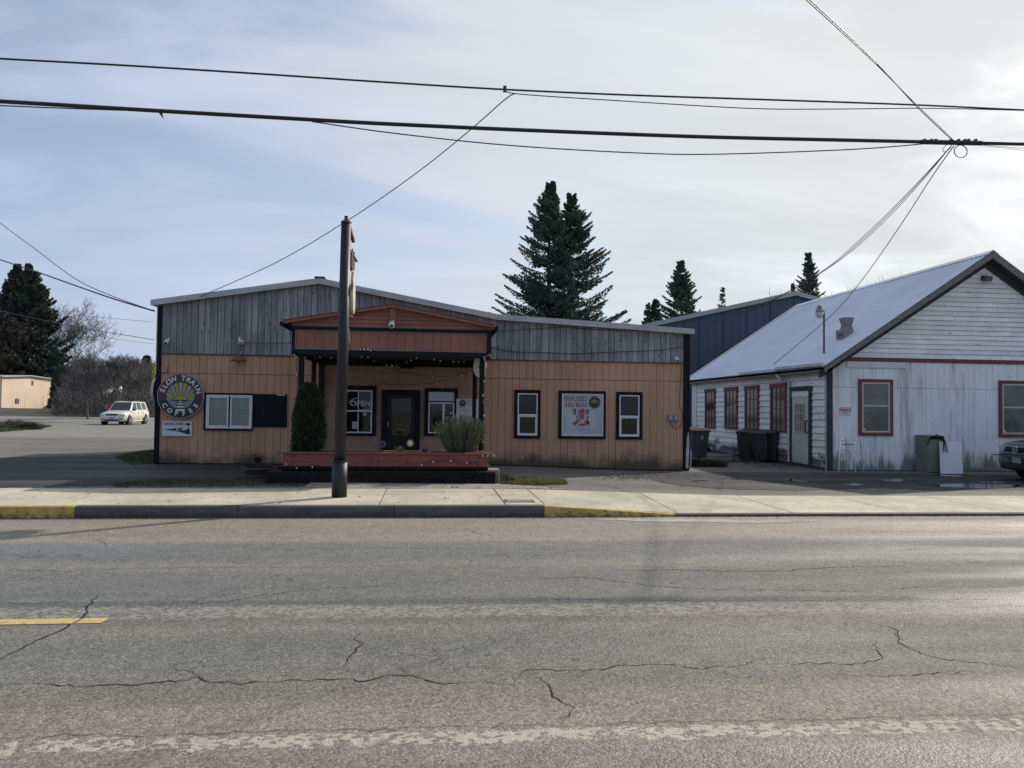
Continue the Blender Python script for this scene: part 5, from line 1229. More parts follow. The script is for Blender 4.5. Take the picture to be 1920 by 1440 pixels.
def tuft(px, py0, py1, y, n, spread, m_, label, name='small_plant', cat='plant'):
    a = onY(px, py1, y); h = onY(px, py0, y).z-a.z; o = empty(name, a, label, cat); b = MB(); r = random.Random(px)
    for k in range(n):
        t = r.uniform(0, 6.28); l = h*r.uniform(.5, 1.05); e = Vector((spread*math.cos(t)*r.random(), spread*math.sin(t)*r.random()*.6, l)); s0 = a+Vector((r.uniform(-.03,.03), r.uniform(-.03,.03), 0)); w_ = .012
        d = Vector((math.cos(t+1.57), math.sin(t+1.57), 0))*w_
        b.add([s0-d*.5, s0+d*.5, s0+e*.55+d+Vector((0,0,.04*h)), s0+e*.55-d+Vector((0,0,.04*h)), s0+e], [(0,1,2,3),(3,2,4)])
    b.build('leaves', m_, o); MB().tube([a-Vector((0,0,.06)), a+Vector((0,0,h*.3))], .006, 4).build('stem', m_, o); return o
tuft(750, 835, 852, PLY+.3, 60, .14, lg[0], 'small pale plant in the planter before the door')
tuft(612, 838, 853, PLY+.2, 70, .34, lg[0], 'pale dry tufts in the planter at the foot of the cypress')
tuft(795, 838, 852, PLY+.3, 22, .06, lg[1], 'small dark figure-like plant in the planter right of the door')
a = onY(802, 846, PLY+.3); gn = empty('garden_gnome', (a.x, a.y, .66), 'tiny red-capped garden stake figure right of the door', 'ornament')
b = MB(); b.lathe([(.03,0),(.035,.03),(.02,.08)], 8, (a.x, a.y, .66)); b.build('body', mat('ornament_grey', (.09,.10,.12)), gn); b = MB(); b.lathe([(.026,.08),(.018,.13),(.001,.19)], 8, (a.x, a.y, .66)); b.build('cap', mat('ornament_red', (.22,.04,.03), .6), gn)
# ---- columnar cypress
def cypress(px, py_top, py_bot, halfw, y, label):
    a = onY(px, py_bot, y); h = onY(px, py_top, y).z-a.z; rw = halfw*y/FPX; o = empty('cypress_shrub', a, label, 'shrub'); r = random.Random(9); b = MB()
    def rad_(t):
        K_ = ((0,.93),(.2,1.0),(.42,1.0),(.68,.88),(.88,.62),(1,.22))
        for (a_, p_), (c_, q_) in zip(K_, K_[1:]):
            if t <= c_: return rw*(p_+(q_-p_)*(t-a_)/(c_-a_))
        return rw*.1
    for k in range(9500):
        t = r.random()**1.05; an = r.uniform(0, 6.28); rr = rad_(t)*(r.uniform(.72, 1.07)+.11*math.sin(an*7+t*31)+.06*math.sin(an*3-t*17)); c = a+Vector((rr*math.cos(an), rr*math.sin(an), t*h))
        out = Vector((math.cos(an), math.sin(an), r.uniform(.5, 1.6))).normalized(); sdv = out.cross(Vector((r.uniform(-1,1), r.uniform(-1,1), r.uniform(-1,1)))).normalized(); l = r.uniform(.03,.075); w_ = r.uniform(.008,.018)
        b.add([c-sdv*w_, c+sdv*w_, c+out*l+sdv*w_*.4, c+out*l-sdv*w_*.4], [(0,1,2,3)])
    b.build('foliage', lg[1], o); q = MB(); q.smooth = True
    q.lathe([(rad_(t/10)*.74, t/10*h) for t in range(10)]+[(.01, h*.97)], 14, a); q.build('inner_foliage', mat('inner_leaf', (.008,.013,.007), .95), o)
    MB().tube([a-Vector((0,0,.08)), a+Vector((0,0,.2))], .03, 6).build('stem', mat('bark', (.06,.045,.035), .9), o)
cypress(578, 720, 852, 25.5, PLY+.34, 'dense dark green columnar cypress in the left of the planter')
# ---- rosemary bush
def rosemary(label):
    y = PLY+.32; a = onY(862, 853, y); o = empty('rosemary_bush', a, label, 'shrub'); r = random.Random(4); b = MB(); st = MB()
    for k in range(330):
        u = r.uniform(-1, 1); v = r.uniform(-.7, .7); hh = r.uniform(.56, .84)*(1-.20*u*u); base = a+Vector((u*.22, v*.16, -.03)); lean_ = Vector((u*.30+r.uniform(-.06,.06), v*.33, 0)); tip = base+lean_+Vector((0,0,hh))
        mid = base+lean_*.35+Vector((0,0,hh*.5)); n = 20; prev = base
        pts = [base.lerp(mid, q/6).lerp(mid.lerp(tip, q/6), q/6) for q in range(7)]
        st.tube(pts, .004, 3, cap=False)
        for q in range(60):
            t = .12+.88*r.random()**.75; c = base.lerp(mid, t).lerp(mid.lerp(tip, t), t); dirv = (tip-mid).normalized(); rv = Vector((r.uniform(-1,1), r.uniform(-1,1), r.uniform(-.2,.9))).normalized(); d = (rv+dirv*.7).normalized(); sdv = d.cross(Vector((r.uniform(-1,1), r.uniform(-1,1), .3))).normalized(); l = r.uniform(.022,.042)
            b.add([c-sdv*.005, c+sdv*.005, c+d*l], [(0,1,2)])
    b.build('foliage', lg[2], o); st.build('stems', mat('rosemary_stem', (.09,.075,.05), .9), o)
rosemary('grey-green bushy rosemary in the right of the planter')

# ================================================================== THINGS BESIDE THE WHITE BUILDING
def wheelie_bin(x, y, z, rz_, body_m, lid_m, label, h=1.02, w=.58, d=.66):
    o = empty('wheelie_bin', (x, y, z), label, 'bin', 'wheeled refuse bins', rz_)
    b = MB(); t = (w/2, d/2); q = (w*.40, d*.36)
    b.add([(sx*q[0], sy_*q[1], .06) for sx, sy_ in ((-1,-1),(1,-1),(1,1),(-1,1))]+[(sx*t[0], sy_*t[1], h*.9) for sx, sy_ in ((-1,-1),(1,-1),(1,1),(-1,1))], [(3,2,1,0),(4,5,6,7),(0,1,5,4),(1,2,6,5),(2,3,7,6),(3,0,4,7)])
    b.build('body', body_m, o, bevel=.03, local=True)
    MB().box(-w/2-.02, w/2+.02, -d/2-.02, d/2+.02, h*.86, h*.905).build('rim', body_m, o, bevel=.012, local=True)
    b = MB(); b.add([(-w/2-.03,-d/2-.05,h*.91),(w/2+.03,-d/2-.05,h*.91),(w/2+.03,d/2+.02,h*.93),(-w/2-.03,d/2+.02,h*.93),(-w/2+.03,-d/2+.03,h*.965),(w/2-.03,-d/2+.03,h*.965),(w/2-.03,d/2-.04,h*1.0),(-w/2+.03,d/2-.04,h*1.0)], [(3,2,1,0),(4,5,6,7),(0,1,5,4),(1,2,6,5),(2,3,7,6),(3,0,4,7)])
    b.build('lid', lid_m, o, bevel=.015, local=True)
    MB().box(-w*.43, w*.43, -d*.455, -d*.40, h*.60, h*.63).build('lift_bar', body_m, o, local=True)
    for s_ in (-1, 1):
        b = MB(); b.lathe([(.11,-.03),(.12,-.02),(.12,.02),(.11,.03)], 14, m=Matrix.Translation((s_*w*.42, d*.38, .12)) @ Matrix.Rotation(math.pi/2, 4, 'Y')); b.build('wheel', blk, o, local=True)
    MB().tube([(-w*.35, d/2+.06, h*.87), (w*.35, d/2+.06, h*.87)], .018, 6).build('handle', body_m, o, local=True)
    return o
bgry = mat('bin_grey', (.055,.062,.070), .55, noise=(5,.15)); bdk = mat('bin_charcoal', (.028,.031,.036), .55, noise=(5,.2)); brl = mat('bin_lid_red', (.26,.07,.075), .45, noise=(4,.15))
a = onZ(1312, 861, .05)
b1 = wheelie_bin(a.x, a.y+.3, .03, R(10), bgry, brl, 'grey wheeled bin with red lid and number 2 beside the coffee shop corner')
me = text_mesh('2', .17, mat('bin_ink', (.012,.012,.014), .6), .004); o = bpy.data.objects.new('number', me); COL.objects.link(o); o.parent = b1; o.location = (0, -.262, .40); o.rotation_euler = (R(97), 0, 0)
o.location = (-.0, -.283, .42)
lgm = mat('bin_logo', (.42,.45,.46), .6); b = MB()
b.lathe([(.035,0),(.036,.002)], 10, m=Matrix.Translation((.02,-.318,.73)) @ Matrix.Rotation(R(97), 4, 'X')); b.obox((.02,-.312,.68), (.13,.003,.022), (R(7),0,0)); b.obox((.02,-.309,.655), (.08,.003,.014), (R(7),0,0)); b.build('recycling_mark', lgm, b1, local=True)
a = onZ(1406, 862, .05); wheelie_bin(a.x+.05, a.y+.25, .03, R(-40), bdk, bdk, 'charcoal wheeled bin standing left of the large dark bin', h=.98)
a = onZ(1424, 864, .05); wheelie_bin(a.x+.02, a.y-.25, .03, R(-48), bdk, bdk, 'charcoal wheeled bin in the middle of the dark group', h=.97, w=.5)
a = onZ(1453, 866, .05); b3 = wheelie_bin(a.x, a.y+.22, .03, R(-62), bdk, bdk, 'large charcoal bin against the fourth side window', h=1.0, w=.75, d=.66)
# loose frame / hand truck junk in front of the bins
jk = empty('folded_cart', (onZ(1400,868,.05).x, onZ(1400,868,.05).y, .04), 'black tubular folded cart lying in front of the bins', 'cart')
J = lambda px, py, z: Vector((onZ(px,py,.05).x, onZ(px,py,.05).y, z))
b = MB()
for (p, q) in (((1365,866,.06),(1416,868,.10)), ((1372,858,.10),(1420,862,.2)), ((1416,868,.08),(1432,862,.42)), ((1400,868,.06),(1408,862,.42)), ((1385,860,.06),(1398,868,.12)), ((1356,864,.05),(1382,866,.08)), ((1376,863,.05),(1378,858,.35)), ((1378,858,.3),(1404,862,.34))): b.tube([J(*p), J(*q)], .018, 6)
b.build('frame', blk, jk)
pl3 = empty('loose_plank', J(1345,853,.1), 'pale loose plank lying between the bins', 'plank')
MB().beam(J(1325,856,.09), J(1376,855,.09), .14, .03).build('board', pe, pl3)
# dry brush heap at the shop corner and by the wall
def brush(px0, px1, py, h, n, label, seed, dy_=.5):
    r = random.Random(seed); c = J((px0+px1)/2, py, .04); o = empty('brush_heap', c, label, 'brush'); b = MB()
    for k in range(n):
        p = J(r.uniform(px0, px1), py, .03)+Vector((0, r.uniform(-.1, dy_), 0)); t = r.uniform(0, 6.28); l = r.uniform(.15,.5); d = Vector((math.cos(t)*l, math.sin(t)*l*.6, r.uniform(.05, h))); m_ = p+d*.5+Vector((0,0,.06)); w_ = r.uniform(.004,.009)
        s_ = Vector((-math.sin(t), math.cos(t), .3))*w_; b.add([p-s_, p+s_, m_+s_, m_-s_, p+d], [(0,1,2,3),(3,2,4)])
    b.build('twigs', mat('dead_brush', (.055,.045,.032), .95, noise=(6,.5)), o)
brush(1302, 1362, 874, .25, 800, 'low heap of dead brush at the right corner of the coffee shop', 3)
brush(1318, 1352, 846, .7, 700, 'tall dead brush against the side wall behind the red-lidded bin', 5, 1.2)
# walker
a = Vector((onY(1597, 870, WY-.8).x, WY-.8, .03)); wk = empty('walking_frame', (a.x, a.y, .03), 'aluminium walking frame with grey grips against the white wall', 'walker')
alu = mat('aluminium', (.78,.78,.76), .45, metal=.0, noise=(14,.15)); grip = mat('grip_grey', (.05,.05,.055), .7)
K = lambda px, py, y: onY(px, py, y)
yf, yr_ = a.y, a.y+.42
ZA = .0
fl1 = K(1572, 882, yf); fl2 = K(1604, 882, yf); tl1 = K(1576, 832, yf); tl2 = K(1602, 832, yf)
bl1 = K(1588, 881, yr_); bl2 = K(1619, 882, yr_); bt1 = K(1587, 826, yr_); bt2 = K(1613, 826, yr_)
for (p, q, t_) in ((fl1, bl1, (tl1, bt1)), (fl2, bl2, (tl2, bt2))):
    b = MB(); b.smooth = True; p.z = .05; q.z = .05
    top0, top1 = t_
    b.tube([p, top0, top0+(top1-top0)*.25+Vector((0,0,.06)), top0+(top1-top0)*.75+Vector((0,0,.06)), top1, q], .020, 8); b.build('side_frame', alu, wk)
    b = MB(); b.smooth = True; b.tube([top0+(top1-top0)*.2+Vector((0,0,.058)), top0+(top1-top0)*.8+Vector((0,0,.058))], .020, 8); b.build('grip', grip, wk)
    m0, m1 = p.lerp(top0, .45), q.lerp(top1, .45); MB().tube([m0, m1], .010, 6).build('side_brace', alu, wk)
    for e in (p, q): MB().tube([e-Vector((0,0,.02)), e+Vector((0,0,.05))], .019, 8).build('rubber_foot', mat('foot_grey', (.3,.3,.29), .7), wk)
MB().tube([tl1-Vector((0,0,.02)), tl2-Vector((0,0,.02))], .012, 6).build('cross_bar', grip, wk); MB().tube([tl1-Vector((0,0,.13)), tl2-Vector((0,0,.13))], .011, 6).build('cross_bar', alu, wk)
# cabinet, white panel and hose
a = Vector((onY(1741, 850, WY-.62).x, WY-.62, .03))
cbn = empty('metal_cabinet', (a.x+.3, a.y, .03), 'olive drab metal cabinet standing against the white wall', 'cabinet')
olv = mat('olive_metal', (.17,.18,.145), .6, noise=[(2,.2),(20,.1)]); zt_ = K(1750, 817, a.y).z
x1c = K(1770, 850, a.y).x; dpt = WY-.06-a.y
b = MB(); b.box(a.x, a.x+.02, a.y, WY-.06, .03, zt_); b.box(x1c-.02, x1c, a.y, WY-.06, .03, zt_); b.box(a.x+.02, x1c-.02, WY-.08, WY-.06, .03, zt_); b.box(a.x+.02, x1c-.02, a.y+.02, WY-.081, zt_-.03, zt_-.01); b.build('carcass', olv, cbn)
MB().box(a.x+.02, x1c-.02, a.y+.0, a.y+.018, .05, zt_-.10).build('door_panel', olv, cbn)
MB().box(a.x+.02, x1c-.02, a.y+.03, a.y+.05, zt_-.10, zt_-.03).build('dark_slot', blk, cbn)
wpn = empty('enamel_sheet', (K(1782,880,a.y).x, a.y-.15, .03), 'white enamel panel leaning on the olive cabinet', 'panel')
p = [K(1763, 885, a.y-.24), K(1805, 885, a.y-.24), K(1802.5, 828, a.y-.03), K(1760.5, 828, a.y-.03)]; p[0].z = p[1].z = .035
nv = Vector((0,-.02,-.003)); b = MB(); b.add([*p]+[q+nv for q in p], [(0,1,2,3),(7,6,5,4),(0,4,5,1),(1,5,6,2),(2,6,7,3),(3,7,4,0)]); b.build('sheet', mat('enamel_white', (.62,.65,.68), .35, noise=(3,.05)), wpn, bevel=.006)
MB().beam(p[3]+Vector((0,-.028,-.05)), p[2]+Vector((0,-.028,-.05)), .006, .02).build('lip', mat('enamel_white', (.62,.65,.68)), wpn)
hz_ = empty('garden_hose', (a.x+.2, a.y, zt_), 'black hoses draped over the cabinet and the white panel', 'hose')
for k in range(3):
    b = MB(); b.smooth = True
    b.tube([K(1739+k, 834-k, a.y-.03), K(1740, 828, a.y-.05), K(1748+k, 818.5, a.y-.05), K(1757+k, 815.5+k*.4, a.y-.06), K(1765+k*1.5, 819, a.y-.10), K(1769+k*2, 830, a.y-.12), K(1769+k*4, 848, a.y-.22)], .012, 6)
    b.build('hose_length', blk, hz_)
# ================================================================== WIRES
UY = 11.8
cable('power_line', [(-60,106,UY),(0,110,UY),(240,123,UY),(480,138,UY),(720,154,UY),(950,168,UY),(1200,179,UY),(1440,187,UY),(1700,196,UY),(1920,206,UY),(2050,211,UY)], .0145, 'upper black power line crossing the whole sky', cat='power line')
cable('bundled_cable', [(-60,187,UY),(0,190,UY),(300,208,UY),(560,223,UY),(700,231,UY),(960,243,UY),(1300,256,UY),(1600,263,UY),(1790,267,UY),(1920,270,UY),(2050,272,UY)], .030, 'thick bundled telephone cable crossing the sky below the power line', cat='cable')
thin = mat('thin_cable', (.035,.035,.05), .5)
cable('service_wire', [(948,168,UY),(970,176,UY),(1130,187,UY),(1400,203,UY),(1560,204.5,UY),(1740,203,UY),(1920,207,UY)], .008, 'thin wire sagging just below the upper power line at right', thin)
cable('service_wire', [(-40,196,UY+.1),(0,198,UY+.1),(150,204,UY+.1),(300,209,UY+.1)], .009, 'thin wire just under the thick cable at far left', thin)
cable('service_wire', [(585,228,UY),(740,250,UY),(960,273,UY),(1200,287,UY),(1350,289,UY),(1600,280,UY),(1740,269,UY)], .0095, 'thin wire sagging in a long arc below the thick cable', thin)
cable('service_drop', [(966,175,UY),(945,188,UY+.1),(880,245,UY+1.2),(780,325,UY+2.8),(660,408,UY+4.4),(520,491,UY+6),(375,556,F-.15)], .009, 'diagonal service wire from the power line to the left roof slope', thin)
for k, (dx_, dy_) in enumerate(((0,0),(13,-8),(-12,7))):
    cable('service_drop', [(1784,273,UY),(1720+dx_*.5,346+dy_*.5,UY+1.4),(1640+dx_,428+dy_,UY+3),(1560+dx_,497+dy_,UY+4.6),(1470+dx_,552+dy_,UY+6),(1380+dx_*.5,590+dy_*.5,UY+7),(1290,617,F-.1)], .0062, ['middle', 'upper', 'lower'][k]+' of three service wires from the cable junction to the shop roof', thin, group='three service wires at right')
dq = rectX(1450,680,1455,690,wx-.3)[0]
cable('service_drop', [(1788,274,UY),(1745,335,UY+2),(1690,420,UY+4.5),(1620,520,UY+7.5),(1560,590,UY+10),(1450,684,onX(1450,684,wx-.3).y)], .010, 'single service wire from the junction down to the white building eave', thin)
for k in (0, 1): cable('overhead_wire', [(1790-k*3,265,UY),(1722-k*3,200,UY-1.2),(1640+k*3,118,UY-2.6),(1508+k*6,-4,UY-4.6),(1400+k*8,-100,UY-5.8)], .0065, ['right', 'left'][k]+' one of two wires rising from the junction to the top edge', thin, group='two wires rising overhead')
for k in (0, 1): cable('overhead_wire', [(1825,270+k,UY),(1870,274+k*2,UY),(1930,279+k*4,UY)], .004, ['upper', 'lower'][k]+' thin wire leaving the junction to the right edge', thin)
jn = empty('cable_junction', onY(1790, 268, UY), 'coiled cable loop with clamps at the wire junction', 'cable coil')
c0 = onY(1799, 285, UY); rr = .105
b = MB(); b.smooth = True; b.tube([(c0.x+rr*1.1*math.cos(t*.26), UY-.03, c0.z+rr*math.sin(t*.26)) for t in range(25)], .008, 6); b.build('coil', thin, jn)
c1 = onY(1774, 278, UY); b = MB(); b.smooth = True; b.tube([(c1.x+(.10*math.cos(t*.26)*.7-.03*math.sin(t*.26)), UY-.02, c1.z+.10*math.cos(t*.26)*.6+.03*math.sin(t*.26)) for t in range(25)], .005, 5); b.build('small_loop', thin, jn)
for k, px in enumerate((1733,1746,1754,1783,1797,1809,1816,1829)):
    p = onY(px, 262.5+px*.0006, UY); MB().obox(p, (.035,.05,.045)).build('clamp', thin, jn)
MB().tube([onY(1727,266,UY), onY(1840,268.5,UY)], .042, 8).build('splice_sleeve', ck_, jn)
tg = onY(301, 213, UY); props(MB().add([tg+Vector((-.04,0,.03)), tg+Vector((.02,0,.03)), tg+Vector((.05,0,-.09)), tg+Vector((.0,.02,.0))], [(0,1,2),(0,2,3),(1,3,2),(0,3,1)]).build('cable_tag', ck_), 'small dangling tag on the thick cable at left', 'tag')
props(MB().obox(onY(946.5,167,UY), (.05,.03,.10)).build('wire_clamp', thin), 'small clamp where the diagonal wire leaves the power line', 'clamp')
cable('service_drop', [(-40,473,31),(0,487,30),(70,510,28),(140,535,26),(215,561,23),(289,583,F+.1)], .022, 'thick cable descending from the left edge to the shop corner')
cable('service_drop', [(-40,385,31),(0,418,30),(70,470,27.5),(140,522,25),(205,553,22.6),(289,583,F+.1)], .012, 'thin cable from the left edge meeting the thick one at the shop corner', thin)
gw = mat('far_wire', (.09,.10,.115), .6)
cable('distant_wire', [(-20,580,85),(0,583,85),(80,600,85),(165,617,85),(289,637,85)], .035, 'pale distant wire passing the left evergreens', gw)
cable('distant_wire', [(140,591,90),(200,596,90),(289,604,90)], .022, 'faint upper distant wire left of the shop', gw)
cable('distant_wire', [(150,623,92),(220,636,92),(289,645,92)], .018, 'faint lower distant wire left of the shop', gw)
# conduit down the left corner
MB().tube([(XL-.10, F-.02, 4.0), (XL-.10, F-.02, 2.3)], .022, 8).build('conduit', galv, shop)

# ================================================================== CARS
def suv(name, L, Wd, H, paint, trim, label, loc, rz_, glass, hood_f=.26, sil=.3):
    """local: +X forward, origin on the ground at the centre; lofted cross-sections"""
    o = empty(name, loc, label, 'car', None, rz_); h = Wd/2
    belt = H*.60; hoodz = H*.575; x0, x1 = -L/2, L/2
    # stations: x, half width, bottom z, top z of the lower body
    st = [(x1, .60, .36, H*.40), (x1-.05, .80, .27, H*.45), (x1-.18, .93, .24, H*.50), (x1-.5, .985, .24, H*.535), (x1-L*.2, 1, .25, H*.56), (x1-L*.265, 1, .25, belt-.02), (x1-L*.4, 1, .25, belt), (0, 1, .25, belt+.005), (x0+L*.25, 1, .25, belt+.015), (x0+L*.1, .985, .25, belt+.02), (x0+.10, .95, .26, belt+.01), (x0+.02, .88, .32, belt-.03), (x0, .82, .40, belt-.12)]
    b = MB(); b.smooth = True; k = 9
    for (x, w_, zb_, zt_) in st:
        w2 = h*w_; hh = zt_-zb_
        half = [(0, zb_), (w2*.86, zb_), (w2*.97, zb_+hh*.14), (w2*1.0, zb_+hh*.42), (w2*.995, zb_+hh*.66), (w2*.955, zb_+hh*.90), (w2*.90, zt_-hh*.02), (w2*.55, zt_+hh*.035), (0, zt_+hh*.05)]
        prof_ = half+[(-y, z) for y, z in half[-2:0:-1]]
        for y, z in prof_: b.v.append((x, y, z))
    n = 16
    for i in range(len(st)-1):
        for j in range(n): b.f.append((i*n+j, (i+1)*n+j, (i+1)*n+(j+1) % n, i*n+(j+1) % n))
    b.f.append(tuple(range(n))); b.f.append(tuple((len(st)-1)*n+j for j in range(n-1, -1, -1)))
    body = b.build('body', paint, o, local=True)
    # greenhouse
    rz1 = H-.045; xa, xb_ = x1-L*.265, x1-L*.43; xr0, xr1 = x0+.28, x0+.06
    g = MB(); W0, W1 = h*.90, h*.70
    sec = [(xa, belt-.03, W0*.95), (xb_, rz1, W1), (0, rz1+.025, W1*1.02), (xr0, rz1-.02, W1*.98), (xr1, belt-.02, W0*.93)]
    tops = [(xb_, rz1, W1), (-.1, rz1+.03, W1*1.02), (xr0, rz1-.01, W1*.98)]
    base = [(xa, belt-.03, W0*.96), (-.1, belt-.01, W0), (xr1, belt-.01, W0*.94)]
    for (x, z, w_) in tops+base: g.v += [(x, w_, z), (x, -w_, z)]
    T = lambda i, s_: 2*i+(0 if s_ > 0 else 1); Bq = lambda i, s_: 6+2*i+(0 if s_ > 0 else 1)
    g.f += [(T(0,1),T(0,-1),Bq(0,-1),Bq(0,1)), (T(2,-1),T(2,1),Bq(2,1),Bq(2,-1)), (T(0,1),T(1,1),T(1,-1),T(0,-1)), (T(1,1),T(2,1),T(2,-1),T(1,-1))]
    for i in (0, 1): g.f += [(Bq(i,1),Bq(i+1,1),T(i+1,1),T(i,1)), (T(i,-1),T(i+1,-1),Bq(i+1,-1),Bq(i,-1))]
    g.build('cabin', paint, o, bevel=.03, local=True)
    def gl(pts, nm, off):
        P_ = [Vector(p) for p in pts]; nrm = (P_[1]-P_[0]).cross(P_[2]-P_[0]).normalized(); c = sum(P_, Vector())/len(P_)
        if nrm.dot(Vector((c.x*.25, c.y, c.z-H*.4))) < 0: nrm = -nrm
        q = MB(); nn = len(P_); q.add([p+nrm*off for p in P_]+[p+nrm*(off-.012) for p in P_], [tuple(range(nn)), tuple(range(2*nn-1, nn-1, -1))]+[(i, i+nn, (i+1) % nn+nn, (i+1) % nn) for i in range(nn)]); q.build(nm, glass, o, local=True)
    tv = lambda i, s_: Vector(g.v[T(i, s_)]); bv = lambda i, s_: Vector(g.v[Bq(i, s_)])
    mix = lambda a, c, t: a+(c-a)*t
    def quad(A, B, C, D, u0, u1, v0, v1): # A,B bottom; D,C top
        f = lambda u, v: mix(mix(A, B, u), mix(D, C, u), v); return [f(u0, v0), f(u1, v0), f(u1, v1), f(u0, v1)]
    gl(quad(bv(0,1), bv(0,-1), tv(0,-1), tv(0,1), .05, .95, .08, .93), 'windscreen', .008)
    gl(quad(bv(2,-1), bv(2,1), tv(2,1), tv(2,-1), .08, .92, .12, .9), 'rear_window', .008)
    for s_ in (1, -1):
        gl(quad(bv(0,s_), bv(1,s_), tv(1,s_), tv(0,s_), .16, .93, .10, .90), 'front_side_window', .008)
        gl(quad(bv(1,s_), bv(2,s_), tv(2,s_), tv(1,s_), .03, .42, .10, .90), 'rear_side_window', .008)
        gl(quad(bv(1,s_), bv(2,s_), tv(2,s_), tv(1,s_), .50, .86, .12, .88), 'quarter_window', .008)
        MB().tube([(xb_-.1, s_*W1*.9, rz1+.05), (xr0+.1, s_*W1*.9, rz1+.05)], .018, 6).build('roof_rail', trim, o, local=True)
        MB().obox((xa-.12, s_*(h+.08), belt+.06), (.14,.2,.14)).build('mirror', trim, o, bevel=.03, local=True)
        for xx in (x1-L*.19, x0+L*.19):
            wr = H*.205; M_ = Matrix.Translation((xx, s_*(h-.09), wr)) @ Matrix.Rotation(math.pi/2, 4, 'X')
            q = MB(); q.lathe([(wr+.06,-.085),(wr+.06,.096)], 26, m=M_); q.build('wheel_arch', mat('arch_black', (.006,.006,.006), .9), o, local=True)
            q = MB(); q.smooth = False; q.lathe([(wr*.62,-.11),(wr*.94,-.11),(wr,-.07),(wr,.07),(wr*.94,.11),(wr*.62,.11)], 26, m=M_); ty = q.build('wheel', mat('tyre', (.012,.012,.013), .85), o, local=True)
            q = MB(); M2 = M_ @ Matrix.Translation((0,0,-s_*.10)); q.lathe([(wr*.63,-.02),(wr*.63,.02)], 26, m=M2); q.build('rim_back', mat('rim_dark', (.03,.03,.03), .6), ty, local=True)
            q = MB()
            for sp__ in range(5):
                t = 2*math.pi*sp__/5+.3; q.obox((xx+wr*.32*math.cos(t), s_*(h+.03), wr+wr*.32*math.sin(t)), (wr*.62, .02, wr*.22), (0, -t, 0))
            q.lathe([(wr*.64,-.012),(wr*.54,-.012),(wr*.54,.012),(wr*.64,.012),(wr*.64,-.012)], 26, m=Matrix.Translation((xx, s_*(h+.03), wr)) @ Matrix.Rotation(math.pi/2, 4, 'X'))
            q.build('rim', mat('rim_silver', (.45,.45,.45), .3, metal=.6), ty, local=True)
        MB().obox((x1-.15, s_*h*.70, H*.425), (.24, h*.40, H*.085), (0, .25, s_*.42)).build('headlight', mat('headlight_lens', (.45,.47,.48), .08, coat=.5), o, bevel=.03, local=True)
        MB().obox((x1-.06, s_*h*.66, H*.25), (.10,.2,.08), (0,0,s_*.3)).build('fog_lamp', mat('lamp_dark', (.05,.05,.05), .3), o, bevel=.02, local=True)
        MB().obox((x0+.08, s_*h*.84, belt-.1), (.12,.12,.3)).build('tail_light', mat('tail_red', (.25,.02,.02), .3), o, bevel=.02, local=True)
        for xx in (.35*L*.25, -L*.13): MB().obox((xx, s_*(h+.005), belt-.13), (.16,.02,.03)).build('door_handle', paint, o, bevel=.008, local=True)
        for xx in (x1-L*.33, -.08, x0+L*.30): MB().box(xx-.004, xx+.004, min(s_*(h-.02), s_*(h+.003)), max(s_*(h-.02), s_*(h+.003)), .34, belt-.06).build('door_gap', mat('arch_black', (.006,.006,.006)), o, local=True)
        MB().box(x0+L*.3, x1-L*.3, min(s_*(h-.08), s_*(h+.006)), max(s_*(h-.08), s_*(h+.006)), .235, .30).build('sill', paint, o, bevel=.01, local=True)
    MB().obox((x1-.055, 0, H*.415), (.12, h*.86, H*.10), (0,.15,0)).build('grille', trim, o, bevel=.015, local=True)
    MB().obox((x1-.01, 0, H*.205), (.10, h*1.05, H*.06)).build('lower_grille', trim, o, bevel=.015, local=True)
    MB().obox((x1+.005, 0, H*.29), (.03, .32, .15)).build('number_plate', mat('plate_grey', (.30,.31,.32), .5, noise=(60,.4)), o, bevel=.004, local=True)
    return o
autog = mat('car_glass', (.018,.022,.026), .03, spec=.8)
cream = mat('car_cream_white', (.62,.60,.52), .3, coat=.6, noise=(3,.03)); dkt = mat('car_black_plastic', (.02,.021,.023), .5)
cpos = onZ(231, 797, .13)
suv('parked_car', 4.45, 1.74, 1.62, cream, dkt, 'cream white estate car parked on the far lot at left', (cpos.x-.6, cpos.y+1.9, .13), R(-91), autog)
nav = mat('car_dark_paint', (.012,.014,.018), .3, coat=.5, noise=(3,.05))
c2 = suv('parked_car', 4.9, 1.95, 1.75, nav, mat('car_black_plastic2', (.012,.013,.015), .4), 'dark suv nosing in at the right edge by the white building', (0, 0, 0), R(172), autog)
na = Vector((onY(1874, 862, 16.9).x, 16.9))
c2.location = (na.x+2.62, 16.25, .03)
# emblem, grille bars on the dark suv
em = mat('chrome', (.55,.56,.58), .15, metal=.9)
ex_, ez_ = 4.9/2+.035, 1.75*.425
b = MB()
for i in range(28):
    t0_, t1_ = 2*math.pi*i/28, 2*math.pi*(i+1)/28
    b.add([(ex_+h_, r_*math.cos(t), ez_+r_*math.sin(t)) for t in (t0_, t1_) for r_, h_ in ((.095,0),(.080,0),(.080,.015),(.095,.015))], [(0,4,5,1),(1,5,6,2),(2,6,7,3),(3,7,4,0)])
def bar(p, q, w_=.016): b.beam((ex_+.008, p[0], ez_+p[1]), (ex_+.008, q[0], ez_+q[1]), w_, .012, Vector((1,0,0)))
bar((-.035,.075), (0,.012)); bar((.035,.075), (0,.012)); bar((-.075,.03), (-.038,-.065)); bar((-.038,-.065), (0,.0)); bar((0,.0), (.038,-.065)); bar((.038,-.065), (.075,.03))
eo = b.build('emblem', em, c2, local=True)
for z_ in (1.75*.375, 1.75*.465): MB().obox((4.9/2+.02, 0, z_), (.03, 1.35, .02), (0,0,0)).build('grille_bar', em, c2, bevel=.005, local=True)
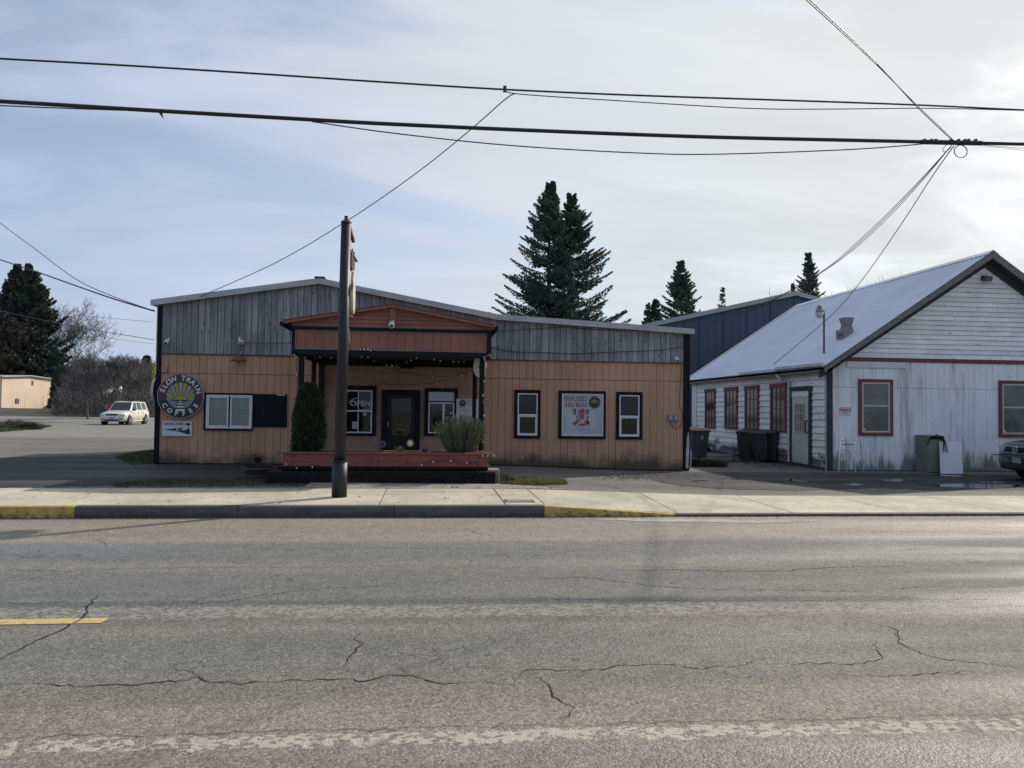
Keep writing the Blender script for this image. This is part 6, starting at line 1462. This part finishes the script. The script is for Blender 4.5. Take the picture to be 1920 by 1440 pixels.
MB().obox((4.9/2+.02, 0, 1.75*.335), (.05, 1.7, .03)).build('bumper_strip', mat('grey_strip', (.12,.12,.125), .5), c2, bevel=.008, local=True)

# ================================================================== TREES
bark = mat('bark', (.06,.045,.035), .9); bark2 = mat('conifer_bark', (.035,.03,.027), .95, noise=((8,8,1),.4))
need = [mat('needles', (.080,.112,.084), .8, noise=[(1.2,.45),(.35,.35)]), mat('needles_far', (.062,.080,.062), .85, noise=(.8,.45)), mat('needles_brown', (.095,.088,.062), .85, noise=(.6,.4))]
def conifer(base, H, rmax, label, seed, m_=0, nb=26, start=.12, droop=.38, up=.26, dens=1.0, leaf=.215, shape=1.0, side=None, top_thin=1.0, name='conifer', lw=.09):
    r = random.Random(seed); base = Vector(base); o = empty(name, base, label, 'tree')
    tk = MB(); tk.smooth = True; lean_ = Vector((r.uniform(-.012,.012)*H, r.uniform(-.01,.01)*H, 0)); tw = lambda t: base+lean_*t*t+Vector((.04*math.sin(t*9+seed), 0, t*H))
    tk.tube([tw(t/14) for t in range(15)], [.018*H*(1-t/14.6)+.01 for t in range(15)], 8)
    b = MB()
    for k in range(int(nb*H*.56)):
        t = start+(1-start)*(r.random()**.85) if k % 5 else r.uniform(.78, 1.0); c0_ = tw(t); prof_ = (1-t)**.88*shape+.012
        an = r.uniform(0, 6.2832); l = rmax*prof_*r.uniform(.62, 1.12)
        if side: l *= 1+side[1]*math.cos(an-side[0])
        if r.random() < .08: l *= 1.14
        l = max(l, .14*rmax*.35)
        d = Vector((math.cos(an), math.sin(an), 0)); dr = droop*(1-t*.9); pts = []
        for q in range(6):
            s_ = q/5; pts.append(c0_+d*(l*s_)+Vector((0,0,l*(-dr*s_*1.0+up*s_*s_*(1.15-.2*t)+(.45*t*s_)))))
        tk.tube(pts, .010*H*.12*(1-t)+.012, 3, cap=False, r_end=.006)
        n = int((9+l*15)*dens)
        for q in range(n):
            s_ = .10+.90*(q+r.random())/n; i = min(4, int(s_*5)); p = pts[i].lerp(pts[i+1], s_*5-i); tang = (pts[i+1]-pts[i]).normalized(); sdn = tang.cross(Vector((0,0,1))).normalized()
            for w_ in range(4):
                lat = r.uniform(-1,1)*(.40*l*(1-s_)+.07); p0_ = p; p = p0_+sdn*lat+tang*(abs(lat)*.55)-Vector((0,0,abs(lat)*.22+.04))
                sg = r.choice((-1,1)); ll = leaf*r.uniform(.5,1.25)*(1.15-.55*s_)*(1.08-.4*t); dv_ = (tang*r.uniform(.35,1)+sdn*sg*r.uniform(.1,1)+Vector((0,0,r.uniform(-.75,.30)))).normalized()*ll
                nn = dv_.cross(Vector((r.uniform(-1,1), r.uniform(-1,1), r.uniform(-1,1)))).normalized()*lw*r.uniform(.6,1.2)*leaf/.34
                b.add([p-nn*.5, p+dv_*.5-nn, p+dv_, p+dv_*.5+nn], [(0,1,2,3)]); p = p0_
    tk.build('trunk', bark2, o); b.build('crown', need[m_], o); return o
def gpos(px, y): p = onY(px, 760, y); return (p.x, y, .1)
def hgt(px, py, y): return onY(px, py, y).z-.1
TY = 46
conifer(gpos(1028, TY), hgt(1031, 345, TY), 5.0, 'tall dark fir behind the roof, left and taller of the twin pair', 11, 0, nb=38, shape=1.0, side=(math.pi, .10), dens=1.7, name='fir_tree')
conifer(gpos(1067, TY+.8), hgt(1063, 358, TY), 5.0, 'tall dark fir behind the roof, right one of the twin pair', 12, 0, nb=38, shape=1.0, side=(0, .14), dens=1.7, name='fir_tree')
conifer(gpos(1278, 52), hgt(1278, 490, 52), 4.2, 'dark fir rising behind the left end of the blue roof', 21, 0, nb=36, shape=.95, dens=1.5, name='fir_tree')
conifer(gpos(1226, 54), hgt(1226, 562, 54), 2.9, 'short bushy fir left of the single fir by the blue roof', 22, 0, nb=26, dens=1.4, name='fir_tree')
conifer(gpos(1211, 57), hgt(1211, 568, 57), 1.6, 'slim young fir at the left end of the fir group by the blue roof', 23, 0, nb=22, dens=.9, name='fir_tree')
conifer(gpos(1352, 60), hgt(1352, 539, 60), 1.7, 'sparse far young fir above the blue roof', 24, 1, nb=13, dens=.5, leaf=.26, lw=.06, name='fir_tree')
conifer(gpos(1517, 58), hgt(1517, 475, 58), 3.8, 'dark fir behind the white building ridge with wires crossing it', 25, 0, nb=24, dens=1.4, name='fir_tree')
conifer(gpos(1485, 60), hgt(1485, 527, 60), 1.2, 'small fir tip just left of the blue gable peak', 26, 0, nb=20, dens=.8, name='fir_tree')
# left background
BYL = 118
conifer(gpos(28, BYL), hgt(28, 499, BYL), 6.6, 'big dark evergreen at far left, left of its twin tops', 31, 1, nb=30, leaf=.55, lw=.16, droop=.2, up=.4, shape=1.05, dens=.75, start=.05, name='evergreen_tree')
conifer(gpos(50, BYL+1), hgt(50, 496, BYL), 6.6, 'big dark evergreen at far left, right of its twin tops', 32, 1, nb=30, leaf=.55, lw=.16, droop=.25, up=.3, shape=1.1, dens=.75, side=(0,.15), start=.05, name='evergreen_tree')
conifer(gpos(-18, BYL+2), hgt(-10, 535, BYL), 6.5, 'dark evergreen cut by the left edge', 33, 1, nb=30, leaf=.55, lw=.16, shape=1.1, dens=.75, start=.05, name='evergreen_tree')
conifer(gpos(18, BYL-8), hgt(18, 600, BYL-8), 6.4, 'brownish bushy evergreen in front of the far left evergreens', 34, 2, nb=24, leaf=.55, lw=.16, shape=1.25, start=.02, dens=.8, name='evergreen_tree')
conifer(gpos(64, BYL-7), hgt(64, 615, BYL-7), 5.2, 'dark bushy evergreen behind the tan shed', 35, 1, nb=26, leaf=.55, lw=.16, shape=1.25, start=.02, dens=.8, name='evergreen_tree')
conifer(gpos(98, BYL-6), hgt(98, 650, BYL-6), 3.0, 'lower dark evergreen right of the tan shed roof', 36, 1, nb=26, leaf=.55, lw=.16, shape=1.1, start=.02, dens=.8, name='evergreen_tree')
conifer(gpos(272, 140), hgt(272, 668, 140), 3.2, 'small distant fir near the yellow sign', 37, 1, nb=24, leaf=.8, lw=.16, dens=.9, name='evergreen_tree')
# columnar dark hedge conifers beside the tan shed
def column_tree(px, py, y, rw, label, seed):
    a = Vector(gpos(px, y)); h = hgt(px, py, y); o = empty('columnar_conifer', a, label, 'tree'); b = MB(); r = random.Random(seed)
    for k in range(2600):
        t = r.random(); an = r.uniform(0, 6.28); rr = rw*(1-t**3)*r.uniform(.55,1.08); c = a+Vector((rr*math.cos(an), rr*math.sin(an), t*h)); out = Vector((math.cos(an)*.6, math.sin(an)*.6, 1.0)).normalized()*r.uniform(.3,.7); s_ = out.cross(Vector((r.uniform(-1,1), r.uniform(-1,1), .2))).normalized()*.09
        b.add([c-s_, c+s_, c+out], [(0,1,2)])
    b.build('crown', need[1], o); MB().tube([a, a+Vector((0,0,h*.9))], .12, 6, r_end=.02).build('trunk', bark2, o)
for k, (px, py) in enumerate(((106,695),(114,691),(122,693),(130,698),(137,706))):
    column_tree(px, py, 98.5, .60, ['leftmost', 'second', 'middle', 'fourth', 'shortest, rightmost'][k]+' of five dark columnar conifers beside the tan shed', 50+k)
# bare deciduous trees
twig = mat('twig_bark', (.105,.10,.095), .95); twig2 = mat('twig_bark_far', (.16,.155,.15), .95)
def bare_tree(base, H, spread, label, seed, levels=5, m_=twig, r0=.02, up=.55, name='bare_tree', n0=5, trunk=.22, rmin=.014):
    r = random.Random(seed); base = Vector(base); o = empty(name, base, label, 'tree'); tk = MB(); br = MB()
    def grow(p, d, l, rad_, lev, mb):
        n = 4; pts = [p]; dd = d.copy()
        for q in range(n):
            dd = (dd+Vector((r.uniform(-.22,.22), r.uniform(-.22,.22), r.uniform(-.08,.16)))).normalized(); pts.append(pts[-1]+dd*l/n)
        mb.tube(pts, max(rad_, rmin), 4 if lev < 2 else 3, cap=False, r_end=max(rad_*.55, rmin*.8))
        if lev >= levels: return
        for q in range(r.choice((3,4)) if lev < levels-1 else 4):
            i = r.choice((2,3,4,4)); ax = Vector((r.uniform(-1,1), r.uniform(-1,1), r.uniform(-.35,.75))).normalized(); nd = (dd*.75+ax*spread).normalized(); nd.z += up*.12; nd.normalize()
            grow(pts[i], nd, l*r.uniform(.55,.8), rad_*.55, lev+1, br)
    pts = [base, base+Vector((.02*H*r.uniform(-1,1), 0, H*trunk))]; tk.tube(pts, r0*H, 7, r_end=r0*H*.8); tk.build('trunk', m_, o)
    for q in range(n0):
        an = 6.28*q/n0+r.uniform(-.4,.4); d = Vector((math.cos(an)*.55, math.sin(an)*.55, r.uniform(.6,1.1))).normalized(); grow(pts[1], d, H*(1-trunk)*.42, r0*H*.55, 1, br)
    br.build('crown', m_, o); return o
bare_tree(gpos(116, 128), hgt(116, 575, 128), .75, 'tall bare tree right of the far left evergreens', 71, 6, twig2, r0=.014, n0=5, rmin=.02)
bare_tree(gpos(200, 62), hgt(200, 678, 62)*1.2, .95, 'bare spreading tree behind the cream car', 72, 6, twig, r0=.022, n0=7, up=.2, trunk=.25, rmin=.012)
bare_tree(gpos(165, 72), hgt(165, 690, 72)*1.1, .9, 'bare rounded tree left of the cream car', 73, 6, twig, r0=.02, n0=7, up=.2, rmin=.013)
bare_tree(gpos(250, 80), hgt(250, 690, 80)*1.1, .9, 'bare rounded tree right of the cream car', 74, 6, twig, r0=.02, n0=6, up=.2, rmin=.014)
bare_tree(gpos(232, 100), hgt(232, 680, 100)*1.05, .9, 'bare grey tree far behind the cream car', 75, 6, twig2, r0=.018, n0=7, rmin=.02)
bare_tree(gpos(158, 126), hgt(158, 672, 126)*1.05, .9, 'bare grey tree between columnar conifers and bare thicket', 76, 6, twig2, r0=.018, n0=7, rmin=.02)
bare_tree(gpos(285, 110), hgt(285, 680, 110)*1.05, .9, 'bare grey tree beside the yellow sign', 77, 6, twig2, r0=.018, n0=6, rmin=.02)
bare_tree(gpos(1545, 66), hgt(1548, 533, 66)*1.0, .8, 'bare treetop above the white roof ridge', 78, 5, twig2, r0=.015, n0=5, rmin=.014)
# dense thicket under the trees
b = MB(); r = random.Random(8)
for k in range(21000):
    px = r.uniform(100, 302); y = r.uniform(84, 118); p = Vector(gpos(px, y)); hh = r.uniform(.5, 5.0)*(.6+.4*math.sin(px*.09)**2); z = r.uniform(0, hh); t = r.uniform(0, 6.28); d = Vector((math.cos(t)*.5, math.sin(t)*.5, r.uniform(.1,1.1))); w_ = Vector((-math.sin(t), math.cos(t), 0))*r.uniform(.015,.05)
    q = p+Vector((0,0,z)); b.add([q-w_, q+w_, q+d], [(0,1,2)])
props(b.build('thicket', mat('thicket_twigs', (.085,.08,.074), .95, noise=(.4,.5))), 'dark tangled thicket behind the cream car', 'thicket', kind='stuff')
# ================================================================== LEFT BACKGROUND BUILT THINGS
# rail embankment
bk = MB(); rsd = random.Random(2); n = 60
for i in range(n+1):
    x = -110+130*i/n
    for dy_, z in ((0,.1),(1.2,.55),(2.6,.85+rsd.uniform(-.06,.06)),(8,.9),(10,.1)): bk.v.append((x, 88+dy_, z+rsd.uniform(-.05,.05)))
for i in range(n):
    for q in range(4): bk.f.append((i*5+q, (i+1)*5+q, (i+1)*5+q+1, i*5+q+1))
props(bk.build('embankment', mat('embankment_soil', (.085,.07,.052), .95, noise=[(.8,.35),(6,.35)])), kind='structure')
kb = MB().box(-120, 20, 86.6, 87.0, .1, .34).build('far_kerb', mat('far_kerb_concrete', (.36,.33,.27), .9)); props(kb, kind='structure')
SY = 104.0
sh = empty('tan_shed', (onY(50,760,SY).x, SY, .5), 'tan metal shed with low gable sunlit at far left', 'shed')
tan = mat('tan_metal', (.72,.58,.43), .6, noise=[(.5,.06)], rnd=.02)
rz_s = R(38)
Ax, Bx = onY(3, 740, SY-5.0), onY(101, 740, SY+4)
u = (Bx-Ax); u.z = 0; Wd_ = u.length; u.normalize(); v_ = Vector((-u.y, u.x, 0))
zb_s = onY(50, 768, SY).z; ze_s = onY(101, 712, SY+3).z; za_s = onY(60, 706, SY).z; ze_l = ze_s
def S_(a_, d_, z): p = Ax+u*a_+v_*d_; return Vector((p.x, p.y, z))
apx = Wd_*.5; LN = 9.0
zR = lambda s_: ze_s+(za_s-ze_s)*(1-abs(s_-apx)/apx)
core_s = MB(); core_s.add([S_(0,.05,zb_s),S_(Wd_,.05,zb_s),S_(Wd_,.05,ze_s),S_(apx,.05,za_s),S_(0,.05,ze_s),S_(0,LN,zb_s),S_(Wd_,LN,zb_s),S_(Wd_,LN,ze_s),S_(apx,LN,za_s),S_(0,LN,ze_s)], [(0,1,2,3,4),(9,8,7,6,5),(0,5,6,1),(1,6,7,2),(2,7,8,3),(3,8,9,4),(4,9,5,0)])
cs = core_s.build('wall', tan, sh)
n = 26
for i in range(n):
    a0_, a1_ = Wd_*i/n+.015, Wd_*(i+1)/n-.015
    MB().add([S_(a0_,.0,zb_s),S_(a1_,.0,zb_s),S_(a1_,.0,zR(a1_)),S_(a0_,.0,zR(a0_)),S_(a0_,.045,zb_s),S_(a1_,.045,zb_s),S_(a1_,.045,zR(a1_)),S_(a0_,.045,zR(a0_))], [(0,1,2,3),(7,6,5,4),(0,4,5,1),(1,5,6,2),(2,6,7,3),(3,7,4,0)]).build('wall_panel', tan, cs)
rs2 = MB()
for (s0, s1) in ((-.25, apx), (apx, Wd_+.25)):
    zz = lambda s_: ze_s+(za_s-ze_s)*(1-abs(s_-apx)/apx)
    rs2.add([S_(s0,-.3,zz(s0)+.02),S_(s1,-.3,zz(s1)+.02),S_(s1,LN+.3,zz(s1)+.02),S_(s0,LN+.3,zz(s0)+.02),S_(s0,-.3,zz(s0)+.14),S_(s1,-.3,zz(s1)+.14),S_(s1,LN+.3,zz(s1)+.14),S_(s0,LN+.3,zz(s0)+.14)], [(0,3,2,1),(4,5,6,7),(0,1,5,4),(1,2,6,5),(2,3,7,6),(3,0,4,7)])
rs2.build('roof', mat('shed_roof', (.45,.47,.50), .5, metal=.3), sh)
zw = onY(30,752,SY).z
MB().beam(S_(Wd_*.28,-.02,zw-.3), S_(Wd_*.28,-.02,zw+.3), .6, .08, v_).build('window', mat('shed_dark', (.10,.085,.07), .7), sh)
MB().beam(S_(Wd_*.93,-.05,zw-.7), S_(Wd_*.93,-.05,zw+.4), .9, .12, v_).build('door', mat('shed_black', (.02,.02,.022), .7), sh)
MB().beam(S_(Wd_*.56,-.02,za_s-1.1), S_(Wd_*.56,-.02,za_s-.55), .3, .05, v_).build('vent', mat('shed_dark', (.10,.085,.07)), sh)
# yellow sign near the shop corner
yy = 34.0; x0, x1, z0, z1 = rectY(283.5, 683, 300, 709, yy)
ys = empty('yellow_sign', (x1, yy, .1), 'yellow street-side sign with dark letters cut off by the shop corner', 'sign')
MB().box(x0, x1, yy, yy+.05, z0, z1).build('panel', mat('sign_yellow_bright', (.55,.47,.04), .5), ys)
MB().frame(x0, x1, z0, z1, .03, yy-.004, yy-.001).build('border', mat('sign_olive', (.16,.13,.02), .5), ys)
letters('lettering', 'C', x0+.13, yy-.003, z1-.19, .33, mat('sign_olive', (.16,.13,.02)), ys, bold=.01); letters('lettering', 'n', x0+.12, yy-.003, z0+.16, .33, mat('sign_olive', (.16,.13,.02)), ys, bold=.01)
MB().tube([(x1-.05, yy+.03, .1), (x1-.05, yy+.03, z0+.05)], .04, 6).build('post', galv, ys)
# red sign and white street lamp head behind the car
a = onY(206.5, 763, 66); rd = empty('red_sign', (a.x, 66, .1), 'small red round sign behind the cream car', 'sign')
b = MB(); b.lathe([(.30,0),(.30,.03)], 8, m=Matrix.Translation(a) @ Matrix.Rotation(math.pi/2, 4, 'X')); b.build('plate', mat('stop_red', (.30,.03,.04), .5), rd); MB().tube([(a.x, 66.04, .1), (a.x, 66.04, a.z+.2)], .035, 6).build('post', galv, rd)
a = onY(226, 730, 70); wl2 = empty('white_marker', (a.x, 70, .1), 'small white lantern on a post above the cream car', 'lamp')
b = MB(); b.lathe([(.02,.28),(.14,.1),(.16,.05),(.09,-.2),(.05,-.25)], 8, a); b.build('lantern', mat('oval_white2', (.62,.62,.6), .5), wl2); MB().tube([(a.x, 70, .1), (a.x, 70, a.z-.2)], .03, 6).build('post', twig, wl2)
# far dark long roof and pale gable behind bare trees
hh = empty('far_house', (onY(270,740,125).x, 125, .1), 'long dark-roofed house half hidden behind the bare trees', 'house')
x0, x1, z0, z1 = rectY(226, 709, 320, 765, 125)
MB().box(x0, x1, 125, 132, .1, z1-1.6).build('wall', mat('far_wall', (.35,.34,.32), .8), hh); MB().prism([(125-.5, z1-1.7), (132.5, z1-1.7), (128.7, z1)], x0-.4, x1+.4, 'x').build('roof', mat('far_roof', (.04,.038,.042), .95, spec=.05), hh)
for k in range(3): MB().box(x0+2+k*2.6, x0+3.2+k*2.6, 124.95, 124.99, 1.0, 2.2).build('window', glass_d, hh)
# shrubs and dry grass bed on the left lot
def lowshrub(px, py, y, rw, h, m_, label, seed):
    a = Vector((onY(px, 790, y).x, y, .1)); o = empty('low_shrub', a, label, 'shrub'); b = MB(); r = random.Random(seed)
    for k in range(900):
        t = r.uniform(0, 6.28); rr = rw*math.sqrt(r.random()); hh_ = h*(1-(rr/rw)**2*.7)*r.uniform(.3,1); p = a+Vector((rr*math.cos(t), rr*math.sin(t), hh_*.6)); d = Vector((math.cos(t)*.25, math.sin(t)*.25, r.uniform(.1,.5)))*.6; s_ = Vector((-math.sin(t), math.cos(t), .2))*.03
        b.add([p-s_, p+s_, p+d], [(0,1,2)])
    b.build('foliage', m_, o); b = MB()
    for k in range(5): b.tube([a, a+Vector((rw*.5*math.cos(k*1.3), rw*.5*math.sin(k*1.3), h*.5))], .02, 4)
    for k in range(1): b.build('stems', bark, o)
lowshrub(12, 785, 44, 1.0, .75, mat('straw_leaf', (.20,.19,.12), .9, noise=(2,.4)), 'straw coloured ornamental shrub at the far left edge of the lot', 1)
lowshrub(36, 788, 44.5, .9, .65, mat('olive_leaf', (.10,.11,.06), .9, noise=(2,.4)), 'olive green low shrub second from the left edge of the lot', 2)
lowshrub(58, 795, 44, .5, .4, mat('olive_leaf2', (.07,.075,.045), .9, noise=(2,.4)), 'small dark low shrub at the right end of the lot bed', 3)
grass('grass', [(onZ(x,y,.13).x, onZ(x,y,.13).y) for x, y in ((-20,800),(60,797),(100,800),(60,806),(-20,812))], 9000, .16, gm[1], 'green grass bed on the far left lot', 6, zf=lambda x, y: .12)

# ================================================================== LOOSE GRIT AND DEBRIS
def stones(name, pts, smin, smax, m_, label, cat, seed):
    r = random.Random(seed); b = MB()
    for (x, y, z) in pts:
        s_ = r.uniform(smin, smax); v = [Vector((r.uniform(-1,1), r.uniform(-1,1), r.uniform(-.5,.7)))*s_ for _ in range(6)]
        c = Vector((x, y, z+s_*.25)); q = [Vector((s_,0,0)), Vector((-s_*.8,s_*.2,0)), Vector((0,s_*.9,0)), Vector((s_*.1,-s_,0)), Vector((0,0,s_*.6)), Vector((0,0,-s_*.4))]
        q = [c+a*r.uniform(.6,1.2) for a in q]
        b.add(q, [(0,2,4),(2,1,4),(1,3,4),(3,0,4),(2,0,5),(1,2,5),(3,1,5),(0,3,5)])
    return props(b.build(name, m_), label, cat, kind='stuff')
rg = random.Random(77)
gp = []
for k in range(1500):
    px = rg.gauss(1230, 75); py = rg.gauss(893-.02*(px-1230)*0, 3.2)
    if not (1110 < px < 1400 and 884 < py < 904): continue
    p = onZ(px, py, zg(onZ(px, py, .08).x)); gp.append((p.x, p.y, lotz(p.x, p.y)))
stones('gravel', gp, .008, .03, mat('gravel_grey', (.13,.125,.115), .9, noise=(40,.4)), 'loose gravel patch on the lot before the shop right corner', 'gravel', 1)
gp = []
for k in range(1400):
    x = rg.uniform(-7, 12); gp.append((x, KY-abs(rg.gauss(0,.05))-.005, .002))
stones('gutter_grit', gp, .004, .013, mat('grit_dark', (.06,.055,.047), .95, noise=(60,.4)), 'dark grit lying along the foot of the kerb', 'grit', 2)
gp = [(rg.uniform(-6,8), rg.uniform(3.2,10.8), .003) for k in range(170)]
stones('road_chips', gp, .004, .010, mat('pale_chip', (.5,.49,.45), .8), 'few pale stone chips scattered on the road', 'stone chips', 3)
# fallen leaves at the platform foot and on the sidewalk edge
b = MB()
for k in range(420):
    x = rg.uniform(-6.5, 2.6); y = (13.7+abs(rg.gauss(0,.25))) if k % 3 else rg.uniform(11.5, 13.6)
    if k % 3 == 0 and rg.random() < .6: continue
    z = .176 if y > SB and -2.2 < x < 2.2 else (.17 if y < SB else lotz(x, y)+.01); a_ = rg.uniform(0,6.28); s_ = rg.uniform(.012,.035)
    d = Vector((math.cos(a_), math.sin(a_), rg.uniform(-.1,.3)))*s_; e = Vector((-math.sin(a_), math.cos(a_), rg.uniform(.0,.4)))*s_*.5; c = Vector((x, y, z))
    b.add([c-d, c+e, c+d, c-e], [(0,1,2,3)])
props(b.build('leaf_litter', mat('leaf_litter', (.10,.075,.045), .9, noise=(14,.5))), 'brown leaf litter at the back of the sidewalk', 'leaf litter', kind='stuff')
